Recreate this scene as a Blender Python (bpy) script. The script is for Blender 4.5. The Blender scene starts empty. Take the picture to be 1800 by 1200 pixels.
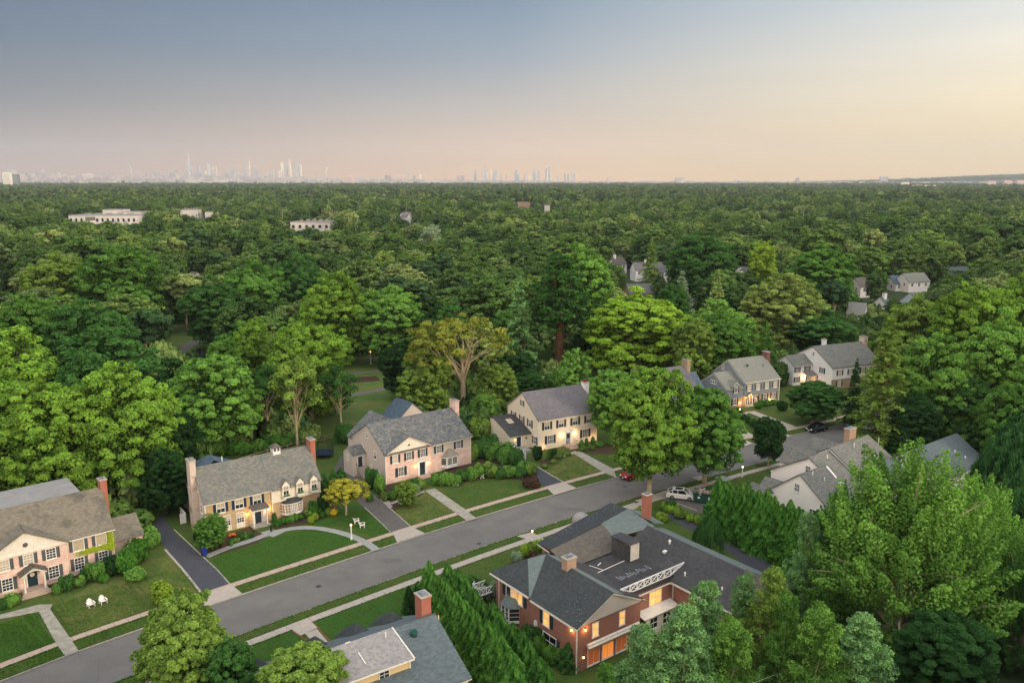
import bpy, math, random
import numpy as np
from mathutils import Vector, Matrix
R = math.radians
scene = bpy.context.scene
C = scene.collection
# ------------------------------------------------------------------ camera
CAMH = 52.0; FP = 1450.0; HY = 316.0
PITCH = math.atan((600 - HY) / FP)
cam = bpy.data.objects.new('camera', bpy.data.cameras.new('camera'))
C.objects.link(cam); scene.camera = cam
cam.location = (0, 0, CAMH); cam.rotation_euler = (math.pi/2 - PITCH, 0, 0)
cam.data.sensor_width = 36; cam.data.lens = 36 * FP / 1800
cam.data.clip_start = 1; cam.data.clip_end = 60000
_s, _c = math.sin(PITCH), math.cos(PITCH)
def G(px, py, z=0.0):                       # a viewed point at height z, in metres
    u = (px-900)/FP; v = (py-600)/FP
    t = (CAMH - z) / (_s + v*_c)
    return (u*t, (_c - v*_s)*t, z)
def PX(x, y, z):
    dz = z-CAMH; f = y*_c-dz*_s
    return (900+FP*x/f, 600-FP*(y*_s+dz*_c)/f)
def lin(h):
    h = h.lstrip('#')
    return tuple(((int(h[i:i+2], 16)/255)/12.92 if int(h[i:i+2], 16)/255 <= .04045 else ((int(h[i:i+2], 16)/255+.055)/1.055)**2.4) for i in (0, 2, 4)) + (1,)
# ------------------------------------------------------------------ sky and sun
SUN_EL, SUN_AZ = 16.0, 118.0                # azimuth clockwise from +Y
w = bpy.data.worlds.new('World'); scene.world = w; w.use_nodes = True
nt = w.node_tree; N = nt.nodes; L = nt.links; N.clear()
sky = N.new('ShaderNodeTexSky'); sky.sky_type = 'NISHITA'; sky.sun_disc = False
sky.sun_elevation = R(SUN_EL); sky.sun_rotation = R(SUN_AZ); sky.air_density = 1.5; sky.dust_density = 4; sky.ozone_density = 2
tc = N.new('ShaderNodeTexCoord'); sp = N.new('ShaderNodeSeparateXYZ'); L.new(tc.outputs['Generated'], sp.inputs[0])
def ramp(nodes, stops, interp='LINEAR'):
    r = nodes.new('ShaderNodeValToRGB'); r.color_ramp.interpolation = interp
    e = r.color_ramp.elements
    while len(e) < len(stops): e.new(.5)
    for k, (p, col) in enumerate(stops): e[k].position = p; e[k].color = col
    return r
def srgb(t): return lin('%02x%02x%02x' % t)
def mx(nodes, links, f, a, b, mode='MIX'):
    m = nodes.new('ShaderNodeMix'); m.data_type = 'RGBA'; m.blend_type = mode
    for s_, v in ((0, f), (6, a), (7, b)):
        if hasattr(v, 'links'): links.new(v, m.inputs[s_])
        else: m.inputs[s_].default_value = v
    return m.outputs[2]
def mth(nodes, links, op, a, b=0.0, c=None, clamp=False):
    m = nodes.new('ShaderNodeMath'); m.operation = op; m.use_clamp = clamp
    for k, v in enumerate((a, b) if c is None else (a, b, c)):
        if hasattr(v, 'links'): links.new(v, m.inputs[k])
        else: m.inputs[k].default_value = v
    return m.outputs[0]
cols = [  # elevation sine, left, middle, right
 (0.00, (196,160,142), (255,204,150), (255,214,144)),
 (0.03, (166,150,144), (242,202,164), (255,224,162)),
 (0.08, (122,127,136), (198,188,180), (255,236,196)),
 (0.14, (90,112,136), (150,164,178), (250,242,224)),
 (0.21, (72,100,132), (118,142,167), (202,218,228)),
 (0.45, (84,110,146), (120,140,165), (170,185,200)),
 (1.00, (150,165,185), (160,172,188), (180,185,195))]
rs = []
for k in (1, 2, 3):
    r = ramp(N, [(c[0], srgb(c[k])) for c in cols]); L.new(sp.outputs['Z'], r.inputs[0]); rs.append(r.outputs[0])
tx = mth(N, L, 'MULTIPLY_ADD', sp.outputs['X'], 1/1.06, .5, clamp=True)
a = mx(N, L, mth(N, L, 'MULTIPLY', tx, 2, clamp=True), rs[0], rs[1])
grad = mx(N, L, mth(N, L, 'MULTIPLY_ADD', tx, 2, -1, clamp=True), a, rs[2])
# sunset afterglow lies west, behind; sky there and overhead raised to light the foreground
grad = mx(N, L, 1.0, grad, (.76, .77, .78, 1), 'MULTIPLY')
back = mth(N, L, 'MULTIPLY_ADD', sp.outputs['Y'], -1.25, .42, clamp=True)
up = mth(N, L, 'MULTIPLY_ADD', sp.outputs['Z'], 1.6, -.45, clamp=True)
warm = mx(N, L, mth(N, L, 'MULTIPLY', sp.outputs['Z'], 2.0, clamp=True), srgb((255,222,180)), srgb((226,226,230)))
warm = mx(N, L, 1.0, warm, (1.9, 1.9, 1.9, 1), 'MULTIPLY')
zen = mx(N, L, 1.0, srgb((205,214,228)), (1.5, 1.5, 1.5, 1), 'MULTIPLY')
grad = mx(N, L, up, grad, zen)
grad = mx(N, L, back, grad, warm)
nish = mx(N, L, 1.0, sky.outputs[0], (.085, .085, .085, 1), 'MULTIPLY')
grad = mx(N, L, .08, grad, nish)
mpw = N.new('ShaderNodeMapping'); mpw.inputs['Scale'].default_value = (1.3, 1.3, 16); L.new(tc.outputs['Generated'], mpw.inputs[0])
nw = N.new('ShaderNodeTexNoise'); nw.inputs['Scale'].default_value = 2.2; nw.inputs['Detail'].default_value = 5; L.new(mpw.outputs[0], nw.inputs['Vector'])   # thin high haze streaks
grad = mx(N, L, 1.0, grad, mx(N, L, nw.outputs[0], (.93, .94, .95, 1), (1.07, 1.06, 1.05, 1)), 'MULTIPLY')
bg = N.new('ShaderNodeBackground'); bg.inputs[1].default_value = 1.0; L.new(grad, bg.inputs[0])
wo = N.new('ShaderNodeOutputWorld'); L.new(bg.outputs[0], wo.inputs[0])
sun = bpy.data.objects.new('sun', bpy.data.lights.new('sun', 'SUN')); C.objects.link(sun)
sun.data.energy = 1.5; sun.data.angle = R(14); sun.data.color = (1, .85, .66)
sd = Vector((math.sin(R(SUN_AZ))*math.cos(R(SUN_EL)), math.cos(R(SUN_AZ))*math.cos(R(SUN_EL)), math.sin(R(SUN_EL))))
sun.rotation_euler = sd.to_track_quat('Z', 'Y').to_euler(); sun.location = (60, -60, 120)
vs = scene.view_settings; vs.view_transform = 'Standard'; vs.look = 'None'; vs.exposure = 0.5; vs.gamma = 1
scene.cycles.max_bounces = 5; scene.cycles.diffuse_bounces = 3; scene.cycles.transmission_bounces = 2; scene.cycles.volume_bounces = 0
scene.cycles.transparent_max_bounces = 6

# ------------------------------------------------------------------ helpers
def tag(o, label=None, cat=None, group=None, kind=None):
    if label: o['label'] = label
    if cat: o['category'] = cat
    if group: o['group'] = group
    if kind: o['kind'] = kind
    return o
def empty(name, loc, rz=0.0, label=None, cat=None, group=None):
    o = bpy.data.objects.new(name, None); C.objects.link(o); o.location = loc; o.rotation_euler = (0, 0, rz); o.empty_display_size = .5
    return tag(o, label, cat, group)
class MB:
    def __init__(s): s.v = []; s.f = []; s.m = Matrix()
    def add(s, vs_, fs):
        b = len(s.v); s.v += [tuple(s.m @ Vector(p)) for p in vs_]; s.f += [tuple(b+i for i in f) for f in fs]; return s
    def box(s, x0, x1, y0, y1, z0, z1):
        return s.add([(x0,y0,z0),(x1,y0,z0),(x1,y1,z0),(x0,y1,z0),(x0,y0,z1),(x1,y0,z1),(x1,y1,z1),(x0,y1,z1)],
                     [(0,3,2,1),(4,5,6,7),(0,1,5,4),(1,2,6,5),(2,3,7,6),(3,0,4,7)])
    def bar(s, p, q, w_, h_=None):            # square bar between two points
        p = Vector(p); q = Vector(q); d = (q-p).normalized(); h_ = h_ or w_
        a_ = d.cross(Vector((0,0,1))) if abs(d.z) < .98 else Vector((1,0,0)); a_.normalize(); b_ = d.cross(a_)
        vs_ = [tuple(e + a_*i*w_/2 + b_*j*h_/2) for e in (p, q) for i, j in ((-1,-1),(1,-1),(1,1),(-1,1))]
        return s.add(vs_, [(0,1,2,3),(7,6,5,4),(0,4,5,1),(1,5,6,2),(2,6,7,3),(3,7,4,0)])
    def tube(s, pts, rad, n=7, caps=True):
        pts = [Vector(p) for p in pts]; vs_ = []; fs = []
        for i, p in enumerate(pts):
            d = (pts[min(i+1, len(pts)-1)]-pts[max(i-1, 0)]).normalized()
            a_ = d.cross(Vector((.13,.99,.05))); a_.normalize(); b_ = d.cross(a_)
            r_ = rad[i] if hasattr(rad, '__len__') else rad
            for k in range(n):
                t = 2*math.pi*k/n; vs_.append(tuple(p + a_*math.cos(t)*r_ + b_*math.sin(t)*r_))
        for i in range(len(pts)-1):
            for k in range(n): fs.append((i*n+k, i*n+(k+1) % n, (i+1)*n+(k+1) % n, (i+1)*n+k))
        if caps: fs += [tuple(range(n))[::-1], tuple((len(pts)-1)*n+k for k in range(n))]
        return s.add(vs_, fs)
    def lathe(s, prof, n=12, cx=0, cy=0):
        vs_ = [(cx+r_*math.cos(2*math.pi*k/n), cy+r_*math.sin(2*math.pi*k/n), z) for r_, z in prof for k in range(n)]
        fs = [(i*n+k, i*n+(k+1) % n, (i+1)*n+(k+1) % n, (i+1)*n+k) for i in range(len(prof)-1) for k in range(n)]
        fs += [tuple(range(n))[::-1], tuple((len(prof)-1)*n+k for k in range(n))]
        return s.add(vs_, fs)
    def prism(s, poly, z0, z1):               # plan polygon, counter-clockwise
        n = len(poly)
        return s.add([(x, y, z0) for x, y in poly]+[(x, y, z1) for x, y in poly],
                     [tuple(range(n))[::-1], tuple(range(n, 2*n))]+[(i, (i+1) % n, (i+1) % n+n, i+n) for i in range(n)])
    def gable(s, x0, x1, y0, y1, z0, ze, zr, axis='x', ry=None):   # pentagonal wall body
        if axis == 'x':
            ym = (y0+y1)/2 if ry is None else ry
            pr = [(y0,z0),(y1,z0),(y1,ze),(ym,zr),(y0,ze)]
            v0 = [(x0,a_,b_) for a_, b_ in pr]; v1 = [(x1,a_,b_) for a_, b_ in pr]
        else:
            xm = (x0+x1)/2 if ry is None else ry
            pr = [(x0,z0),(x0,ze),(xm,zr),(x1,ze),(x1,z0)]
            v0 = [(a_,y0,b_) for a_, b_ in pr]; v1 = [(a_,y1,b_) for a_, b_ in pr]
        return s.add(v0+v1, [(4,3,2,1,0),(5,6,7,8,9)]+[(i,(i+1) % 5,(i+1) % 5+5,i+5) for i in range(5)])
    def slab(s, quad, th=.16):                # thick sheet over a planar polygon
        q = [Vector(p) for p in quad]; n_ = (q[1]-q[0]).cross(q[2]-q[0]).normalized()
        if n_.z < 0: q = q[::-1]; n_ = -n_
        n = len(q)
        return s.add([tuple(p) for p in q]+[tuple(p+n_*th) for p in q],
                     [tuple(range(n))[::-1], tuple(range(n, 2*n))]+[(i,(i+1) % n,(i+1) % n+n,i+n) for i in range(n)])
    def groof(s, x0, x1, y0, y1, ze, zr, axis='x', oh=.3, og=.22, ry=None, th=.16):   # two roof slopes
        if axis == 'x':
            ym = (y0+y1)/2 if ry is None else ry
            for ya in (y0, y1):
                sg = -1 if ya < ym else 1; k = (zr-ze)/abs(ya-ym)
                s.slab([(x0-og,ym,zr),(x1+og,ym,zr),(x1+og,ya+sg*oh,ze-k*oh),(x0-og,ya+sg*oh,ze-k*oh)], th)
        else:
            xm = (x0+x1)/2 if ry is None else ry
            for xa in (x0, x1):
                sg = -1 if xa < xm else 1; k = (zr-ze)/abs(xa-xm)
                s.slab([(xm,y0-og,zr),(xm,y1+og,zr),(xa+sg*oh,y1+og,ze-k*oh),(xa+sg*oh,y0-og,ze-k*oh)], th)
        return s
    def mesh(s, name, mat, smooth=False):
        me = bpy.data.meshes.new(name); me.from_pydata(s.v, [], s.f); me.materials.append(mat)
        uv = me.uv_layers.new(name='UVMap').data
        for p in me.polygons:
            n_ = p.normal
            if abs(n_.z) > .995: t = Vector((1,0,0)); b_ = Vector((0,1,0))
            else:
                t = Vector((-n_.y, n_.x, 0)).normalized(); b_ = n_.cross(t)
            for li in p.loop_indices:
                co = me.vertices[me.loops[li].vertex_index].co; uv[li].uv = (co.dot(t), co.dot(b_))
            p.use_smooth = smooth
        return me
    def build(s, name, mat, parent=None, smooth=False):
        o = bpy.data.objects.new(name, s.mesh(name, mat, smooth)); C.objects.link(o)
        if parent is not None: o.parent = parent
        return o
def link_mesh(name, me, parent=None, loc=(0,0,0), rot=(0,0,0)):
    o = bpy.data.objects.new(name, me); C.objects.link(o); o.parent = parent; o.location = loc; o.rotation_euler = rot
    return o
def children(o): return CH.get(o.name, [])
def copy_tree(o, kids, parent=None):
    c = o.copy(); C.objects.link(c); c.parent = parent
    for ch in kids.get(o, []): copy_tree(ch, kids, c)
    return c
def kid_map(root):
    m = {}
    for ob in bpy.data.objects:
        if ob.parent: m.setdefault(ob.parent, []).append(ob)
    return m

# ------------------------------------------------------------------ materials
def mat(name, col, rough=.85, spec=.3, metal=0.0):
    m = bpy.data.materials.new(name); m.use_nodes = True; b = m.node_tree.nodes['Principled BSDF']
    b.inputs['Base Color'].default_value = col if len(col) == 4 else (*col, 1); b.inputs['Roughness'].default_value = rough
    b.inputs['Specular IOR Level'].default_value = spec; b.inputs['Metallic'].default_value = metal
    return m
def bs(m): return m.node_tree.nodes, m.node_tree.links, m.node_tree.nodes['Principled BSDF']
def noise(n, l, scale, detail=4, vec=None, rough=.6):
    t = n.new('ShaderNodeTexNoise'); t.inputs['Scale'].default_value = scale; t.inputs['Detail'].default_value = detail; t.inputs['Roughness'].default_value = rough
    if vec is not None: l.new(vec, t.inputs['Vector'])
    return t.outputs[0]
def vary(name, c1, c2, scale=1.0, rough=.9, scale2=None, c3=None, coord='Object', spec=.2):
    m = mat(name, c1, rough, spec); n, l, b = bs(m)
    t = n.new('ShaderNodeTexCoord'); v = t.outputs[coord]
    r = ramp(n, [(.35, c1), (.65, c2)]); l.new(noise(n, l, scale, 5, v), r.inputs[0]); out = r.outputs[0]
    if c3:
        r2 = ramp(n, [(.45, (0,0,0,1)), (.62, (1,1,1,1))]); l.new(noise(n, l, scale2, 6, v), r2.inputs[0]); out = mx(n, l, r2.outputs[0], out, c3)
    l.new(out, b.inputs['Base Color']); return m
def brick(name, c1, c2, mortar, bw=.22, bh=.075, ms=.012, stain=None, rough=.9, bias=0.0, offset=.5, var=.35, blot=None):
    m = mat(name, c1, rough, .2); n, l, b = bs(m)
    t = n.new('ShaderNodeTexCoord'); br = n.new('ShaderNodeTexBrick'); l.new(t.outputs['UV'], br.inputs['Vector'])
    br.inputs['Color1'].default_value = c1; br.inputs['Color2'].default_value = c2; br.inputs['Mortar'].default_value = mortar
    br.inputs['Scale'].default_value = 1; br.inputs['Mortar Size'].default_value = ms; br.inputs['Bias'].default_value = bias
    br.inputs['Brick Width'].default_value = bw; br.inputs['Row Height'].default_value = bh; br.offset = offset
    nz = noise(n, l, 2.2, 6, t.outputs['UV'])
    o = mx(n, l, var, br.outputs[0], mx(n, l, nz, (.35,.35,.35,1), (1.5,1.5,1.5,1)), 'MULTIPLY')
    if blot:
        r2 = ramp(n, [(.5, (0,0,0,1)), (.66, (1,1,1,1))]); l.new(noise(n, l, blot[1], 6, t.outputs['UV']), r2.inputs[0])
        o = mx(n, l, mth(n, l, 'MULTIPLY', r2.outputs[0], blot[2]), o, blot[0])
    l.new(o, b.inputs['Base Color']); return m
def siding(name, c, pitch=.2, dark=.72):
    m = mat(name, c, .7, .25); n, l, b = bs(m)
    t = n.new('ShaderNodeTexCoord'); s = n.new('ShaderNodeSeparateXYZ'); l.new(t.outputs['UV'], s.inputs[0])
    fr = mth(n, l, 'FRACT', mth(n, l, 'DIVIDE', s.outputs[1], pitch))
    ln = mth(n, l, 'LESS_THAN', fr, .16)
    nz = noise(n, l, .8, 4, t.outputs['UV'])
    o = mx(n, l, .25, c, mx(n, l, nz, (.6,.6,.6,1), (1.3,1.3,1.3,1)), 'MULTIPLY')
    o = mx(n, l, ln, o, tuple(x*dark for x in c[:3])+(1,))
    l.new(o, b.inputs['Base Color']); return m
def emit(name, col, st):
    m = mat(name, col); n, l, b = bs(m); b.inputs['Emission Color'].default_value = col; b.inputs['Emission Strength'].default_value = st; return m
M = {}
M['shingle_grey'] = brick('shingle_grey', lin('#6d6c66'), lin('#8a8577'), lin('#4a4b49'), .45, .2, .02, bias=-.1, blot=(lin('#55605a'), .35, .5))
M['shingle_worn'] = brick('shingle_worn', lin('#6f695c'), lin('#857c6a'), lin('#55524a'), .45, .18, .012, var=.5, blot=(lin('#47453f'), .28, .75))
M['shingle_plain'] = brick('shingle_plain', lin('#76766c'), lin('#868579'), lin('#62635d'), .4, .16, .012, var=.4)
M['shingle_mauve'] = brick('shingle_mauve', lin('#65615f'), lin('#777070'), lin('#4c4b50'), .4, .16, .012, var=.5, blot=(lin('#54545c'), .5, .5))
M['shingle_dark'] = brick('shingle_dark', lin('#3d4040'), lin('#4c4e4c'), lin('#2c2f30'), .4, .16, .012, var=.7, blot=(lin('#333937'), .6, .5))
M['shingle_deep'] = brick('shingle_deep', lin('#434243'), lin('#4f4d4a'), lin('#323232'), .4, .16, .014, var=.85, blot=(lin('#5a5752'), .22, .45))
M['shingle_green'] = brick('shingle_green', lin('#66706a'), lin('#757d75'), lin('#555e5a'), .4, .16, .012, var=.4)
M['shingle_bluegreen'] = brick('shingle_bluegreen', lin('#586263'), lin('#687070'), lin('#464f50'), .4, .17, .014, var=.6)
M['shingle_brown'] = brick('shingle_brown', lin('#5b554e'), lin('#6b6459'), lin('#45413c'), .5, .2, .015, var=.6)
M['slate'] = brick('slate', lin('#55595b'), lin('#7c7b77'), lin('#3c4041'), .34, .24, .02, var=.8, blot=(lin('#8f8570'), .9, .5))
M['slate_blue'] = brick('slate_blue', lin('#4c5b66'), lin('#5d6c76'), lin('#3b4954'), .5, .3, .02, var=.3)
M['brick_pink'] = brick('brick_pink', lin('#c58a76'), lin('#e0b8a6'), lin('#dcc4b2'), .22, .075, .014, bias=.1, blot=(lin('#ecd6c6'), .8, .7))
M['brick_red'] = brick('brick_red', lin('#965642'), lin('#a86850'), lin('#9a8072'), .22, .075, .012, blot=(lin('#94543f'), .7, .4))
M['brick_orange'] = brick('brick_orange', lin('#b06047'), lin('#a04c36'), lin('#a08070'), .22, .075, .012)
M['brick_tan'] = brick('brick_tan', lin('#a98b72'), lin('#b98a6a'), lin('#9b8c7c'), .22, .075, .012)
M['brick_washed'] = brick('brick_washed', lin('#cfc0b0'), lin('#c29e88'), lin('#d2c6b6'), .22, .075, .014, var=.4, blot=(lin('#8c5c4a'), .55, .75))
M['brick_maroon'] = brick('brick_maroon', lin('#6d3a36'), lin('#7a4640'), lin('#806860'), .22, .075, .012)
M['stone'] = brick('stone', lin('#b3946a'), lin('#c7ab82'), lin('#a08a68'), .6, .17, .015, var=.6, blot=(lin('#a59a80'), .9, .6))
M['stone_grey'] = brick('stone_grey', lin('#9b8468'), lin('#b49a78'), lin('#8d8070'), .5, .2, .02, var=.7)
M['side_beige'] = siding('side_beige', lin('#cbbbac')); M['side_cream'] = siding('side_cream', lin('#e3d3b8'))
M['side_white'] = siding('side_white', lin('#ece6e0'), .2, .8); M['side_grey'] = siding('side_grey', lin('#7f868a'), .22)
M['side_paleblue'] = siding('side_paleblue', lin('#b7c2c6')); M['side_peach'] = siding('side_peach', lin('#f0e6dc'), .25, .84)
M['yellow_wall'] = siding('yellow_wall', lin('#e2c48c'), .22, .85)
M['trim'] = vary('trim', lin('#e6dccb'), lin('#d6cbb9'), 3, .6); M['white'] = vary('white', lin('#e8e2d8'), lin('#d8d2c8'), 3, .6)
M['panel'] = vary('panel', lin('#e8dcc8'), lin('#dccdb6'), 2, .7)
M['shutter_dark'] = vary('shutter_dark', lin('#2c3236'), lin('#363c40'), 6, .6); M['shutter_blue'] = vary('shutter_blue', lin('#1c2e3c'), lin('#24384a'), 6, .6)
M['shutter_grey'] = vary('shutter_grey', lin('#4c4f4e'), lin('#5a5c5a'), 6, .6)
M['door_dark'] = vary('door_dark', lin('#1c2a30'), lin('#253840'), 5, .45); M['door_grey'] = mat('door_grey', lin('#7c8484'), .5)
M['glass'] = mat('glass', lin('#2a3236'), .12, .8); M['glass_dark'] = mat('glass_dark', lin('#181c20'), .15, .6)
M['blind'] = vary('blind', lin('#b8ab90'), lin('#a89a7e'), 1.5, .8); M['half_lit'] = emit('half_lit', lin('#8a7048'), .18)
M['lit'] = emit('lit', (1, .55, .14, 1), .5); M['lit_orange'] = emit('lit_orange', (1, .30, .05, 1), .4); M['lit_dim'] = emit('lit_dim', (.5, .12, .03, 1), .22); M['bulb'] = emit('bulb', (1, .42, .13, 1), 12)
n_, l_, b_ = bs(M['lit'])
t_ = n_.new('ShaderNodeTexCoord'); r_ = ramp(n_, [(.35, (.75, .22, .03, 1)), (.62, (1, .62, .2, 1))]); l_.new(noise(n_, l_, 1.6, 3, t_.outputs['Object']), r_.inputs[0]); l_.new(r_.outputs[0], b_.inputs['Emission Color'])
M['metal_dark'] = mat('metal_dark', lin('#24282b'), .5, .5); M['metal_roof'] = vary('metal_roof', lin('#7d7468'), lin('#8b8375'), 2, .5)
M['flat_roof'] = vary('flat_roof', lin('#8e8883'), lin('#9c958e'), 1.2, .9, 3, lin('#817c78')); M['white_roof'] = vary('white_roof', lin('#928f8a'), lin('#85827e'), .7)
M['tile_worn'] = vary('tile_worn', lin('#8a8a8c'), lin('#4c4a49'), 5, .9); M['deck_roof'] = vary('deck_roof', lin('#3d3a38'), lin('#4a4642'), .7, .9, 1.4, lin('#34373a'))
M['concrete'] = vary('concrete', lin('#b0a393'), lin('#9f9385'), 1.4, .92, 9, lin('#a3988a')); M['kerb'] = vary('kerb', lin('#aca394'), lin('#968d7f'), 2.2)
M['walk_red'] = vary('walk_red', lin('#b59c88'), lin('#a58c79'), 1.1, .92, 8, lin('#a8988a')); M['bluestone'] = vary('bluestone', lin('#98968e'), lin('#84857f'), 2.0, .9)
M['flag'] = vary('flag', lin('#a19a8a'), lin('#857f70'), 1.3, .9)
M['asphalt'] = vary('asphalt', lin('#6f6b64'), lin('#615e5a'), .35, .95, 9, lin('#757069'), 'Object'); M['drive'] = vary('drive', lin('#44454a'), lin('#4d4d50'), .8, .95, 6, lin('#3f4045'))
M['drive_brown'] = vary('drive_brown', lin('#5b5650'), lin('#66605a'), .8, .95, 6, lin('#524e49')); M['tar'] = mat('tar', lin('#34343a')); M['tar_patch'] = vary('tar_patch', lin('#5f5c58'), lin('#68645f'), 2)
M['path'] = vary('path', lin('#6b665e'), lin('#777166'), .8); M['soil'] = vary('soil', lin('#54402f'), lin('#3f3327'), 1.2); M['mulch'] = vary('mulch', lin('#473829'), lin('#3a3022'), 2.0)
M['wood'] = vary('wood', lin('#7c6a52'), lin('#8f7c60'), 3); M['blue_bin'] = mat('blue_bin', lin('#1d2f7a'), .5); M['green_steel'] = vary('green_steel', lin('#1d4438'), lin('#26503f'), 2, .6)
M['bark'] = vary('bark', lin('#5d5140'), lin('#463c30'), 1.5); M['bark_pale'] = vary('bark_pale', lin('#b3a283'), lin('#948366'), 1.2); M['bark_red'] = vary('bark_red', lin('#6d4a38'), lin('#553a2c'), 1.2)
M['red_paint'] = mat('red_paint', lin('#9c1220'), .25, .6); M['white_paint'] = mat('white_paint', lin('#d8d2c8'), .25, .6); M['black_paint'] = mat('black_paint', lin('#0c0e12'), .2, .7)
M['rubber'] = mat('rubber', lin('#141414'), .8); M['rim'] = mat('rim', lin('#9a9ca0'), .35, .5, .7); M['lamp_white'] = mat('lamp_white', lin('#e6e4da'), .3); M['lamp_red'] = mat('lamp_red', lin('#7a1010'), .3)
M['orange_pot'] = mat('orange_pot', lin('#c04824'), .8); M['pumpkin'] = mat('pumpkin', lin('#c86418'), .6); M['terracotta_trim'] = mat('red_border', lin('#8a4c3c'))
M['debris'] = vary('debris', lin('#b98f72'), lin('#9a9ea0'), 2.5, .9, 4, lin('#7c5c44')); M['net'] = mat('net', lin('#101418')); M['pad_blue'] = mat('pad_blue', lin('#1a2a40')); M['flag_red'] = mat('flag_red', lin('#a03038')); M['flag_blue'] = mat('flag_blue', lin('#28305c'))
M['pale_block'] = vary('pale_block', lin('#ddd2c6'), lin('#cabfb2'), .2); M['water'] = mat('water', lin('#2a3328'), .08, .6)
def lawn(name, a_, b_, c_, s2=.35):
    m = mat(name, a_, .95, .1); n, l, b = bs(m); t = n.new('ShaderNodeTexCoord'); v = t.outputs['Object']
    r = ramp(n, [(.3, a_), (.7, b_)]); l.new(noise(n, l, 1.6, 8, v, .75), r.inputs[0])
    r2 = ramp(n, [(.40, (0,0,0,1)), (.66, (1,1,1,1))]); l.new(noise(n, l, s2, 6, v, .7), r2.inputs[0]); o = mx(n, l, r2.outputs[0], r.outputs[0], c_); o = mx(n, l, 1.0, o, mx(n, l, noise(n, l, .5, 5, v, .7), (.7,.74,.7,1), (1.3,1.25,1.2,1)), 'MULTIPLY')
    mp = n.new('ShaderNodeMapping'); mp.inputs['Rotation'].default_value = (0, 0, R(-40)); l.new(v, mp.inputs[0])
    wv = n.new('ShaderNodeTexWave'); wv.inputs['Scale'].default_value = .45; wv.inputs['Distortion'].default_value = .6; l.new(mp.outputs[0], wv.inputs[0])
    st = mx(n, l, wv.outputs[1], (.95,.95,.95,1), (1.05,1.05,1.05,1)); fine = noise(n, l, 14, 3, v)
    o = mx(n, l, 1.0, o, st, 'MULTIPLY'); o = mx(n, l, .8, o, mx(n, l, fine, (.55,.55,.55,1), (1.45,1.45,1.45,1)), 'MULTIPLY')
    l.new(o, b.inputs['Base Color']); return m
M['lawn'] = lawn('lawn', lin('#364e20'), lin('#435a28'), lin('#535a2c'))
M['lawn_rich'] = lawn('lawn_rich', lin('#2e4e1c'), lin('#3a5c24'), lin('#3c521f'))
M['lawn_dry'] = lawn('lawn_dry', lin('#405424'), lin('#50602c'), lin('#6a653a'), .3)
M['park'] = lawn('park', lin('#44602c'), lin('#527034'), lin('#6e7040'), .12)
M['woodfloor'] = vary('woodfloor', lin('#26331a'), lin('#33401f'), .05, .95, .2, lin('#3c4a26'))

# ------------------------------------------------------------------ foliage
def leaf_mat(name, use_random):
    m = bpy.data.materials.new(name); m.use_nodes = True; n = m.node_tree.nodes; l = m.node_tree.links; n.clear()
    oi = n.new('ShaderNodeObjectInfo'); at = n.new('ShaderNodeAttribute'); at.attribute_name = 'vary'
    if use_random:
        r = ramp(n, [(0, lin('#486343')), (.14, lin('#58743e')), (.3, lin('#3f5836')), (.45, lin('#6a8446')), (.58, lin('#4c683c')), (.7, lin('#7a9050')), (.8, lin('#38543c')), (.92, lin('#8a9664')), (1, lin('#5e7a42'))], 'LINEAR')
        l.new(oi.outputs['Random'], r.inputs[0]); mpo = n.new('ShaderNodeMapping'); mpo.inputs['Scale'].default_value = (.0022, .006, .0); l.new(oi.outputs['Location'], mpo.inputs[0]); base = mx(n, l, 1.0, r.outputs[0], mx(n, l, noise(n, l, 2.0, 3, mpo.outputs[0]), (.45,.55,.62,1), (1.5,1.4,1.3,1)), 'MULTIPLY')   # broad darker and lighter bands across the wood
    else: base = oi.outputs['Color']
    v = at.outputs['Fac']
    o = mx(n, l, 1.0, base, mx(n, l, v, (.36,.44,.40,1), (1.68,1.64,1.22,1)), 'MULTIPLY')  # low end of the tone paints shaded leaves, high end lit ones
    df = n.new('ShaderNodeBsdfDiffuse'); tr = n.new('ShaderNodeBsdfTranslucent'); l.new(o, df.inputs[0])
    l.new(mx(n, l, 1.0, o, (.95,1.15,.5,1), 'MULTIPLY'), tr.inputs[0])
    ms = n.new('ShaderNodeMixShader'); ms.inputs[0].default_value = .22; l.new(df.outputs[0], ms.inputs[1]); l.new(tr.outputs[0], ms.inputs[2])
    ou = n.new('ShaderNodeOutputMaterial'); l.new(ms.outputs[0], ou.inputs[0]); return m
M['leaf'] = leaf_mat('foliage', False); M['leaf_mix'] = leaf_mat('woodland_foliage', True)
M['petal'] = mat('petal', lin('#e8e2d0'), .8); M['petal_pink'] = mat('petal_pink', lin('#b8306c'), .8)

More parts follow.
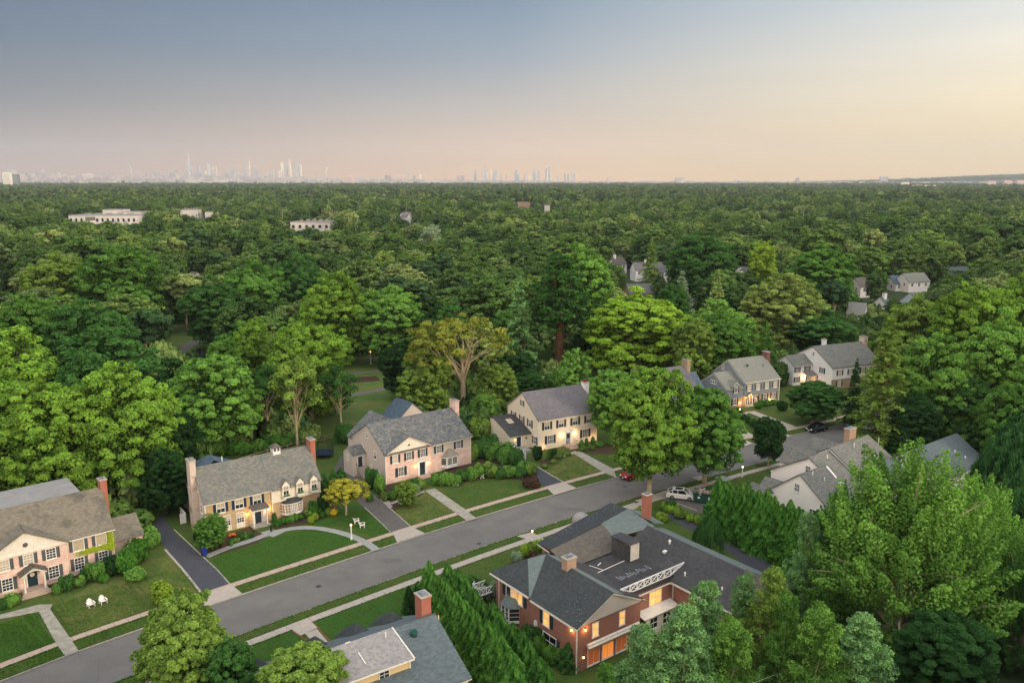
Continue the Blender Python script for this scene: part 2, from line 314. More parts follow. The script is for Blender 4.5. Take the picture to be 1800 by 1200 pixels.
def unit(a_): return a_ / np.maximum(np.linalg.norm(a_, axis=-1, keepdims=True), 1e-9)
def leaf_mesh(name, cen, nor, size, vv, material, aspect=.6, fold=0.0, axis=None, rng=None):
    """diamond leaves: cen (n,3), nor (n,3), size (n,), vv (n,) in 0..1"""
    n = len(cen); rng = rng or np.random.default_rng(1)
    nor = unit(nor); rnd = rng.normal(size=(n, 3)) if axis is None else axis + rng.normal(size=(n, 3))*.25
    t = unit(rnd - (rnd*nor).sum(1, keepdims=True)*nor); b = np.cross(nor, t); s = size[:, None]
    V = np.empty((n, 4, 3)); V[:, 0] = cen - t*s; V[:, 1] = cen - b*s*aspect + nor*s*fold; V[:, 2] = cen + t*s; V[:, 3] = cen + b*s*aspect + nor*s*fold
    me = bpy.data.meshes.new(name); me.vertices.add(4*n); me.vertices.foreach_set('co', V.reshape(-1).astype(np.float32))
    me.loops.add(4*n); me.loops.foreach_set('vertex_index', np.arange(4*n, dtype=np.int32))
    me.polygons.add(n); me.polygons.foreach_set('loop_start', np.arange(0, 4*n, 4, dtype=np.int32))
    me.update(calc_edges=True)
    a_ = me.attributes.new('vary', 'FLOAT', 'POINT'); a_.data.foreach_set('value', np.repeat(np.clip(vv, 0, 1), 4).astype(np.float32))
    me.materials.append(material); return me
def puff(rng, cen, rad, n, flat=.7, up=.35):
    """n leaf points on the outer upper shell of a puff"""
    d = unit(rng.normal(size=(n, 3))); d[:, 2] = np.where(d[:, 2] < -.25, -d[:, 2]*.8, d[:, 2])
    f = rng.uniform(.55, 1.0, (n, 1))**.6
    p = cen + d*f*rad*np.array([1, 1, flat]); return p, d*.75 + np.array([0, 0, up]) + rng.normal(size=(n, 3))*.55
def broad(seed, R_=6.0, H_=16.0, base=.22, nl=9, nc=130, per=230, ls=.23, material=None, rc=(.10, .20), spread=.5, flat=.85, dense=1.0, low=0, lz=.27, lr=.5):
    rng = np.random.default_rng(seed); zc = H_*(base+1)/2; rz = H_*(1-base)/2
    lob = []
    for k in range(nl):
        d = unit(rng.normal(size=3)); d[2] = d[2]*.8+.1
        lob.append((np.array([d[0]*R_*spread, d[1]*R_*spread, zc + d[2]*rz*.5]), np.array([R_, R_, rz*.95])*rng.uniform(.42, .6)))
    lob.append((np.array([0, 0, zc+rz*.18]), np.array([R_*.55, R_*.55, rz*.8])))
    for k in range(low):                      # low skirts that hide the trunk
        a_ = 2*math.pi*(k+rng.uniform(0, .6))/low; lob.append((np.array([math.cos(a_)*R_*.42, math.sin(a_)*R_*.42, H_*lz]), np.array([R_*lr, R_*lr, H_*.2])))
    P = []; Nn = []; S = []; W = []; tips = []
    while len(tips) < nc:
        c_, r_ = lob[rng.integers(len(lob))]; d = unit(rng.normal(size=3))
        if d[2] < -.35: d[2] *= -1
        p = c_ + d*r_*rng.uniform(.78, 1.14)
        if any((((p-c2)/r2)**2).sum() < .55 for c2, r2 in lob): continue
        if p[2] < H_*base*.8: continue
        tips.append(p); q = R_*rng.uniform(*rc); n = int(per*rng.uniform(.7, 1.3))
        pp, nn = puff(rng, p, q, n, flat); out = unit(p - np.array([0, 0, zc-rz*.3]))
        P.append(pp); Nn.append(nn + out*.5); S.append(rng.uniform(.7, 1.3, n)*ls); W.append(np.clip(rng.uniform(.2, .8) + rng.normal(size=n)*.2 + .18*(pp[:, 2]-p[2])/q, 0, 1))  # leaf tone lightens up each puff, shading put into the colour
    n = int(nc*per*.22*dense)                 # loose inner leaves
    c_ = rng.integers(len(lob), size=n); cc = np.array([q[0] for q in lob])[c_]; rr = np.array([q[1] for q in lob])[c_]
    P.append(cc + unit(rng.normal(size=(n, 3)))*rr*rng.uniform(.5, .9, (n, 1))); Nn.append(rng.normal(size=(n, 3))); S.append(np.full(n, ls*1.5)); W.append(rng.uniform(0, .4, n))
    me = leaf_mesh('crown', np.vstack(P), np.vstack(Nn), np.concatenate(S), np.concatenate(W), material, rng=rng)
    return me, tips
def limbs(tips, H_, rt, base, material, seed=0, n=14, z_split=None, name='trunk', wig=.4, r2=.5):
    rng = random.Random(seed); mb = MB(); zs = z_split or H_*base
    top = Vector((0, 0, H_*.8))
    pts = [Vector((rng.uniform(-.15, .15)*i, rng.uniform(-.15, .15)*i, z)) for i, z in enumerate((0, zs*.5, zs, (zs+H_*.8)/2, H_*.8))]
    pts[0] = Vector((0, 0, -.3))
    mb.tube(pts, [rt*1.25, rt, rt*.85, rt*.5, rt*.12], 8)
    tt = rng.sample(list(range(len(tips))), min(n, len(tips)))
    for i in tt:
        e = Vector(tips[i]); z0 = rng.uniform(zs*.8, max(zs, min(e.z*.75, H_*.6))); f = min(1, max(0, (z0-zs)/(H_*.8-zs+.01)))
        s_ = Vector((0, 0, z0)); m1 = s_.lerp(e, .35) + Vector((rng.uniform(-wig, wig), rng.uniform(-wig, wig), rng.uniform(.1, .7)))
        m2 = s_.lerp(e, .7) + Vector((rng.uniform(-wig, wig), rng.uniform(-wig, wig), rng.uniform(0, .5)))
        r0 = rt*r2*(1-.6*f); mb.tube([s_, m1, m2, e], [r0, r0*.7, r0*.42, r0*.12], 5, False)
    return mb.mesh(name, material, True)
def conifer(seed, R_=3.2, H_=15.0, base=.08, whorls=22, br=9, per=46, ls=.2, droop=.25, tuft=False, gap=0.0, material=None, power=.85):
    rng = np.random.default_rng(seed); P = []; Nn = []; S = []; W = []; tips = []
    for k in range(whorls):
        f = (k+rng.uniform(0, .6))/whorls; z = H_*(base + (1-base)*f); ln = R_*(1-f)**power*rng.uniform(.75, 1.15) + .15
        if gap and rng.random() < gap: ln *= .45
        for j in range(br):
            if rng.random() < .12: continue
            a_ = rng.uniform(0, 2*math.pi); q = ln*rng.uniform(.7, 1.12); n = max(6, int(per*(q/R_)**.8)); v0 = rng.uniform(.1, .9)
            t = rng.uniform(.12, 1, n)**.75; dirv = np.array([math.cos(a_), math.sin(a_), 0]); side = np.array([-dirv[1], dirv[0], 0])
            if tuft:                          # needle tufts bunched at the ends of rising branches
                m = max(2, int(q*1.3)); ts = np.linspace(.35, 1, m)
                for t0 in ts:
                    c_ = dirv*q*t0 + side*rng.normal()*.35*q*.4 + np.array([0, 0, z + q*(.32*t0*t0 - droop*t0) + rng.normal()*.15])
                    nn_ = max(10, int(per*.55)); pp, n2 = puff(rng, c_, rng.uniform(.38, .7), nn_, .9)
                    P.append(pp); Nn.append(n2); S.append(rng.uniform(.7, 1.3, nn_)*ls); W.append(np.clip(v0 + rng.normal(size=nn_)*.15, 0, 1))
                tips.append(c_)
            else:
                wd = (1-t)*.30*q + .12
                p = dirv*(t*q)[:, None] + side*(rng.uniform(-1, 1, n)*wd)[:, None]; p[:, 2] += z - droop*q*t**1.4 + q*.12*t + rng.normal(size=n)*.10
                P.append(p); Nn.append(np.array([0, 0, 1.0]) + dirv*.3 + rng.normal(size=(n, 3))*.5); S.append(rng.uniform(.7, 1.3, n)*ls); W.append(np.clip(v0*.7 + t*.3 + rng.normal(size=n)*.12, 0, 1))
                tips.append(dirv*q + np.array([0, 0, z]))
    return leaf_mesh('crown', np.vstack(P), np.vstack(Nn), np.concatenate(S), np.concatenate(W), material, aspect=.5, rng=rng), tips
def cone_hedge(seed, R_=1.1, H_=6.0, n=7000, ls=.13, material=None, taper=.8):
    rng = np.random.default_rng(seed); f = rng.uniform(0, 1, n)**1.15; a_ = rng.uniform(0, 2*math.pi, n)
    ph = rng.uniform(0, 6.28, 4)
    lobe = 1 + .20*np.sin(4*a_+ph[0]+f*9) + .16*np.sin(7*a_+ph[1]-f*17) + .15*np.sin(f*30+ph[2]+a_*3)
    r_ = R_*(1-f**2.1)**taper*lobe*rng.uniform(.6, 1.1, n) + .06
    P = np.stack([r_*np.cos(a_), r_*np.sin(a_), f*H_], 1); Nn = np.stack([np.cos(a_), np.sin(a_), np.full(n, .6)], 1) + rng.normal(size=(n, 3))*.5
    v = .45 + 1.1*(lobe-1) + rng.normal(size=n)*.13
    return leaf_mesh('foliage', P, Nn, rng.uniform(.7, 1.3, n)*ls, v, material, aspect=.5, axis=np.array([0, 0, 1.0]), rng=rng)
def sprays(seed, R_=7.0, H_=15.0, n=150, per=230, ls=.16, material=None, base=.12):
    """vase of rising branches, leaves set in sleeves along each one"""
    rng = np.random.default_rng(seed); P = []; Nn = []; S = []; W = []; tips = []
    for k in range(n):
        a_ = rng.uniform(0, 2*math.pi); f = rng.uniform(0, 1)**.6; el = math.acos(min(1, f))*.95 + .12
        z0 = H_*rng.uniform(base, .45)*(.5+.5*math.sin(el)); s_ = np.array([math.cos(a_)*f*R_*.12, math.sin(a_)*f*R_*.12, z0])
        e = np.array([math.cos(a_)*R_*f*rng.uniform(.85, 1.05), math.sin(a_)*R_*f*rng.uniform(.85, 1.05), H_*base + H_*(1-base)*(max(.0, 1-f**2.6)**.55)*rng.uniform(.60, 1.0)])
        e[2] = max(e[2], s_[2]+.5 - (0 if f < .8 else 1.5)); tips.append(e); m = int(per*rng.uniform(.7, 1.3)); t = rng.uniform(.45, 1.0, m)
        mid = (s_+e)/2 + np.array([0, 0, -.12*np.linalg.norm(e-s_)*f]); tt = t[:, None]
        c_ = (1-tt)**2*s_ + 2*tt*(1-tt)*mid + tt**2*e
        rad = rng.uniform(.45, 1.0)*(1-((t-.62)/.42)**2).clip(.05, 1); d = unit(rng.normal(size=(m, 3)))
        P.append(c_ + d*rad[:, None]*np.array([1, 1, .8])); Nn.append(d*.7 + np.array([0, 0, .5]) + rng.normal(size=(m, 3))*.5)
        S.append(rng.uniform(.7, 1.3, m)*ls); W.append(np.clip(rng.uniform(.0, .75) + .5*(t-.5) + rng.normal(size=m)*.13, 0, 1))
    return leaf_mesh('crown', np.vstack(P), np.vstack(Nn), np.concatenate(S), np.concatenate(W), material, rng=rng), tips
def weep(seed, R_=5.0, H_=9.0, n=420, per=60, ls=.14, material=None):
    rng = np.random.default_rng(seed); P = []; Nn = []; S = []; W = []; tips = []
    for k in range(n):
        a_ = rng.uniform(0, 2*math.pi); f = rng.uniform(0, 1)**.55; bump = 1+.15*math.sin(3*a_+seed)
        x, y = math.cos(a_)*R_*f*bump, math.sin(a_)*R_*f*bump; z = H_*(.98-.42*f*f)*rng.uniform(.88, 1); ln = rng.uniform(.15, .5)*H_*(.4+.6*f)
        t = rng.uniform(0, 1, per); v0 = rng.uniform(.15, .85); tips.append(np.array([x, y, z]))
        p = np.stack([x*(1+.10*t)+rng.normal(size=per)*.14, y*(1+.10*t)+rng.normal(size=per)*.14, z-ln*t+.25*np.sin(t*3)], 1)
        P.append(p); Nn.append(np.stack([np.full(per, math.cos(a_)), np.full(per, math.sin(a_)), np.full(per, .7)], 1)+rng.normal(size=(per, 3))*.5)
        S.append(rng.uniform(.7, 1.3, per)*ls); W.append(np.clip(v0-.2*t+rng.normal(size=per)*.1, 0, 1))
    return leaf_mesh('crown', np.vstack(P), np.vstack(Nn), np.concatenate(S), np.concatenate(W), material, aspect=.35, axis=np.array([0, 0, 1.0]), rng=rng), tips
def bush(seed, n=2600, ls=.11, lumps=6, material=None, name='foliage'):
    rng = np.random.default_rng(seed); P = []; Nn = []; W = []
    for k in range(lumps+1):
        c_ = np.array([0, 0, .5]) if k == 0 else np.array([rng.uniform(-.45, .45), rng.uniform(-.45, .45), rng.uniform(.35, .7)])
        r_ = np.array([.8, .8, .5]) if k == 0 else np.full(3, rng.uniform(.28, .45)); m = n//(lumps+1)
        d = unit(rng.normal(size=(m, 3))); P.append(c_ + d*r_*rng.uniform(.82, 1.05, (m, 1))); Nn.append(d+np.array([0,0,.3])+rng.normal(size=(m, 3))*.45); W.append(np.clip(rng.uniform(.25, .75)+rng.normal(size=m)*.15, 0, 1))
    P = np.vstack(P); P[:, 2] = np.maximum(P[:, 2], .02); m = len(P)
    return leaf_mesh(name, P, np.vstack(Nn), rng.uniform(.7, 1.3, m)*ls, np.concatenate(W), material, rng=rng)

LF, LM = M['leaf'], M['leaf_mix']
PROTO = {}                                    # kind -> list of (crown mesh, trunk mesh, R, H)
def reg(kind, me_tips, R_, H_, rt, base, bark='bark', seed=0, n=14, **kw):
    me, tips = me_tips; tips = list(tips); mesh_H = H_
    co = np.empty(len(me.vertices)*3, np.float32); me.vertices.foreach_get('co', co); co = co.reshape(-1, 3)
    R_ = float(np.percentile(np.hypot(co[:, 0], co[:, 1]), 98.5)); H_ = float(np.percentile(co[:, 2], 99.8)); PROTO.setdefault(kind, []).append((me, limbs(tips, H_, rt, base, M[bark], seed, n, **kw), R_, H_))
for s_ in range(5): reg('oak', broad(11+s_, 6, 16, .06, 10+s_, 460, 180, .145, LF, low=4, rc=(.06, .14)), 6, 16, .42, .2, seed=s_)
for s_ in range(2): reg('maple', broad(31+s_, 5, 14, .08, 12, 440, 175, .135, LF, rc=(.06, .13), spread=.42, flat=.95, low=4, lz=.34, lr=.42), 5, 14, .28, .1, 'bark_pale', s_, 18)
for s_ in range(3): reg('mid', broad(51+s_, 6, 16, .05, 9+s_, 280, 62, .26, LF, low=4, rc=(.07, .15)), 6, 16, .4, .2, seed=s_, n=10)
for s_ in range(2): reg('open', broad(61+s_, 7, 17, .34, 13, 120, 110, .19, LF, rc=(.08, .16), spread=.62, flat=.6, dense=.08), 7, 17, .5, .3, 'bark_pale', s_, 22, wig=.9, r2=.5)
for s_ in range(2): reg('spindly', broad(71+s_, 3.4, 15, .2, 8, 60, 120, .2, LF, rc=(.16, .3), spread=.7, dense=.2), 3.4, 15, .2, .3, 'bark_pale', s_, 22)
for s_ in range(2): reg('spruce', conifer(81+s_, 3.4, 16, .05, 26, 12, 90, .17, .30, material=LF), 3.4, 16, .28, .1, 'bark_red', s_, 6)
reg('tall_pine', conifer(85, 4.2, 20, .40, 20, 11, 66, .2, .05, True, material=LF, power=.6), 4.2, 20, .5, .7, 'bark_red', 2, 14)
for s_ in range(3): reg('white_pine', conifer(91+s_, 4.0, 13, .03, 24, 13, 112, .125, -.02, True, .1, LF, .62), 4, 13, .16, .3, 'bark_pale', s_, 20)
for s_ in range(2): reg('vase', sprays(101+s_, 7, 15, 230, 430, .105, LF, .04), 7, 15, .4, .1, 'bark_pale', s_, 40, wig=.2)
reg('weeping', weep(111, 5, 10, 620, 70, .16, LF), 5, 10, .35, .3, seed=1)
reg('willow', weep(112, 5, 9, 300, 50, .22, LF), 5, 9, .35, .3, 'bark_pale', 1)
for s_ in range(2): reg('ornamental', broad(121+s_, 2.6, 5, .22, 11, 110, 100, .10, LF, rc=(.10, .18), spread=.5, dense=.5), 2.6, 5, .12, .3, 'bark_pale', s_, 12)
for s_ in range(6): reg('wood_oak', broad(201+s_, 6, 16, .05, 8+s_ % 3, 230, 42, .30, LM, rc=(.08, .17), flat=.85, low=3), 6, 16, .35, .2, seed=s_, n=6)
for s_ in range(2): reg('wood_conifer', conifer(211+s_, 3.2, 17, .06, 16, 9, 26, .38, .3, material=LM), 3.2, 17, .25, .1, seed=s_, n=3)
for s_ in range(1): reg('wood_tall', broad(216+s_, 6, 20, .5, 9, 60, 60, .46, LM, rc=(.15, .26), flat=.7, spread=.6), 6, 20, .3, .6, 'bark_pale', s_, 12)
HEDGE = [cone_hedge(301+s_, material=LF) for s_ in range(4)]
BUSH = [bush(311+s_, material=LF) for s_ in range(4)]
BALL = [bush(321+s_, 2200, .07, 0, LF) for s_ in range(2)]
GREEN = dict(bright='#6b8c3a', yellow='#809838', mid='#547a3a', dark='#3e6234', deep='#2a4728', blue='#6e9262', pale='#889a62', olive='#6c8440', orange='#8c7c3c', grass='#457030', lime='#7f9f3c', spring='#648a42', silver='#80927e', red='#58403a', weep='#355834')
rnd = random.Random(5)
def tree_at(x, y, rad, h, kind, col, label, cat='tree', group=None, seed=None, name=None, z=0.1, rot=None, sub=None):
    k = (seed if seed is not None else rnd.randrange(99)) % len(PROTO[kind]); me, tk, R_, H_ = PROTO[kind][k]
    e = empty(name or {'spruce': 'spruce_tree', 'tall_pine': 'pine_tree', 'white_pine': 'pine_tree', 'willow': 'willow_tree', 'ornamental': 'ornamental_tree', 'weeping': 'weeping_tree', 'wood_conifer': 'conifer_tree'}.get(kind, 'leafy_tree'), (x, y, z), rot if rot is not None else rnd.uniform(0, 6.28), label, cat, group)
    e.scale = (rad/R_, rad/R_, h/H_)
    c = link_mesh('crown', me, e); t = link_mesh('trunk', tk, e)
    if col:
        g = lin(GREEN.get(col, col)); j = rnd.uniform(.9, 1.1); c.color = (g[0]*j, g[1]*j, g[2]*j, 1)
    return e
TREES = []
def T(px, top, base, wpx, kind, col, label, cat='tree', group=None, **kw):
    """tree seen at column px with its top and foot at these rows of the photograph"""
    x, y, _ = G(px, base, 0); v = (top-600)/FP; h = CAMH + (-y*_s - v*y*_c)/(_c - v*_s)
    rad = wpx/2*(y*_c + 40*_s)/FP
    TREES.append((x, y, rad, h)); return tree_at(x, y, rad, h, kind, col, label, cat, group, **kw)

# ------------------------------------------------------------------ ground, street, lawns
def structure(name, mb, m, label=None):
    o = mb.build(name, m); o['kind'] = 'structure'
    if label: o['label'] = label
    return o
g_ = MB(); g_.add([(-16000,-600,0),(16000,-600,0),(16000,15500,0),(-16000,15500,0)], [(0,1,2,3)]); structure('ground', g_, M['woodfloor'])
def smooth(pts, n=6):                         # Catmull-Rom
    out = []; P = [pts[0]]+pts+[pts[-1]]
    for i in range(1, len(P)-2):
        for k in range(n):
            t = k/n; a0, a1, a2, a3 = P[i-1], P[i], P[i+1], P[i+2]
            out.append(tuple(.5*((2*a1[j])+(-a0[j]+a2[j])*t+(2*a0[j]-5*a1[j]+4*a2[j]-a3[j])*t*t+(-a0[j]+3*a1[j]-3*a2[j]+a3[j])*t**3) for j in (0, 1)))
    return out+[pts[-1]]
FAR = [G(*p)[:2] for p in ((12.5,1193.8),(140,1144.5),(327.5,1078.8),(580,993.8),(847.5,907.5),(1077.5,841.3),(1297,785.6),(1486,744.7))]
def ext(P, i, j, d):                          # extend the line of points i -> j by d metres
    a_, b_ = P[i], P[j]; l = math.hypot(b_[0]-a_[0], b_[1]-a_[1]); return (b_[0]+(b_[0]-a_[0])/l*d, b_[1]+(b_[1]-a_[1])/l*d)
FAR = [ext(FAR, 1, 0, 60), ext(FAR, 1, 0, 25)] + FAR + [(96, 191.5), (118, 199.5), (145, 207), (180, 214)]
FAR = smooth(FAR)
def off(P, d):                                # parallel curve, + to the left (away from the camera)
    out = []
    for i, p in enumerate(P):
        a_, b_ = P[max(i-1, 0)], P[min(i+1, len(P)-1)]; l = math.hypot(b_[0]-a_[0], b_[1]-a_[1]) or 1
        out.append((p[0]-(b_[1]-a_[1])/l*d, p[1]+(b_[0]-a_[0])/l*d))
    return out
SW = 8.9
def band(P, d0, d1, z, z0=None):
    a_, b_ = off(P, d0), off(P, d1); n = len(P); mb = MB()
    mb.add([(x, y, z) for x, y in a_]+[(x, y, z) for x, y in b_], [(i, i+1, n+i+1, n+i) for i in range(n-1)])
    if z0 is not None:
        for q, s_ in ((a_, 1), (b_, -1)):
            mb.add([(x, y, z) for x, y in q]+[(x, y, z0) for x, y in q], [((i, n+i, n+i+1, i+1) if s_ > 0 else (i, i+1, n+i+1, n+i)) for i in range(n-1)])
    return mb
structure('road', band(FAR, .02, -SW-.02, .006), M['asphalt'])
m_ = M['asphalt']; n, l, b = bs(m_); v = n.new('ShaderNodeTexCoord').outputs['Object']
vo = n.new('ShaderNodeTexVoronoi'); vo.feature = 'DISTANCE_TO_EDGE'; vo.inputs['Scale'].default_value = .16; l.new(v, vo.inputs['Vector'])
cr = ramp(n, [(.0, (.62,.62,.62,1)), (.007, (1,1,1,1))]); l.new(vo.outputs['Distance'], cr.inputs[0]); old = b.inputs['Base Color'].links[0].from_socket
big = mx(n, l, noise(n, l, .09, 3, v), (.78,.78,.8,1), (1.2,1.19,1.16,1)); gr = mx(n, l, noise(n, l, 30, 2, v), (.75,.75,.75,1), (1.25,1.25,1.25,1))
l.new(mx(n, l, 1.0, mx(n, l, 1.0, mx(n, l, .6, old, cr.outputs[0], 'MULTIPLY'), big, 'MULTIPLY'), gr, 'MULTIPLY'), b.inputs['Base Color'])
structure('kerb', band(FAR, 0, .16, .125, -.05), M['kerb']); structure('kerb', band(FAR, -SW-.16, -SW, .125, -.05), M['kerb'])
structure('gutter', band(FAR, -.35, .015, .009), M['tar_patch']); structure('gutter', band(FAR, -SW, -SW+.3, .009), M['tar_patch'])
structure('lawn', band(FAR, .16, 46, .10, -.05), M['lawn']); structure('lawn', band(FAR, -SW-46, -SW-.16, .10, -.05), M['lawn'])
def slabs(d0, d1, m, step=1.5):               # sidewalk poured in slabs with open joints
    a_, b_ = off(FAR, d0), off(FAR, d1); mb = MB(); acc = 0
    cum = [0]
    for i in range(1, len(FAR)): cum.append(cum[-1]+math.hypot(FAR[i][0]-FAR[i-1][0], FAR[i][1]-FAR[i-1][1]))
    def at_(P, t):
        for i in range(1, len(cum)):
            if t <= cum[i]: f = (t-cum[i-1])/(cum[i]-cum[i-1]); return (P[i-1][0]+(P[i][0]-P[i-1][0])*f, P[i-1][1]+(P[i][1]-P[i-1][1])*f)
        return P[-1]
    t = 0
    while t+step < cum[-1]:
        e = t+step-.035; q = [at_(a_, t), at_(a_, e), at_(b_, e), at_(b_, t)]
        mb.prism([q[0], q[1], q[2], q[3]], .08, .135); t += step
    return mb
structure('sidewalk', slabs(2.55, 3.75, M['concrete']), M['walk_red']); structure('sidewalk', slabs(-SW-3.15, -SW-1.85, M['concrete']), M['concrete'])
PZ = [0]; HARD = []
def patch(name, pts, z, m, th=None, n=0, world=False):
    PZ[0] += 1; z += .00035*(PZ[0] % 11)
    P = [p if world else G(p[0], p[1], .1)[:2] for p in pts]
    a_ = sum(P[i][0]*P[(i+1) % len(P)][1]-P[(i+1) % len(P)][0]*P[i][1] for i in range(len(P)))
    if a_ < 0: P = P[::-1]
    if name in ('driveway', 'driveway_apron', 'front_walk', 'landing', 'stepping_pad', 'planting_bed'): HARD.append(P)
    mb = MB(); mb.add([(x, y, z) for x, y in P], [tuple(range(len(P)))])
    if th: mb = MB().prism(P, z-th, z)
    return structure(name, mb, m)
# lawns with a colour of their own
patch('lawn', [(92,1065),(137,1120),(350,1045),(297,975),(260,985),(200,1005),(140,1040)], .108, M['lawn_dry'])
patch('lawn', [(0,1097),(60,1078),(98,1130),(0,1166)], .108, M['lawn_rich'])
patch('lawn', [(372,985),(402,1026),(640,948),(612,938),(580,932),(545,930),(500,935),(440,955)], .108, M['lawn_rich'])
patch('lawn', [(545,926),(580,922),(630,930),(655,945),(687,934),(641,890),(600,885),(560,905)], .108, M['lawn_rich'])
patch('lawn', [(684,892),(720,924),(805,900),(752,863)], .108, M['lawn_dry'])
patch('lawn', [(768,862),(818,894),(930,862),(935,842),(880,838),(800,850)], .108, M['lawn'])
patch('lawn', [(954,828),(990,846),(1066,829),(1012,798)], .108, M['lawn_dry'])
patch('lawn', [(440,1135),(510,1108),(560,1140),(540,1170),(440,1165)], .108, M['lawn_rich'])
patch('lawn', [(545,1088),(640,1060),(740,1025),(735,1075),(690,1110),(600,1140)], .108, M['lawn_rich'])
for px, py, w_, h_ in ((300,1120,2.2,1.1),(690,985,1.8,.9),(1000,895,2.4,1.0),(1230,815,1.6,.8)):   # asphalt repairs
    x, y, _ = G(px, py); rr = random.Random(px); P_ = [(x+w_*math.cos(t)*rr.uniform(.7, 1.1), y+h_*math.sin(t)*rr.uniform(.7, 1.1)) for t in np.arange(0, 6.28, .7)]; patch('road_patch', P_, .012, M['tar_patch'], world=True)
for px, py in ((1098, 855), (560, 1030), (842, 955)):
    x, y, _ = G(px, py); mh = MB(); mh.lathe([(.34, .008), (.34, .02)], 18, x, y); tag(mh.build('manhole_cover', M['metal_dark']), {1098: 'round dark manhole cover near the red car', 560: 'round manhole cover in the road left of the post lamp', 842: 'round manhole cover in mid road before the pink brick house'}[px], 'manhole cover')
# driveways, kerb cuts and walks
def drive(pts, m='drive', edge=True):
    patch('driveway', pts, .116, M[m])
def strip(name, a_, b_, wd, z, m):            # narrow strip along a pixel polyline
    P = [G(*p, .1)[:2] for p in a_]; A = off(P, wd/2); B = off(P, -wd/2); n = len(P)
    mb = MB(); mb.add([(x, y, z) for x, y in A+B], [(i, n+i, n+i+1, i+1) for i in range(n-1)]); return structure(name, mb, m)
drive([(356,1042),(320,1000),(288,960),(262,925),(286,905),(310,940),(345,968),(405,1026)]); strip('driveway_edge', [(355,1043),(321,1000),(290,965)], 0, .3, .122, M['concrete']); strip('driveway_edge', [(405,1027),(384,1003),(345,967),(306,930)], 0, .18, .122, M['kerb'])
drive([(724,926),(690,935),(640,893),(605,855),(585,830),(600,800),(632,815),(635,850),(668,878)], 'drive_brown'); strip('driveway_edge', [(723,926),(668,877)], 0, .16, .122, M['kerb']); strip('driveway_edge', [(688,936),(641,891)], 0, .16, .122, M['kerb'])
drive([(961,857),(991,847),(937,815),(905,795),(880,800),(925,828)]); strip('driveway_edge', [(991,847),(966,833),(935,814)], 0, .22, .122, M['concrete'])
drive([(1372,992),(1355,1030),(1300,985),(1262,955),(1200,925),(1170,905),(1185,898),(1262,940)]); strip('driveway_edge', [(1372,990),(1320,965),(1262,938)], 0, .2, .122, M['kerb'])
drive([(1195,903),(1160,873),(1172,858),(1215,857),(1262,872),(1262,900)], 'drive_brown'); strip('driveway_edge', [(1190,884),(1225,897)], 0, .2, .122, M['concrete'])
def apron(pts): patch('driveway_apron', pts, .142, M['concrete'])
apron([(357,1045),(358,1067),(426,1043),(408,1028)]); apron([(690,936),(698,953),(747,937),(724,926)]); apron([(961,858),(974,870),(1015,858),(992,848)])
apron([(1087,892),(1115,883),(1125,892),(1097,900)]); apron([(1115,880),(1170,862),(1180,868),(1128,884)]); apron([(1215,839),(1232,836),(1245,841),(1228,845)])
apron([(1296,778),(1312,774),(1324,779),(1310,784)]); apron([(1362,768),(1382,763),(1392,766),(1368,774)]); apron([(1360,806),(1390,797),(1394,802),(1366,811)])
def walk(pts, m='concrete', name='front_walk'): patch(name, pts, .143, M[m])
walk([(68,1075),(88,1070),(126,1125),(139,1144),(114,1152),(100,1133)], 'flag'); walk([(0,1088),(0,1080),(70,1062),(92,1062),(88,1072),(60,1077)], 'flag')
cw = [G(*p, .1)[:2] for p in ((363,978),(400,963),(440,950),(480,936),(520,928),(555,928),(590,934),(620,943),(645,955),(662,967))]
cw = smooth(cw, 4); A_ = off(cw, .62); B_ = off(cw, -.62); n = len(cw); mb = MB(); mb.add([(x, y, .144) for x, y in A_+B_], [(i, n+i, n+i+1, i+1) for i in range(n-1)]); structure('front_walk', mb, M['bluestone'])
walk([(457,936),(478,930),(500,935),(480,944)], 'bluestone', 'landing')
walk([(746,862),(764,858),(815,893),(838,911),(822,916),(806,905)], 'flag'); walk([(674,882),(684,880),(690,891),(683,893)], 'flag', 'stepping_pad'); walk([(684,884),(745,862),(747,865),(690,886)], 'flag')
walk([(1005,795),(1020,793),(1078,824),(1084,840),(1062,831)], 'flag'); walk([(990,800),(1012,792),(1014,796),(992,803)], 'flag')
walk([(1313,724),(1325,722),(1400,750),(1385,753)], 'concrete'); walk([(1295,731),(1313,723),(1318,725),(1298,735)], 'concrete')
walk([(511,1105),(548,1093),(558,1103),(528,1117)]); walk([(536,1113),(557,1105),(582,1134),(562,1142)]); walk([(570,1139),(590,1128),(600,1140),(578,1150)], 'bluestone', 'landing')
strip('walk_border', [(511,1106),(529,1118),(562,1143)], 0, .12, .15, M['terracotta_trim']); strip('walk_border', [(549,1093),(560,1104),(584,1132)], 0, .12, .15, M['terracotta_trim'])
walk([(908,942),(935,935),(958,948),(944,953)]); walk([(1256,839),(1270,836),(1290,842),(1275,846)], 'bluestone')
walk([(1285,860),(1300,856),(1345,882),(1335,888)], 'bluestone')
walk([(1285,757),(1300,752),(1325,765),(1312,769)], 'concrete'); walk([(1120,1000),(1122,1001),(1124,1003),(1121,1004)], 'concrete')
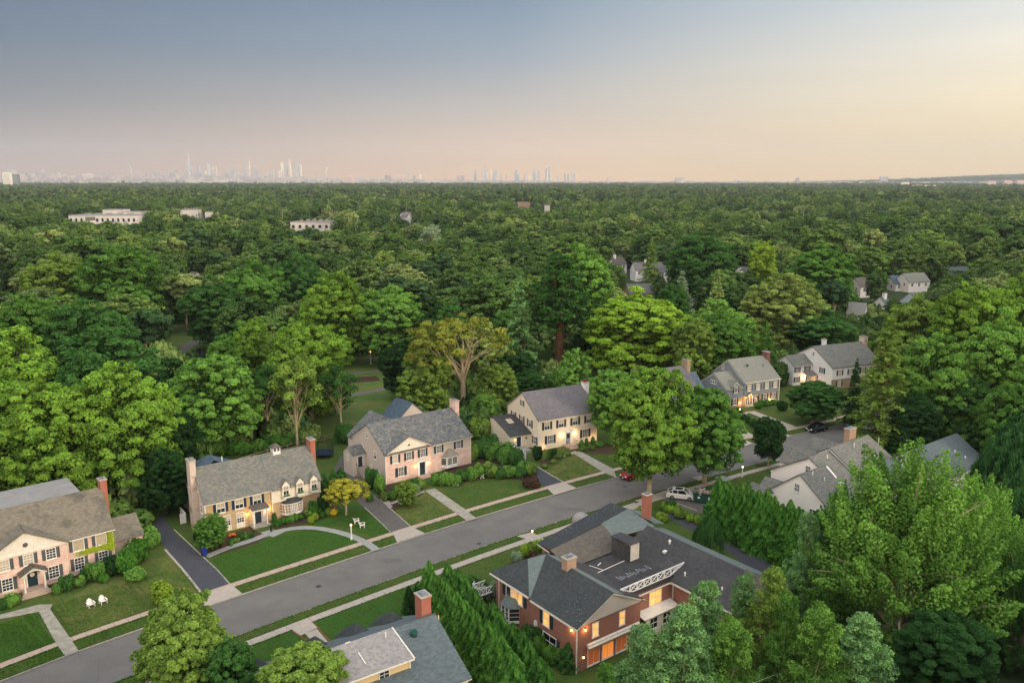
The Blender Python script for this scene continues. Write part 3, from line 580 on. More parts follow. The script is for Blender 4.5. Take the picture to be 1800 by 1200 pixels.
# planting beds
for pts in ([(92,1045),(130,1035),(150,1030),(185,1003),(218,990),(260,975),(262,925),(190,950),(150,985),(85,1030)], [(350,975),(372,978),(450,955),(470,945),(440,925),(400,940),(352,945)],
            [(480,930),(520,925),(560,915),(600,895),(570,870),(500,895),(480,912)], [(660,880),(690,900),(745,868),(740,850),(672,850)], [(768,848),(800,850),(838,844),(850,800),(820,795),(780,818)], [(838,843),(885,840),(958,852),(930,818),(880,800),(850,800)],
            [(945,812),(985,798),(1010,790),(1080,780),(1100,800),(1010,795),(960,820)]):
    patch('planting_bed', pts, .112, M['mulch'])
# park behind the houses
patch('park_grass', [(560,800),(640,830),(760,740),(860,740),(900,700),(800,600),(640,560),(560,600),(580,700)], .02, M['park'])
patch('park_grass', [(280,640),(420,640),(420,575),(300,570)], .02, M['park']); patch('park_grass', [(330,830),(470,800),(600,760),(610,830),(560,850),(380,850)], .112, M['lawn'])
patch('back_lawn', [(300,870),(420,850),(620,800),(600,728),(480,735),(340,770)], .115, M['lawn'])
patch('park_grass', [(1000,690),(1090,690),(1110,560),(1030,560)], .02, M['park'])
def pathw(pts, wd=2.4):
    P = smooth([G(*p)[:2] for p in pts], 5); A = off(P, wd/2); B = off(P, -wd/2); n = len(P); mb = MB()
    mb.add([(x, y, .045) for x, y in A+B], [(i, n+i, n+i+1, i+1) for i in range(n-1)]); structure('path', mb, M['path'])
pathw([(560,705),(620,694),(680,683),(720,676)]); pathw([(560,668),(620,657),(660,652),(720,640)], 1.6); pathw([(310,625),(335,605),(370,590),(420,575)], 4); pathw([(480,600),(520,575),(560,560)], 4)
patch('pond', [(330,655),(380,640),(385,615),(345,612)], .04, M['water'])
patch('path_edge', [(600,664),(660,660),(670,668),(610,674)], .035, M['soil'])

# ------------------------------------------------------------------ house kit
WIN = {}
def win_mesh(w_, h_, nc, nr, kind):
    k = (w_, h_, nc, nr, kind)
    if k not in WIN:
        f = MB(); t = .09; hw, hh = w_/2, h_/2
        f.box(-hw-t, hw+t, -.07, 0, -hh-t, -hh); f.box(-hw-t, hw+t, -.07, 0, hh, hh+t); f.box(-hw-t, -hw, -.07, 0, -hh, hh); f.box(hw, hw+t, -.07, 0, -hh, hh); f.box(-hw-.14, hw+.14, -.12, 0, -hh-.16, -hh-t)
        if nc and kind != 'oval':
            for i in range(1, nc): x = -hw+w_*i/nc; f.box(x-.022, x+.022, -.045, -.012, -hh, hh)
            for j in range(1, nr):
                z = -hh+h_*j/nr; t2 = .045 if abs(j-nr/2) < .3 else .022; f.box(-hw, hw, -.05, -.011, z-t2, z+t2)
        p = MB(); p.add([(-hw,-.012,-hh),(hw,-.012,-hh),(hw,-.012,hh),(-hw,-.012,hh)], [(0,1,2,3)])
        WIN[k] = (f.mesh('window', M['white']), p.mesh('pane', M[kind]))
    return WIN[k]
SH = {}
def shutter_mesh(w_, h_, m):
    k = (w_, h_, m)
    if k not in SH:
        b = MB(); b.box(-w_/2, w_/2, -.05, 0, -h_/2, h_/2); b.box(-w_/2+.06, w_/2-.06, -.065, -.05, -h_/2+.07, -.04); b.box(-w_/2+.06, w_/2-.06, -.065, -.05, .04, h_/2-.07); SH[k] = b.mesh('shutter', M[m])
    return SH[k]
def win(p, x, y, z, w_=1.0, h_=1.35, ang=0, nc=2, nr=4, glass='glass', sh=None, sw=.42, drop=0):
    """window on a wall; ang 0 faces -y, 90 faces +x, -90 faces -x, 180 faces +y"""
    a_ = R(ang); f, g = win_mesh(w_, h_, nc, nr, glass if not isinstance(glass, tuple) else glass[0])
    o = link_mesh('window', f, p, (x, y, z), (0, 0, a_)); link_mesh('pane', g, o)
    if isinstance(glass, tuple):              # blind drawn over the upper part
        mb = MB(); hb = h_*glass[1]; mb.add([(-w_/2,-.02,h_/2-hb),(w_/2,-.02,h_/2-hb),(w_/2,-.02,h_/2),(-w_/2,-.02,h_/2)], [(0,1,2,3)]); mb.build('blind', M['blind'], o)
    if sh:
        for s_ in (-1, 1):
            d = s_*(w_/2+.1+sw/2); link_mesh('shutter', shutter_mesh(sw, h_+.12, sh), p, (x+d*math.cos(a_), y+d*math.sin(a_), z), (0, 0, a_))
    return o
def trim_gable(mb, x, y0, y1, ze, zr, axis='x', t=.16, ry=None):   # rake boards on a gable end at x
    ym = (y0+y1)/2 if ry is None else ry
    for a_ in (y0, y1):
        if axis == 'x': mb.bar((x, a_, ze-.1), (x, ym, zr-.1), .07, t)
        else: mb.bar((a_, x, ze-.1), (ym, x, zr-.1), .07, t)
def chimney(p, x0, x1, y0, y1, z0, z1, m, pots=0, name='chimney'):
    b = MB(); b.box(x0, x1, y0, y1, z0, z1-.25); b.box(x0-.06, x1+.06, y0-.06, y1+.06, z1-.25, z1-.1)
    o = b.build(name, M[m], p); c = MB(); c.box(x0-.1, x1+.1, y0-.1, y1+.1, z1-.1, z1); c.build('chimney_cap', M['kerb'], o)
    f = MB(); cx, cy = (x0+x1)/2, (y0+y1)/2
    if pots:
        for i in range(pots): f.lathe([(.16, z1), (.18, z1+.35), (.2, z1+.4), (.14, z1+.41)], 10, x0+(x1-x0)*(i+.5)/pots, cy)
        f.build('chimney_pot', M['orange_pot'], o); f = MB(); f.box(x0+.02, x1-.02, y0+.1, y1-.1, z1+.46, z1+.52); f.bar((x0+.1,cy,z1), (x0+.1,cy,z1+.48), .05); f.bar((x1-.1,cy,z1), (x1-.1,cy,z1+.48), .05); f.build('chimney_cowl', M['metal_dark'], o)
    else:
        f.box(x0+.2, x1-.2, y0+.2, y1-.2, z1, z1+.12); f.box(cx-.24, cx+.24, cy-.26, cy+.26, z1+.17, z1+.21)
        for sx in (-.17, .17): f.bar((cx+sx, cy, z1+.1), (cx+sx, cy, z1+.19), .04)
        f.build('chimney_cowl', M['rim'], o)
    return o
def door(p, x, y, z, w_=1.0, h_=2.1, m='door_dark', ang=0, name='door'):
    b = MB(); b.box(-w_/2, w_/2, -.06, 0, 0, h_); o = b.build(name, M[m], p); o.location = (x, y, z); o.rotation_euler = (0, 0, R(ang))
    g = MB(); g.box(-w_/2+.18, w_/2-.18, -.075, -.06, h_*.5, h_-.25); g.build('door_glass', M['glass'], o); k = MB(); k.box(w_/2-.16, w_/2-.1, -.12, -.06, 1.0, 1.12); k.build('handle', M['rim'], o)
    f = MB(); f.box(-w_/2-.14, -w_/2, -.09, 0, 0, h_+.14); f.box(w_/2, w_/2+.14, -.09, 0, 0, h_+.14); f.box(-w_/2, w_/2, -.09, 0, h_, h_+.14); f.build('door_frame', M['white'], o)
    return o
def sconce(p, x, y, z, power=16, ang=0):
    b = MB(); b.box(-.07, .07, -.16, 0, .12, .17); b.box(-.05, .05, -.13, -.03, -.16, -.13); b.bar((0, -.02, .1), (0, -.02, -.1), .04); o = b.build('wall_lantern', M['metal_dark'], p); o.location = (x, y, z); o.rotation_euler = (0, 0, R(ang))
    g = MB(); g.box(-.05, .05, -.13, -.03, -.13, .12); g.build('lantern_glass', M['bulb'], o)
    l = bpy.data.objects.new('lantern_light', bpy.data.lights.new('lantern_light', 'POINT')); C.objects.link(l); l.parent = o; l.location = (0, -.35, 0); l.data.energy = power; l.data.color = (1, .55, .22); l.data.shadow_soft_size = .06
def parts(p, **kw):
    for k, (mb, m) in kw.items(): mb.build(k, M[m], p)
def pipe(mb, x, y, z0, z1): mb.box(x-.05, x+.05, y-.06, y+.04, z0, z1)
def gutter(mb, x0, x1, y, z): mb.box(x0, x1, y-.12, y, z-.1, z)

# ---- 1 pink brick house with a wide pediment, at the left edge of the picture
H = empty('brick_house', (-69.7, 92.5, .1), R(41), 'whitewashed pink brick house with broad front pediment and arched portico, leftmost in the row', 'house')
wl = MB(); wl.gable(-4, 20, 0, 8.8, -.3, 5.3, 9.7); wl.box(5.0, 14.1, -.5, 0, -.3, 5.25); parts(H, wall=(wl, 'brick_pink'))
rf = MB(); rf.groof(-4, 20, 0, 8.8, 5.3, 9.75); zr_ = 5.3+1.02*2.75
for s_ in (1, -1):                            # pediment roof running back into the main slope
    ex = 9.55+s_*4.95; rf.slab([(9.55,-.9,7.95),(9.55,2.65,7.95),(ex,-.05,5.15),(ex,-.9,5.15)], .14)
parts(H, roof=(rf, 'shingle_worn'))
pd = MB(); pd.add([(5.0,-.53,5.22),(14.1,-.53,5.22),(9.55,-.53,7.85),(5.0,0,5.22),(14.1,0,5.22),(9.55,0,7.85)], [(0,1,2),(3,5,4),(0,2,5,3),(1,4,5,2),(0,3,4,1)]); parts(H, pediment=(pd, 'trim'))
ov = MB(); ov.lathe([(.3,0),(.3,.05),(.2,.05)], 14); o = ov.build('round_vent', M['shutter_grey'], H); o.location = (9.55,-.55,6.2); o.rotation_euler = (R(90),0,0)
tr = MB(); tr.box(4.7, 14.4, -.6, -.5, 5.05, 5.25); gutter(tr, 14.2, 20.3, -.3, 5.15); pipe(tr, 14.2, -.12, 0, 5.1); pipe(tr, 19.95, -.1, 0, 5.1); tr.box(14.1, 20, -.06, 0, 4.85, 5.1); trim_gable(tr, 20.06, -.2, 9, 5.2, 9.75); parts(H, trim=(tr, 'trim'))
for x, gl in ((7.0,'blind'),(9.7,'blind'),(12.3,'glass')): win(H, x, -.5, 4.15, 1.05, 1.35, 0, 3, 4, gl, 'shutter_grey')
for x in (15.7, 18.5): win(H, x, 0, 4.1, 1.25, 1.4, 0, 0, 0, 'blind', 'shutter_grey')
for x in (7.1, 12.4): win(H, x, -.5, 1.55, 1.1, 1.55, 0, 3, 4, 'glass', 'shutter_grey')
for x in (15.6, 18.6): win(H, x, 0, 1.55, 1.1, 1.55, 0, 3, 4, 'glass', 'shutter_grey')
door(H, 9.9, -.5, .45, 1.15, 2.15); ws = MB(); ws.lathe([(.24,0),(.28,.05),(.17,.06),(.16,0)], 12); o = ws.build('wreath', M['trim'], H); o.location = (9.9,-.62,2.05); o.rotation_euler = (R(90),0,0)
po = MB()
for s_ in (-1, 1): po.lathe([(.15,.4),(.12,.55),(.11,2.35),(.16,2.45)], 10, 9.9+s_*1.15, -1.9)
for k in range(9):                            # arch of the portico
    a0, a1 = math.pi*k/9, math.pi*(k+1)/9; po.bar((9.9-1.05*math.cos(a0), -1.9, 2.35+.75*math.sin(a0)), (9.9-1.05*math.cos(a1), -1.9, 2.35+.75*math.sin(a1)), .16, .14)
for s_ in (-1, 1): po.bar((9.9, -1.95, 3.42), (9.9+s_*1.45, -1.95, 2.55), .14, .2); po.box(9.9+s_*1.15-.08, 9.9+s_*1.15+.08, -1.9, -.5, 2.4, 2.55)
parts(H, portico=(po, 'trim')); pr = MB()
for s_ in (-1, 1): pr.slab([(9.9,-2.15,3.5),(9.9,-.5,3.5),(9.9+s_*1.6,-.5,2.6),(9.9+s_*1.6,-2.15,2.6)], .1)
parts(H, portico_roof=(pr, 'shingle_brown')); st = MB(); st.box(8.5, 11.3, -2.2, -.5, -.2, .42); st.box(8.3, 11.5, -2.6, -2.2, -.2, .26); st.box(8.1, 11.7, -3.0, -2.6, -.2, .12); parts(H, front_steps=(st, 'walk_red'))
chimney(H, 20.0, 20.85, 3.9, 5.3, 0, 11.0, 'brick_orange')
wg = MB(); wg.gable(20.02, 24.2, 1.5, 7.6, -.3, 2.75, 4.75); parts(H, side_wing=(wg, 'brick_pink')); wr = MB(); wr.groof(20.1, 24.2, 1.5, 7.6, 2.75, 4.8, th=.14); parts(H, side_wing_roof=(wr, 'shingle_worn'))
bk = MB(); bk.box(-4, 17.6, 7.0, 13, 0, 9.05); parts(H, rear_dormer=(bk, 'side_beige')); bk = MB(); bk.box(-4.2, 17.9, 5.9, 13.3, 9.06, 9.3); parts(H, rear_roof=(bk, 'white_roof'))
iv = bush(401, 1500, .05, 0, LF, 'ivy'); rng = np.random.default_rng(4); n = 1700; t = rng.uniform(0, 1, n)
P_ = np.where((t < .5)[:, None], np.stack([19.7+rng.normal(size=n)*.22, np.full(n, -.1), rng.uniform(2.2, 5.1, n)], 1), np.stack([19.4-t*4.6*rng.uniform(0, 1, n), np.full(n, -.08), 3.15-.5*rng.uniform(0, 1, n)*t+rng.normal(size=n)*.14], 1)); P_[:, 1] -= rng.uniform(0, .12, n)
ivm = leaf_mesh('climbing_vine', P_, np.tile([0, -1, .3], (n, 1))+rng.normal(size=(n, 3))*.3, np.full(n, .09), rng.uniform(.3, 1, n), LF, rng=rng)
o = link_mesh('climbing_vine', ivm, None, (-69.7, 92.5, .1), (0, 0, R(41))); o.color = lin('#8c9c2c'); tag(o, 'yellow green vine climbing the right corner of the pink brick house', 'vine')

# ---- 2 tan stone house with three wall dormers and a cupola
H = empty('stone_house', (-45.2, 114.5, .1), R(36.5), 'tan stone house with navy shutters, three small dormers, bow window and roof cupola', 'house')
wl = MB(); wl.box(0, 10, .02, 8.6, -.3, 5.1); wl.box(10, 17.8, 0, 8.6, -.3, 2.95); parts(H, wall=(wl, 'stone'))
wl = MB(); wl.gable(-.06, 17.86, .08, 8.6, 0, 5.05, 9.35); parts(H, gable_wall=(wl, 'side_beige'))
up = MB(); up.box(9.98, 18.0, -.18, .1, 2.95, 4.9); parts(H, upper_panel=(up, 'panel')); bt = MB()
for x in np.arange(10.4, 18, .55): bt.box(x-.02, x+.02, -.205, -.18, 3.05, 4.75)
bt.box(9.95, 18.05, -.26, -.18, 2.86, 3.0); bt.box(9.95, 10.1, -.22, -.18, 3, 4.9); gutter(bt, -.3, 9.95, -.3, 5.02); bt.box(0, 9.95, -.05, .02, 4.72, 4.98); pipe(bt, 10.02, -.25, 0, 3.0); trim_gable(bt, -.1, -.15, 8.75, 5.0, 9.35); trim_gable(bt, 17.92, -.3, 8.75, 4.8, 9.35); bt.box(-.1, .06, -.04, .02, 0, 5); parts(H, trim=(bt, 'trim'))
rf = MB(); rf.slab([(-.25,4.3,9.4),(10.0,4.3,9.4),(10.0,-.35,4.95),(-.25,-.35,4.95)]); rf.slab([(10.01,4.3,9.46),(18.1,4.3,9.46),(18.1,-.5,4.86),(10.01,-.5,4.86)]); rf.slab([(-.25,4.3,9.4),(18.1,4.3,9.4),(18.1,8.95,4.9),(-.25,8.95,4.9)]); parts(H, roof=(rf, 'shingle_grey'))
for x in (12.15, 14.45, 16.75):
    d = MB(); d.gable(x-.62, x+.62, -.56, 1.6, 3.5, 5.45, 6.15, 'y'); o = d.build('dormer', M['panel'], H); r_ = MB(); r_.groof(x-.62, x+.62, -.56, 1.7, 5.45, 6.2, 'y', .18, .12, th=.08); r_.build('dormer_roof', M['shingle_grey'], o)
    win(H, x, -.56, 4.6, .8, 1.35, 0, 2, 2, ('glass', .5)); bx = MB(); bx.box(x-.55, x+.55, -.95, -.6, 3.45, 3.68); bx.build('window_box', M['white'], H)
    rg = np.random.default_rng(int(x)); P_ = np.stack([x+rg.uniform(-.5, .5, 260), -.78+rg.uniform(-.2, .2, 260), 3.66+rg.uniform(0, .3, 260)], 1); o = link_mesh('window_box_plants', leaf_mesh('window_box_plants', P_, rg.normal(size=(260, 3)), np.full(260, .06), rg.uniform(0, 1, 260), LF, rng=rg), H); o.color = lin('#5c7a3a')
for x in (2.25, 5.0, 7.75): win(H, x, .02, 3.95, 1.15, 1.35, 0, 2, 2, ('glass', .6), 'shutter_blue')
win(H, 5.05, .02, 1.75, 1.0, 1.5, 0, 3, 4, ('glass', .45)); win(H, 3.0, .02, 1.75, 1.0, 1.5, 0, 3, 4, ('glass', .45)); [parts(H, window_apron=(MB().box(x_, x_+1.3, -.05, .02, .15, .95), 'trim')) for x_ in (4.4, 2.35)]
door(H, 7.75, .02, .2, 1.0, 2.15); sl = MB(); sl.box(6.85, 7.05, -.08, .02, .2, 2.5); sl.box(8.45, 8.95, -.08, .02, .2, 2.5); sl.lathe([(.14,.15),(.11,.3),(.1,2.4),(.14,2.5)], 10, 6.75, -1.0); sl.lathe([(.14,.15),(.11,.3),(.1,2.4),(.14,2.5)], 10, 8.8, -1.0); sl.box(6.5, 9.05, -1.15, .0, 2.5, 2.75); parts(H, portico=(sl, 'white'))
pr = MB(); pr.slab([(6.4,-1.3,2.78),(9.15,-1.3,2.78),(9.0,.02,3.25),(6.55,.02,3.25)], .08); parts(H, portico_roof=(pr, 'shingle_brown')); stp = MB(); stp.box(6.4, 9.2, -1.6, 0, -.2, .16); parts(H, doorstep=(stp, 'bluestone'))
sconce(H, 6.15, .02, 2.05, 30); sconce(H, 9.45, .02, 2.05, 30)
bw = MB(); bp = [(11.3,0),(11.75,-.75),(12.6,-1.05),(13.7,-1.05),(14.55,-.75),(15.0,0)]; bw.prism([(x, y) for x, y in bp], .6, .95); bw.prism(bp, 2.3, 2.5)
for x, y in bp[1:-1]+[(13.15,-1.05),(12.87,-1.05),(13.43,-1.05)]: bw.bar((x, y, .9), (x, y, 2.35), .12)
for z in (1.4, 1.85):
    for (x0, y0), (x1, y1) in zip(bp[:-1], bp[1:]): bw.bar((x0, y0, z), (x1, y1, z), .06)
for (x0, y0), (x1, y1) in zip(bp[:-1], bp[1:]): bw.bar(((x0+x1)/2, (y0+y1)/2, .9), ((x0+x1)/2, (y0+y1)/2, 2.35), .07)
o = bw.build('bow_window', M['white'], H); gw = MB(); gw.prism([(x*.985+.2, y*.93+.02) for x, y in bp], .95, 2.3); gw.build('pane', M['half_lit'], o)
br = MB(); br.add([(x, y-.12 if y < 0 else y, 2.5) for x, y in bp]+[(12.2,-.0,3.15),(14.1,-.0,3.15),(12.6,-.45,3.05),(13.7,-.45,3.05)], [(0,1,8,6),(1,2,8),(2,3,9,8),(3,4,9),(4,5,7,9),(6,8,9,7)]); br.build('bow_window_roof', M['shingle_dark'], o)
chimney(H, -.95, -.08, 3.1, 4.9, -.2, 11.0, 'brick_washed'); chimney(H, 17.95, 18.75, 3.0, 4.7, -.2, 10.7, 'brick_orange')
win(H, -.06, 1.6, 3.9, .55, 1.2, -90, 1, 2); win(H, -.06, 7.0, 3.9, .55, 1.2, -90, 1, 2); win(H, -.06, 3.0, 6.6, .4, .7, -90, 1, 2)
cu = MB(); cu.box(12.0, 13.2, 3.75, 4.85, 9.0, 10.25); o = cu.build('cupola', M['white'], H); cr = MB(); cr.add([(11.8,3.55,10.25),(13.4,3.55,10.25),(13.4,5.05,10.25),(11.8,5.05,10.25),(12.6,4.3,10.95)], [(0,1,4),(1,2,4),(2,3,4),(3,0,4),(3,2,1,0)]); cr.build('cupola_roof', M['shingle_brown'], o)
for x in (12.15, 12.7):
    lv = MB(); lv.box(x, x+.35, 3.735, 3.75, 9.7, 10.2)
    for z in np.arange(9.75, 10.15, .12): lv.box(x, x+.35, 3.70, 3.735, z, z+.06)
    lv.build('louvre', M['shutter_grey'], o)
rw = MB(); rw.box(.5, 9.5, 8.7, 16.5, -.3, 5.0); parts(H, rear_wing=(rw, 'side_beige')); rr = MB(); ap_ = (4.6, 13.0, 8.1); bp_ = (4.6, 10.0, 8.1)
rr.slab([(.2,8.7,5.0),(.2,16.8,5.0),ap_,bp_], .12); rr.slab([(9.8,8.7,5.0),bp_,ap_,(9.8,16.8,5.0)], .12); rr.slab([(.2,16.8,5.0),(9.8,16.8,5.0),ap_], .12); parts(H, rear_wing_roof=(rr, 'slate_blue'))
vp = MB(); vp.box(5.9, 6.05, 10.4, 10.55, 7.1, 8.3); parts(H, vent_pipe=(vp, 'white')); fn = MB(); fn.box(-1.2, -1.1, 6.9, 9.8, .1, 1.7); fn.box(-2.0, -1.1, 6.8, 6.9, .1, 1.7); parts(H, side_railing=(fn, 'white'))

# ---- 3 pink brick house with pediment, beige siding and slate roof
H = empty('brick_house', (-21.9, 135.8, .1), R(38), 'pink brick and beige clapboard house with mottled slate roof and lantern-lit black door', 'house')
wl = MB(); wl.gable(0, 18, .05, 12.6, -.3, 5.4, 9.15); parts(H, siding_wall=(wl, 'side_beige')); wl = MB(); wl.box(.0, 9.35, -.12, .06, -.3, 5.3); wl.box(9.35, 18.03, -.05, .06, -.3, 3.1); parts(H, brick_front=(wl, 'brick_pink'))
pd = MB(); pd.add([(.0,-.14,5.3),(9.35,-.14,5.3),(4.7,-.14,7.75),(.0,.3,5.3),(9.35,.3,5.3),(4.7,.3,7.75)], [(0,1,2),(3,5,4),(0,2,5,3),(1,4,5,2),(0,3,4,1)]); parts(H, pediment=(pd, 'panel'))
ov = MB(); ov.lathe([(.34,0),(.34,.06),(.2,.06)], 16); o = ov.build('oval_vent', M['white'], H); o.location = (4.7,-.16,6.3); o.rotation_euler = (R(90),0,0); ov = MB(); ov.lathe([(.2,0),(.2,.08)], 14); o2 = ov.build('vent_glass', M['glass'], o)
rf = MB(); rf.slab([(-.2,6.3,9.25),(18.2,6.3,9.25),(18.2,-.35,5.2),(-.2,-.35,5.2)]); rf.slab([(-.2,6.3,9.25),(18.2,6.3,9.25),(18.2,12.95,5.2),(-.2,12.95,5.2)])
for s_ in (1, -1): ex = 4.7+s_*4.95; rf.slab([(4.7,-.45,7.85),(4.7,4.2,7.85),(ex,.25,5.3),(ex,-.45,5.3)], .14)
for s_ in (1, -1): ex = 4.9+s_*5.1; rf.slab([(4.9,6.2,9.3),(4.9,14.1,9.3),(ex,14.1,5.2),(ex,12.2,5.2)], .14)
parts(H, roof=(rf, 'slate')); rw = MB(); rw.gable(.02, 9.8, 12.0, 13.9, -.3, 5.2, 9.0, 'y'); parts(H, rear_wing=(rw, 'side_beige'))
tr = MB(); tr.bar((-.1,-.3,5.25),(4.7,-.3,7.8),.06,.2); tr.bar((9.5,-.3,5.25),(4.7,-.3,7.8),.06,.2); tr.box(-.1, 9.5, -.22, -.12, 5.2, 5.38); gutter(tr, 9.5, 18.2, -.28, 5.25); tr.box(9.4, 18, -.03, .05, 4.95, 5.15); trim_gable(tr, -.06, -.1, 12.75, 5.3, 9.15); trim_gable(tr, 18.06, -.1, 12.75, 5.3, 9.15); tr.box(-.06, .1, -.16, -.1, 0, 5.3); pipe(tr, 17.95, -.1, 0, 5.2); pipe(tr, .0, 12.65, 0, 5.2); parts(H, trim=(tr, 'trim'))
for x, gl in ((1.9,'blind'),(4.7,'glass'),(7.5,'glass')): win(H, x, -.12, 4.25, .95, 1.35, 0, 3, 4, gl, 'shutter_dark')
for x in (11.0, 15.3): win(H, x, .05, 4.15, .95, 1.25, 0, 3, 4, 'glass', 'shutter_dark')
win(H, 3.0, -.12, 1.75, 1.0, 1.5, 0, 3, 4, 'glass', 'shutter_dark', .55)
door(H, 7.35, -.12, .25, 1.1, 2.3); po = MB()
for s_ in (-1, 1): po.box(7.35+s_*.82-.13, 7.35+s_*.82+.13, -.3, -.12, .2, 2.75); po.bar((7.35, -.32, 3.35), (7.35+s_*1.15, -.32, 2.75), .3, .12)
po.box(6.3, 8.4, -.36, -.12, 2.7, 2.85); po.add([(6.4,-.3,2.8),(8.3,-.3,2.8),(7.35,-.3,3.3)], [(0,1,2)]); parts(H, door_surround=(po, 'white')); st = MB(); st.box(6.2, 8.5, -1.3, -.12, -.2, .2); st.box(6.0, 8.7, -1.7, -1.3, -.2, .08); parts(H, doorstep=(st, 'walk_red'))
sconce(H, 6.05, -.12, 2.1, 18); sconce(H, 8.65, -.12, 2.1, 18)
bp = [(11.4,-.05),(12.1,-.95),(14.4,-.95),(15.1,-.05)]; bw = MB(); bw.prism(bp, .5, 1.1); bw.prism(bp, 2.35, 2.6)
for x, y in bp[1:3]: bw.bar((x, y, 1.0), (x, y, 2.4), .2)
bw.bar((13.25,-.95,1.0),(13.25,-.95,2.4),.16)
for z in (1.4, 1.75, 2.1):
    for (x0, y0), (x1, y1) in zip(bp[:-1], bp[1:]): bw.bar((x0, y0, z), (x1, y1, z), .035)
for x in (12.45, 12.8, 13.7, 14.05): bw.bar((x,-.95,1.1),(x,-.95,2.35),.035)
o = bw.build('bay_window', M['white'], H); gw = MB(); gw.prism([(11.5,-.05),(12.14,-.88),(14.36,-.88),(15.0,-.05)], 1.1, 2.35); gw.build('pane', M['glass'], o)
br = MB(); pr_ = [(1.0,2.6),(.8,2.78),(.62,3.0),(.45,3.3),(.12,3.9)]; vs_ = []
for k_, z in pr_: vs_ += [(13.25+(x-13.25)*k_*1.08, (y+.05)*k_*1.15-.05, z) for x, y in bp]
br.add(vs_, [(i*4+j, i*4+j+1, (i+1)*4+j+1, (i+1)*4+j) for i in range(4) for j in range(3)]); br.build('bay_window_roof', M['metal_roof'], o)
win(H, 0, 3.5, 4.4, .75, 1.35, -90, 1, 2, ('glass', .5)); win(H, 0, 8.2, 4.4, .75, 1.35, -90, 1, 2, ('glass', .5)); win(H, 0, 6.3, 7.4, .5, .85, -90, 1, 2, ('glass', .3)); win(H, 0, 5.2, 1.7, .6, .9, -90, 2, 2, 'blind'); win(H, 0, 2.2, 1.2, .6, .9, -90, 2, 2, 'blind')
an = MB(); an.gable(-2.7, 0, 7.0, 10.4, -.3, 4.0, 5.0); parts(H, side_porch=(an, 'side_beige')); ar = MB(); ar.groof(-2.7, -.02, 7.0, 10.4, 4.0, 5.05, oh=.2, og=.12, th=.1); parts(H, side_porch_roof=(ar, 'slate')); win(H, -2.7, 8.7, 3.2, .6, .9, -90, 2, 2, 'blind'); door(H, -1.2, 7.0, 1.6, .85, 1.9); sp_ = MB()
for k in range(6): sp_.box(-1.9, -.4, 6.4-k*.3, 7.0-k*.3, -.2, 1.55-k*.25)
parts(H, side_steps=(sp_, 'concrete')); hr = MB(); hr.bar((-1.95,7.0,2.4),(-1.95,4.9,1.0),.05); hr.bar((-1.95,4.9,.1),(-1.95,4.9,1.0),.05); hr.bar((-1.95,7,1.6),(-1.95,7,2.4),.05); parts(H, handrail=(hr, 'metal_dark'))
chimney(H, 18.05, 18.95, 5.0, 6.9, -.2, 10.9, 'brick_pink')
G3 = empty('garage', (-23.5, 163.5, .0), R(38), 'low garage with blue grey slate roof behind the pink brick house', 'garage'); wl = MB(); wl.gable(0, 7, 0, 6, -.2, 3.4, 6.4, 'y'); parts(G3, wall=(wl, 'side_beige')); rf = MB(); rf.groof(0, 7, 0, 6, 3.4, 6.45, 'y'); parts(G3, roof=(rf, 'slate_blue'))

# ---- 4 cream clapboard house
H = empty('clapboard_house', (5.1, 154.0, .1), R(29), 'cream clapboard house with dark shutters, white chimney with orange pots and low side wing', 'house')
wl = MB(); wl.gable(0, 13.8, 0, 12.4, -.3, 6.15, 10.15); parts(H, wall=(wl, 'side_cream')); rf = MB(); rf.groof(0, 13.8, 0, 12.4, 6.15, 10.25, oh=.3, og=.2); parts(H, roof=(rf, 'shingle_mauve'))
tr = MB(); gutter(tr, -.1, 13.95, -.28, 6.0); tr.box(0, 13.8, -.05, 0, 5.75, 5.98); trim_gable(tr, -.05, -.15, 12.55, 6.1, 10.2); trim_gable(tr, 13.85, -.15, 12.55, 6.1, 10.2); tr.box(-.05, .14, -.06, 0, 0, 5.95); tr.box(13.66, 13.86, -.06, 0, 0, 5.95); pipe(tr, 13.7, -.12, 0, 5.95); parts(H, trim=(tr, 'trim'))
for x in (2.0, 5.25, 8.55, 11.85): win(H, x, 0, 4.75, 1.1, 1.45, 0, 2, 2, ('glass', .45), 'shutter_dark', .5)
for x in (2.75, 11.0): win(H, x, 0, 1.9, 1.2, 1.55, 0, 3, 4, 'glass', 'shutter_dark', .55)
for y in (3.2, 6.4, 9.8): win(H, 0, y, 4.75, .95, 1.45, -90, 2, 2, ('glass', .35), 'shutter_dark', .5)
win(H, 0, 6.3, 8.1, .75, 1.1, -90, 2, 2, 'glass', 'shutter_dark', .34); win(H, 0, 1.3, 1.8, .95, 1.45, -90, 2, 2, 'glass', 'shutter_dark', .42)
door(H, 6.9, 0, .45, 1.0, 2.2, 'door_grey'); po = MB(); po.box(6.0, 6.25, -.16, 0, .3, 2.8); po.box(7.55, 7.8, -.16, 0, .3, 2.8); po.box(5.85, 7.95, -.22, 0, 2.78, 2.95)
for s_ in (-1, 1): po.bar((6.9,-.16,3.5),(6.9+s_*1.1,-.16,2.98),.22,.12)
po.add([(5.95,-.1,2.95),(7.85,-.1,2.95),(6.9,-.1,3.45)], [(0,1,2)]); parts(H, door_surround=(po, 'white')); st = MB(); st.box(5.7, 8.1, -1.6, 0, -.2, .42); st.box(5.9, 7.9, -2.0, -1.6, -.2, .26); st.box(5.9, 7.9, -2.4, -2.0, -.2, .1); parts(H, front_steps=(st, 'walk_red'))
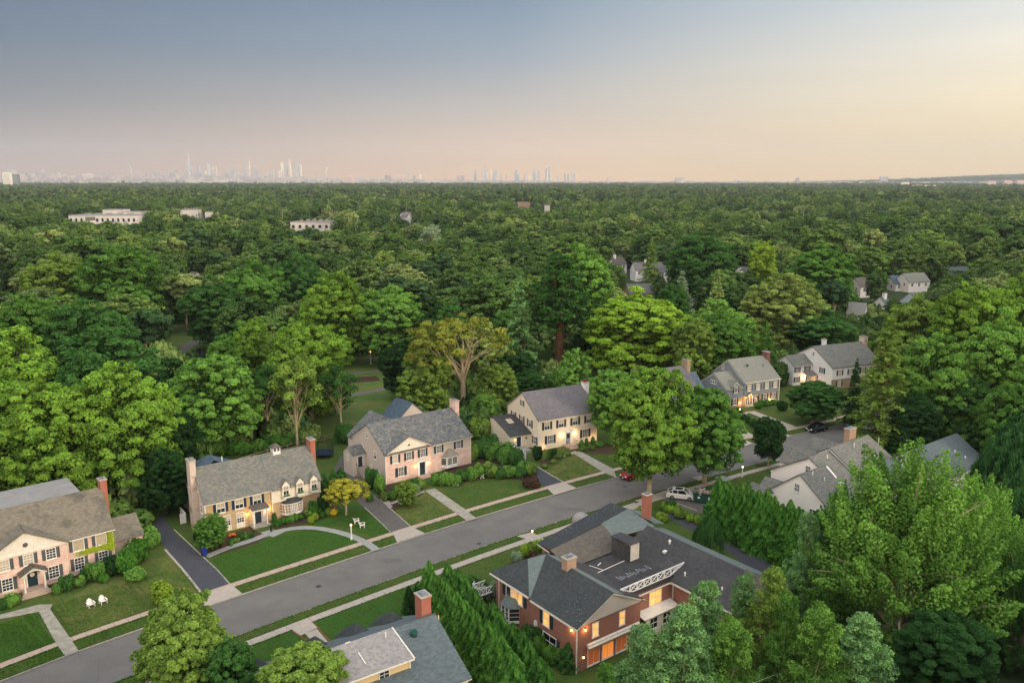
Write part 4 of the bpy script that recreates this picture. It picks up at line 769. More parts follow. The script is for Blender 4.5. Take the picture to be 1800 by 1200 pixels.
for s_ in (5.75, 8.05):
    hr = MB(); hr.bar((s_,-.1,1.3),(s_,-1.5,1.3),.04); hr.bar((s_,-1.5,1.3),(s_,-2.4,.95),.04); hr.bar((s_,-1.5,.4),(s_,-1.5,1.3),.04); hr.bar((s_,-2.4,.1),(s_,-2.4,.95),.04); hr.build('handrail', M['metal_dark'], H)
sconce(H, 5.3, 0, 2.35, 34); sconce(H, 8.5, 0, 2.35, 34)
for x, e_ in ((1.0, 26), (12.9, 30)):
    l = bpy.data.objects.new('path_light', bpy.data.lights.new('path_light', 'POINT')); C.objects.link(l); l.parent = H; l.location = (x, -.7, .5); l.data.energy = e_; l.data.color = (1, .55, .22); l.data.shadow_soft_size = .08
    b = MB(); b.lathe([(.05,.1),(.05,.4),(.12,.42),(.02,.5)], 8, x, -.75); b.build('path_lamp', M['metal_dark'], H)
chimney(H, 13.85, 14.9, 4.6, 6.0, -.2, 11.0, 'side_white', pots=3)
wg = MB(); pf = [(2.6,-.3),(2.6,2.85),(5.0,3.65),(9.2,4.75),(11.0,4.55),(11.0,-.3)]; wg.add([(-4.8,a_,b_) for a_, b_ in pf]+[(0,a_,b_) for a_, b_ in pf], [tuple(range(6)), tuple(range(6, 12))[::-1]]+[(i, i+6, (i+1) % 6+6, (i+1) % 6) for i in range(6)]); parts(H, side_wing=(wg, 'side_cream'))
wr = MB(); wr.slab([(-4.95,5.0,3.68),(-.01,5.0,3.68),(-.01,9.2,4.82),(-4.95,9.2,4.82)], .1); wr.slab([(-4.95,9.2,4.82),(-.01,9.2,4.82),(-.01,11.2,4.6),(-4.95,11.2,4.6)], .1); parts(H, side_wing_roof=(wr, 'shingle_deep')); wr = MB(); wr.slab([(-4.95,2.35,2.82),(-.01,2.35,2.82),(-.01,4.98,3.67),(-4.95,4.98,3.67)], .11); parts(H, porch_roof=(wr, 'shingle_dark'))
sk = MB(); sk.m = Matrix.Translation((-2.3, 7.3, 4.42)) @ Matrix.Rotation(math.atan2(1.14, 4.2), 4, 'X'); sk.box(-.55, .55, -.8, .8, 0, .1); o = sk.build('skylight', M['trim'], H); sk2 = MB(); sk2.m = sk.m; sk2.box(-.45, .45, -.68, .68, .1, .115); sk2.build('skylight_glass', M['blind'], o)
door(H, -2.9, 2.6, .6, .95, 2.0); ov = MB(); ov.lathe([(.2,0),(.2,.06)], 14); o = ov.build('round_window', M['glass_dark'], H); o.location = (-1.2,2.58,2.1); o.rotation_euler = (R(90),0,0); sconce(H, -3.75, 2.6, 2.1, 0.5)
rp = MB(); rp.box(-4.6, -1.6, -.2, 2.6, -.2, .5); parts(H, side_landing=(rp, 'bluestone')); rl = MB(); rl.box(-4.75, -4.65, -3.2, 2.5, .2, 1.4)
for y in np.arange(-3.2, 2.6, .9): rl.box(-4.8, -4.6, y-.05, y+.05, 0, 1.5)
parts(H, ramp_railing=(rl, 'white')); pb = MB(); pb.box(-1.4, .4, -.9, -.8, 0, 1.3); parts(H, garden_screen=(pb, 'white'))

# ---- 5 pale blue house behind the two street trees
H = empty('clapboard_house', (27, 173.8, .1), R(32), 'pale blue clapboard house with stone chimney, mostly hidden behind the two round street trees', 'house')
wl = MB(); wl.gable(3.0, 18.3, 0, 10, -.3, 5.2, 9.3); parts(H, wall=(wl, 'side_paleblue')); rf = MB(); rf.groof(3.0, 18.3, 0, 10, 5.2, 9.4); parts(H, roof=(rf, 'shingle_mauve')); wg = MB(); wg.gable(18.32, 22, 1, 9, -.3, 3.6, 7.4); parts(H, side_wing=(wg, 'side_white')); wr = MB(); wr.groof(18.6, 22, 1, 9, 3.6, 7.45); parts(H, side_wing_roof=(wr, 'slate_blue'))
tr = MB(); trim_gable(tr, 2.95, -.1, 10.1, 5.2, 9.3); trim_gable(tr, 22.06, .9, 9.1, 3.6, 7.4); gutter(tr, 3, 18.3, -.3, 5.1); parts(H, trim=(tr, 'white')); chimney(H, 18.35, 19.3, 3.6, 5.4, -.2, 10.9, 'stone_grey')
for x in (5, 9, 13, 17): win(H, x, 0, 4.2, 1, 1.3, 0, 2, 2, 'glass', 'shutter_dark'); win(H, x, 0, 1.6, 1, 1.4, 0, 2, 4, 'glass', 'shutter_dark')
win(H, 22, 3, 2.2, .8, 1.2, 90, 2, 2, 'glass'); win(H, 20.4, 1.0, 2.3, .9, 1.2, 0, 2, 2, 'glass')

# ---- 6 grey clapboard house with stone ground floor
H = empty('clapboard_house', (50.5, 184.5, .1), R(26.5), 'grey clapboard house with stone ground floor, one gabled dormer and a glowing arched porch', 'house')
wl = MB(); wl.gable(3.8, 14.6, 0, 11.6, 0, 5.65, 9.85); wl.gable(-1.2, 3.8, .1, 9.4, 0, 4.4, 7.4); parts(H, wall=(wl, 'side_grey'))
wl = MB(); wl.box(3.8, 14.64, -.06, .0, -.3, 2.6); wl.box(-1.24, 3.8, .02, .1, -.3, 2.3); parts(H, stone_front=(wl, 'stone_grey')); wl = MB(); wl.box(3.8, 14.62, -.3, 0, 2.62, 5.6); wl.box(-1.22, 3.7, -.12, .1, 2.35, 4.35); parts(H, upper_front=(wl, 'side_grey'))
rf = MB(); rf.groof(3.8, 14.6, -.1, 11.6, 5.65, 9.95, oh=.35); rf.slab([(-1.4,4.75,7.5),(3.8,4.75,7.5),(3.8,-.3,4.3),(-1.4,-.3,4.3)]); rf.slab([(-1.4,4.75,7.5),(3.8,4.75,7.5),(3.8,9.7,4.3),(-1.4,9.7,4.3)])
parts(H, roof=(rf, 'shingle_plain')); d = MB(); d.gable(.4, 2.2, -.2, 2.2, 3.0, 5.2, 6.2, 'y'); o = d.build('dormer', M['side_grey'], H); r_ = MB(); r_.groof(.4, 2.2, -.2, 2.6, 5.2, 6.25, 'y', .2, .15, th=.1); r_.build('dormer_roof', M['shingle_plain'], o)
tr = MB(); trim_gable(tr, -1.25, 0, 9.5, 4.4, 7.4); trim_gable(tr, 3.74, 0, 11.7, 5.65, 9.85); gutter(tr, 3.8, 14.8, -.45, 5.6); trim_gable(tr, -.28, .3, 2.3, 5.15, 6.2, 'y'); tr.box(3.7, 14.7, -.34, -.3, 5.35, 5.6); tr.box(14.5, 14.66, -.32, -.28, 0, 5.5); parts(H, trim=(tr, 'trim'))
win(H, 1.3, -.2, 4.35, .85, 1.3, 0, 2, 4, 'glass', 'shutter_dark', .38); win(H, 1.3, .02, 1.4, .9, 1.35, 0, 2, 4, 'glass', 'shutter_dark', .45)
for x in (5.2, 7.9, 10.6, 13.2): win(H, x, -.3, 4.35, .95, 1.3, 0, 2, 2, 'blind', 'shutter_grey', .5)
for x in (7.6, 10.4, 13.1): win(H, x, -.06, 1.5, .9, 1.35, 0, 2, 4, 'glass', 'shutter_dark', .45)
win(H, -1.2, 4.7, 5.4, .4, .7, -90, 0, 0, 'glass_dark'); win(H, -1.2, 4.0, 5.4, .4, .7, -90, 0, 0, 'glass_dark'); win(H, -1.2, 5.4, 5.4, .4, .7, -90, 0, 0, 'glass_dark'); win(H, 3.8, 7.4, 7.9, .6, .9, -90, 2, 2, 'glass')
door(H, 5.05, -.06, .3, .9, 2.0); po = MB()
for s_ in (-1, 1): po.box(5.05+s_*.75-.08, 5.05+s_*.75+.08, -1.0, -.9, .2, 2.4); po.bar((5.05,-1.0,3.2),(5.05+s_*1.0,-1.0,2.5),.12,.14)
parts(H, porch=(po, 'white')); pr = MB()
for s_ in (-1, 1): pr.slab([(5.05,-1.15,3.25),(5.05,-.06,3.25),(5.05+s_*1.1,-.06,2.5),(5.05+s_*1.1,-1.15,2.5)], .08)
parts(H, porch_roof=(pr, 'shingle_plain')); sconce(H, 5.05, -.35, 2.6, 160); sconce(H, 12.0, -.08, .7, 60); sconce(H, 2.9, -.02, .9, 40); chimney(H, 14.65, 15.65, 4.4, 6.2, -.2, 11.1, 'brick_maroon'); st = MB(); st.box(4.0, 6.1, -1.5, 0, -.2, .28); parts(H, doorstep=(st, 'bluestone'))
vn = MB(); vn.lathe([(.28,8.6),(.26,8.95),(.1,9.05)], 10, 7.6, 3.3); vn.box(12.0, 12.1, 2.8, 2.9, 7.9, 8.8); parts(H, roof_vent=(vn, 'green_steel'))

# ---- 7 white house with a lower wing and shed porch
H = empty('clapboard_house', (80.3, 201.6, .1), R(22), 'white clapboard house with black shutters and a lower porch wing, farthest in the row', 'house')
wl = MB(); wl.gable(0, 16, 0, 15, -.3, 5.7, 9.7, ry=7.2); parts(H, wall=(wl, 'side_white')); sf = MB(); sf.box(0, 16.04, -.06, 0, -.3, 2.6); parts(H, stone_front=(sf, 'stone_grey')); rf = MB(); rf.groof(0, 16, 0, 15, 5.7, 9.8, ry=7.2); parts(H, roof=(rf, 'shingle_grey'))
wg = MB(); wg.gable(-6.0, 0, 7.0, 13.6, -.3, 5.2, 7.1); parts(H, side_wing=(wg, 'side_white')); wr = MB(); wr.groof(-6.0, -.02, 7.0, 13.6, 5.2, 7.2, oh=.3); parts(H, side_wing_roof=(wr, 'shingle_grey'))
for x in (-4.8, -1.6): win(H, x, 7.0, 4.1, .9, 1.35, 0, 2, 4, 'glass', 'shutter_blue', .45)
win(H, -4.8, 7.0, 1.5, .9, 1.35, 0, 2, 4, 'glass', 'shutter_blue', .45); win(H, 0, 6.9, 7.9, .6, .9, -90, 2, 2, 'shutter_dark'); win(H, 0, 3.4, 4.3, .9, 1.35, -90, 2, 4, 'glass', 'shutter_blue', .45); win(H, -6, 11, 1.9, .9, 1.35, -90, 2, 4, 'glass', 'shutter_dark', .45)
for x in (2.5, 6, 10, 13.5): win(H, x, -.06, 4.2, 1, 1.3, 0, 2, 2, 'blind', 'shutter_dark', .45)
win(H, 2.5, -.06, 1.5, 1, 1.3, 0, 2, 2, 'blind', 'shutter_dark', .45)
pr = MB(); pr.slab([(-3.2,4.9,2.7),(.0,4.9,2.7),(.0,7.0,3.5),(-3.2,7.0,3.5)], .12); parts(H, porch_roof=(pr, 'shingle_grey')); po = MB(); po.box(-3.1, -2.95, 5.0, 5.15, 0, 2.7); po.box(-3.1, 0, 5.0, 5.1, 2.55, 2.7); parts(H, porch=(po, 'white')); door(H, -1.6, 7.0, .2, .95, 2.1, 'door_grey'); sconce(H, -2.6, 7.0, 2.0, 120)
tr = MB(); trim_gable(tr, -.06, -.1, 15.1, 5.7, 9.7, ry=7.2); trim_gable(tr, -6.06, 6.9, 13.7, 5.2, 7.1); gutter(tr, -6, 0, 6.72, 5.1); parts(H, trim=(tr, 'white')); chimney(H, 5.4, 6.2, 9.2, 10.2, 8, 10.9, 'side_white'); chimney(H, 16.05, 17.2, 6.2, 8.0, -.2, 11.3, 'brick_washed')

# ---- 8 white house of many gables on the near side of the street
H = empty('clapboard_house', (45, 121, .1), R(37), 'white clapboard house of stepped grey gables with broad pale brick chimney, beside the tall hedge', 'house')
wl = MB(); wl.gable(-1, 6.2, -5.2, 5.0, -.3, 3.6, 7.4); wl.gable(4.9, 10.4, -4.6, 9.2, -.3, 4.3, 8.2, ry=2.3); wl.gable(10.38, 21.6, -5.0, 9.4, -.3, 4.5, 8.75, ry=2.2); parts(H, wall=(wl, 'side_peach'))
rf = MB(); rf.groof(-1, 5.3, -5.2, 5.0, 3.6, 7.5, oh=.25); rf.groof(4.9, 10.2, -4.6, 9.2, 4.3, 8.3, ry=2.3, oh=.25); rf.groof(10.4, 21.6, -5.0, 9.4, 4.5, 8.85, ry=2.2, oh=.25)
for x in (9.6, 17.0): rf.groof(x-2.2, x+2.2, 3.0, 9.4, 5.4, 7.6, 'y', oh=.2)
rf.groof(-.2, 3.2, 4.6, 7.6, 2.9, 4.3, 'y', oh=.2); rf.groof(-4.0, -.8, 4.6, 7.4, 2.8, 4.2, 'y', oh=.2); parts(H, roof=(rf, 'shingle_grey'))
wl = MB()
for x in (9.6, 17.0): wl.gable(x-2.2, x+2.2, 4.4, 9.3, 3.8, 5.35, 7.5, 'y')
wl.gable(-.2, 3.2, 4.7, 7.5, -.2, 2.9, 4.2, 'y'); wl.gable(-4.0, -.8, 4.7, 7.3, -.2, 2.8, 4.1, 'y'); parts(H, front_gable=(wl, 'side_peach'))
tr = MB(); trim_gable(tr, -1.06, -5.4, 5.2, 3.5, 7.4); trim_gable(tr, 4.84, -4.7, 9.3, 4.2, 8.2, ry=2.3); trim_gable(tr, 10.3, -5.1, 9.5, 4.4, 8.75, ry=2.2); parts(H, trim=(tr, 'white'))
win(H, -1, .3, 5.3, .8, 1.1, -90, 3, 4); win(H, 4.9, 2.4, 6.4, .8, .9, -90, 3, 2); win(H, -1, -2.6, 1.9, .9, 1.5, -90, 2, 4); win(H, 1.6, -5.2, 2.0, 1.0, 1.4, 0, 2, 4); win(H, 14, -5.0, 2.2, 1.2, 1.4, 0, 2, 4); win(H, 18, -5.0, 2.2, 1.2, 1.4, 0, 2, 4)
vp = MB()
for x, y, z in ((1.2, -.8, 7.0), (2.6, -2.0, 6.1), (8.2, 1.2, 7.7), (15.6, 1.0, 8.3), (17.5, -.6, 7.4)): vp.lathe([(.09, z-.4), (.09, z+.75), (.06, z+.76)], 8, x, y)
parts(H, vent_pipe=(vp, 'white')); sk = MB(); sk.m = Matrix.Translation((18.2, -1.7, 6.55)) @ Matrix.Rotation(math.atan2(4.25, 7.2), 4, 'X'); sk.box(-.5, .5, -.6, .6, .1, .24); parts(H, skylight=(sk, 'side_paleblue'))
chimney(H, 17.2, 19.2, 2.9, 3.9, 3, 10.6, 'brick_tan'); ch = MB(); ch.lathe([(.35,4.6),(.35,5.5),(.5,5.55),(.5,5.7)], 12, 5.3, -3.2); parts(H, roof_vent=(ch, 'white'))
# ---- 9 low house with a blue green roof
H = empty('clapboard_house', (64, 118, .1), R(37), 'low white house with large plain blue green roof beyond the many gabled house', 'house')
wl = MB(); wl.gable(8, 25.6, 3.9, 14.4, -.3, 4.0, 7.5); parts(H, wall=(wl, 'side_peach')); rf = MB(); rf.groof(8, 25.6, 3.9, 14.4, 4.0, 7.6, oh=.35); parts(H, roof=(rf, 'shingle_bluegreen')); tr = MB(); trim_gable(tr, 7.94, 3.7, 14.6, 3.9, 7.5); gutter(tr, 8, 25.6, 3.6, 3.85); parts(H, trim=(tr, 'white'))
for x in (11.5, 14.5, 19): win(H, x, 3.9, 2.3, .7, 1.2, 0, 1, 2)
win(H, 8, 9.2, 3.6, .6, .8, -90, 2, 2); wg = MB(); wg.gable(1.0, 7.98, 7.5, 14, -.3, 3.4, 6.2); parts(H, side_wing=(wg, 'side_peach')); wr = MB(); wr.groof(1.0, 7.7, 7.5, 14, 3.4, 6.3); parts(H, side_wing_roof=(wr, 'shingle_bluegreen')); vp = MB(); vp.box(20, 20.2, 6.5, 6.7, 5.4, 6.4); vp.box(21, 21.2, 5.2, 5.4, 4.6, 5.5); parts(H, vent_pipe=(vp, 'white'))

# ---- 10 large red brick house, nearest in the picture
H = empty('brick_house', (7, 79.9, .1), R(37), 'large red brick house with dark hipped roofs, recessed roof deck and lit windows', 'house')
wl = MB(); wl.prism([(.15,.12),(9.5,.12),(9.5,15.2),(.3,15.2),(.3,8.0),(-.05,8.0),(-.05,.12)], -.3, 5.5); wl.prism([(9.45,1.15),(16.0,1.15),(16.0,17),(9.45,17)], -.3, 5.5); wl.prism([(15.9,-8),(25.2,-8),(25.2,12),(15.9,12)], -.3, 5.45); wl.prism([(9.48,17),(9.55,15),(24,15),(25.8,22.0),(9.8,18.0)], -.3, 5.4); parts(H, wall=(wl, 'brick_red'))
A=(-.3,15.7,5.5); Bq=(-.25,8.1,5.5); B2=(-.45,7.6,5.5); Cc=(-.45,-.35,5.45); PK=(4.9,11.3,8.0); T1=(3.2,12.7,7.3); GP=(4.75,-.4,8.0)
r1 = MB(); r1.slab([A,T1,Bq], .1); r1.slab([B2,PK,GP,Cc], .1); r1.slab([A,(9.6,15.7,5.5),PK], .08); parts(H, roof=(r1, 'shingle_dark')); r1 = MB(); r1.slab([Bq,T1,PK,B2], .09); r1.slab([PK,GP,(6.2,-.4,7.35),(6.2,11.3,7.35)], .1); parts(H, hip_facet=(r1, 'shingle_green'))  # hip facet in paler shingle, standing in for light on that slope
r1 = MB(); r1.slab([(6.21,11.5,7.34),(6.21,-.4,7.34),(9.3,-.4,5.8),(9.3,11.0,6.25)], .1); parts(H, inner_slope=(r1, 'shingle_deep'))
r1 = MB(); r1.slab([(9.1,-.4,5.7),(9.1,1.0,5.7),(9.9,1.0,5.35),(9.9,-.4,5.35)], .1); parts(H, gable_return=(r1, 'shingle_dark'))
F0=(9.3,18.5,5.5); F1=(26.4,22.6,5.5); R0=(6.0,11.9,7.95); R1=(17.4,13.9,8.15); R2=(22.3,15.1,8.1)
r1 = MB(); r1.slab([F0,R0,R1,R2,F1], .1); parts(H, front_roof=(r1, 'shingle_dark')); r1 = MB(); r1.slab([R0,(6.6,9.4,6.3),(15.6,9.6,6.3),(16.2,13.6,8.1)], .1); parts(H, rear_slope=(r1, 'shingle_brown'))
r1 = MB(); r1.slab([(16.0,13.66,8.12),(15.7,11.4,6.9),(21.3,9.2,7.9),(R2[0],R2[1],8.12)], .12); r1.slab([(22.0,9.7,7.95),R2,(26.2,16,6.4),(26.2,12,6.0)], .1); parts(H, low_roof=(r1, 'shingle_green'))  # paler shingle here mimics the light a flatter roof catches
r1 = MB(); r1.slab([(20.6,9.9,8.0),(20.4,-5.4,8.0),(15.3,-8.3,5.55),(15.3,9.9,5.55)], .1); parts(H, side_roof=(r1, 'shingle_deep')); r1 = MB(); r1.slab([(20.6,9.9,8.02),(20.4,-5.4,8.02),(25.6,-8.3,5.6),(25.6,7.5,5.6)], .1); r1.slab([(20.6,9.92,8.03),(25.65,7.55,5.62),(25.65,12.2,5.62)], .1); parts(H, far_roof=(r1, 'shingle_green')); r1 = MB(); r1.slab([(20.4,-5.42,8.0),(15.3,-8.3,5.5),(25.6,-8.3,5.5)], .1); parts(H, hip_end=(r1, 'shingle_brown'))
r1 = MB(); r1.box(8.8, 15.9, 1.0, 9.6, 5.6, 6.22); parts(H, roof_deck=(r1, 'deck_roof')); r1 = MB()
for i in range(13): r1.box(9.9+i*.4, 10.14+i*.4, 3.6+.12*(i % 3), 4.7-.2*(i % 4), 6.225, 6.24+.012*(i % 2))
parts(H, deck_tile=(r1, 'tile_worn')); r1 = MB(); r1.bar((9.4,8.6,6.3),(9.9,6.8,6.3),.06); r1.bar((8.9,6.6,6.32),(13.6,6.9,6.36),.06); r1.bar((10.2,8.0,6.3),(11.0,8.3,6.3),.08); parts(H, loose_boards=(r1, 'white'))
r1 = MB(); r1.box(14.1, 15.7, 6.5, 9.6, 6.2, 8.3); o = r1.build('roof_hatch', M['panel'], H); r2 = MB(); r2.slab([(13.95,6.25,8.5),(15.85,6.25,8.5),(15.85,9.9,8.31),(13.95,9.9,8.31)], .1); r2.build('roof_hatch_top', M['shingle_deep'], o); r2 = MB(); r2.box(13.98, 14.1, 6.4, 9.6, 6.2, 8.3); r2.build('hatch_side', M['shingle_deep'], o)
rl = MB(); x0, x1 = 7.0, 17.5; zb = lambda x: 6.35 + max(0, (x-15.2))*.45 + max(0, (8.6-x))*.42
rl.bar((x0,.9,7.15),(x1,.9,7.3),.09,.12); rl.bar((x0+.2,.9,zb(x0)),(9,.9,6.3),.08); rl.bar((9,.9,6.3),(15.2,.9,6.35),.08); rl.bar((15.2,.9,6.35),(x1,.9,7.25),.08)
for k in range(9):
    a_ = x0+.4+(x1-x0-.4)*k/9; b_ = x0+.4+(x1-x0-.4)*(k+1)/9; rl.bar((a_,.9,zb(a_)),(a_,.9,7.2),.12); rl.bar((a_,.9,zb(a_)),(b_,.9,7.2),.07); rl.bar((a_,.9,7.15),(b_,.9,zb(b_)),.07)
parts(H, deck_railing=(rl, 'white'))
pd = MB(); pd.add([(-.3,-.1,5.45),(9.8,-.1,5.45),(4.75,-.1,7.9),(-.3,.4,5.45),(9.8,.4,5.45),(4.75,.4,7.9)], [(0,1,2),(3,5,4),(0,2,5,3),(1,4,5,2),(0,3,4,1)]); parts(H, pediment=(pd, 'side_beige'))
tr = MB(); gutter(tr, 9.6, 16.0, .95, 5.45); tr.box(-.55,-.4,-.4,7.6,5.25,5.45); tr.box(-.4,-.25,8.1,15.6,5.3,5.5); tr.bar((-.4,-.3,5.4),(4.75,-.3,7.9),.08,.18); tr.bar((9.9,-.3,5.4),(4.75,-.3,7.9),.08,.18); tr.box(-.16,-.05,-.0,.12,0,5.4); tr.box(.2,.3,14.5,14.62,0,5.4); tr.box(15.85,15.98,.95,1.1,0,5.4); tr.box(15.2,15.34,-8,.9,5.3,5.5); tr.bar((9.3,18.4,5.4),(6.4,12.6,7.3),.1,.16); tr.bar((9.3,18.5,5.42),(26.4,22.6,5.42),.1,.14); parts(H, trim=(tr, 'trim'))
for y, wd, gl in ((5.2, 1.0, 'lit'),): win(H, -.05, y, 4.1, wd, 1.6, -90, 1, 2, gl, 'shutter_dark', .55)
win(H, -.05, 4.6, 1.55, 2.2, 1.6, -90, 2, 2, 'glass_dark', 'shutter_dark', .5)
win(H, .3, 12.7, 4.2, .75, 1.5, -90, 1, 1, 'glass'); win(H, .3, 11.55, 4.2, 1.3, 1.5, -90, 4, 4, 'lit'); win(H, .3, 10.4, 4.2, .75, 1.5, -90, 1, 1, 'lit')
for y in (13.6, 9.5): link_mesh('shutter', shutter_mesh(.55, 1.7, 'shutter_dark'), H, (.3, y, 4.2), (0, 0, R(-90)))
ov = MB(); ov.lathe([(.42,0),(.42,.06),(.3,.07)], 16); o = ov.build('oval_window', M['white'], H); o.location = (-.05, 7.1, 2.6); o.rotation_euler = (R(90), 0, R(-90)); o.scale = (.75, 1.15, 1)
bp = [(.3,13.4),(-.75,12.7),(-.75,11.3),(.3,10.6)]; bw = MB(); bw.prism(bp, .9, 1.2); bw.prism(bp, 2.75, 2.95)
for x, y in bp[1:3]+[(-.75,12)]: bw.bar((x, y, 1.1), (x, y, 2.8), .14)
for z in (1.75, 2.25):
    for (q0, q1), (q2, q3) in zip(bp[:-1], bp[1:]): bw.bar((q0, q1, z), (q2, q3, z), .04)
o = bw.build('bay_window', M['white'], H); gw = MB(); gw.prism([(.3,13.3),(-.68,12.65),(-.68,11.35),(.3,10.7)], 1.2, 2.75); gw.build('pane', M['glass'], o); br = MB(); br.add([(.3,13.6,2.95),(-.95,12.8,2.95),(-.95,11.2,2.95),(.3,10.4,2.95),(.3,12.8,3.75),(.0,12.0,3.85),(.3,11.2,3.75)], [(0,4,1),(1,4,5),(1,5,2),(2,5,6),(2,6,3)]); br.build('bay_window_roof', M['shingle_green'], o)
win(H, 2.6, .12, 4.25, .75, 1.5, 0, 1, 2, 'lit'); win(H, 6.6, .12, 4.25, .75, 1.5, 0, 1, 2, 'lit'); win(H, 13.0, 1.15, 4.2, 1.9, 1.6, 0, 2, 2, 'lit'); win(H, 16.0, -3.4, 4.2, 2.2, 1.4, -90, 3, 2, 'lit')
aw = MB(); aw.tube([(1.2,-.2,2.95),(9.0,-.2,2.95)], .17, 8); aw.box(1.2, 9.0, -.55, -.1, 2.68, 2.8); o = aw.build('awning', M['trim'], H); av = MB()
for k in range(26): av.box(1.25+k*.3, 1.52+k*.3, -.56, -.53, 2.5-.05*(k % 2), 2.69)
av.build('valance', M['wood'], o)
for x, gl in ((2.4,'lit_dim'),(4.5,'lit_orange'),(6.6,'lit_dim')): win(H, x, .12, 1.35, 1.6, 2.1, 0, 2, 1, gl)
aw = MB(); aw.slab([(9.8,-.3,2.9),(15.6,-.3,2.9),(15.6,1.15,3.2),(9.8,1.15,3.2)], .1); parts(H, rear_canopy=(aw, 'trim')); pf = MB(); pf.box(10.6, 15.6, .2, .35, .2, 2.85); parts(H, porch_frame=(pf, 'panel')); win(H, 11.8, .2, 1.8, 1.2, 1.3, 0, 2, 2, 'glass_dark'); win(H, 14.0, .2, 1.8, 1.2, 1.3, 0, 2, 2, 'glass_dark')
sconce(H, -.05, .9, 4.75, 26, -90); sconce(H, 1.1, .12, 4.75, 26); sconce(H, .9, .12, 1.6, .4)
chimney(H, 4.2, 5.6, 6.7, 7.7, 6, 9.3, 'brick_tan'); chimney(H, 22.2, 23.2, 11.6, 12.5, 0, 11.2, 'brick_orange')
bl = MB(); bl.box(-1.9, -.0, 15.4, 17.2, 2.7, 2.9); parts(H, balcony=(bl, 'shingle_dark')); br = MB()
for (q0, q1), (q2, q3) in (((-1.8,15.5),(-1.8,17.1)),((-1.8,17.1),(.0,17.1)),((-1.8,15.5),(-.1,15.5))):
    for z in (3.0, 3.8): br.bar((q0, q1, z), (q2, q3, z), .07)
    m_ = ((q0+q2)/2, (q1+q3)/2)
    for s0, s1 in (((q0, q1), m_), (m_, (q2, q3))): br.bar((*s0, 2.9), (*s1, 3.85), .05); br.bar((*s0, 3.85), (*s1, 2.9), .05); br.bar((*s0, 2.9), (*s0, 3.9), .07)
parts(H, balcony_railing=(br, 'white')); br = MB(); br.box(-1.8, -1.5, 15.5, 15.8, 0, 2.7); br.box(-1.8, -1.5, 16.8, 17.1, 0, 2.7); parts(H, balcony_post=(br, 'white'))
bv = MB()
for k in range(8): a0 = math.pi*k/8; a1 = math.pi*(k+1)/8; bv.add([(21-1.3*math.cos(a0), 19.5, 4.1+1.1*math.sin(a0)), (21-1.3*math.cos(a1), 19.5, 4.1+1.1*math.sin(a1)), (21-1.3*math.cos(a1), 23.6, 4.1+1.1*math.sin(a1)), (21-1.3*math.cos(a0), 23.6, 4.1+1.1*math.sin(a0))], [(0,1,2,3)])
bv.add([(19.7,23.6,0),(22.3,23.6,0),(22.3,23.6,4.1),(19.7,23.6,4.1)], [(0,1,2,3)]); bv.box(19.7, 22.3, 20.5, 23.55, 3.6, 4.1); parts(H, front_portico=(bv, 'flat_roof'))
sn = MB(); rs_ = random.Random(3)
for k in range(60):
    s_, t_ = rs_.uniform(.12, .98), rs_.uniform(.1, .6); P0 = Vector(F0).lerp(Vector(F1), s_); P1 = Vector(R0).lerp(Vector(R2), s_); p_ = P0.lerp(P1, t_); q_ = rs_.uniform(.03, .06); sn.box(p_.x-q_, p_.x+q_, p_.y-q_, p_.y+q_, p_.z+.1, p_.z+.14)
for k in range(34):
    p_ = Vector((rs_.uniform(-.1, 3.3), rs_.uniform(-.1, 3.0), 0)); p_.z = 5.53+(p_.x+.45)*.49; q_ = rs_.uniform(.02, .06); sn.box(p_.x-q_, p_.x+q_, p_.y-q_, p_.y+q_, p_.z+.09, p_.z+.12)
parts(H, snow_guard=(sn, 'rim')); vn = MB()
for x, y, z, r_ in ((19.5, 5.0, 7.55, .2), (16.6, -.1, 6.2, .13), (17.0, -5.2, 6.3, .13)): vn.lathe([(r_*.6, z), (r_*.6, z+.35), (r_, z+.4), (r_*.5, z+.6)], 10, x, y)
vn.box(18.0, 18.5, 4.4, 4.8, 6.95, 7.2); parts(H, roof_vent=(vn, 'white'))

# ---- 11 house at the bottom edge with a pale flat dormer roof
H = empty('clapboard_house', (-18, 70, .1), R(35), 'pale yellow house with grey green roof and wide flat dormer at the bottom edge', 'house')
wl = MB(); wl.gable(-6, 12.2, -6.6, 6.6, -.3, 5.1, 8.35); parts(H, wall=(wl, 'yellow_wall')); rf = MB(); rf.groof(-6, 12.2, -6.6, 6.6, 5.1, 8.45); parts(H, roof=(rf, 'shingle_bluegreen'))
dm = MB(); dm.prism([(.4,-4.1),(7.3,-4.1),(7.3,0),(.4,0)], 5.8, 7.55); parts(H, dormer=(dm, 'yellow_wall')); dr = MB(); dr.slab([(.15,-4.45,7.5),(7.55,-4.45,7.5),(7.55,.1,8.5),(.15,.1,8.5)], .14); parts(H, dormer_roof=(dr, 'flat_roof')); tr = MB(); tr.bar((7.6,-4.5,7.6),(7.6,.1,8.6),.12,.14); tr.bar((.1,-4.5,7.6),(.1,.1,8.6),.12,.14); tr.box(.1,7.6,-4.56,-4.46,7.45,7.6); tr.bar((2.6,.0,8.66),(3.1,.0,8.66),.09); tr.bar((3.2,-3.2,7.95),(3.2,-1.6,8.32),.1,.08); tr.bar((6.4,-.9,8.4),(6.4,-.9,9.0),.1); tr.box(7.2,7.36,-4.16,-4.0,5.9,7.5); gutter(tr,-6,12.4,-6.85,5.0); trim_gable(tr,12.26,-6.8,6.8,5.1,8.4); parts(H, trim=(tr,'trim'))
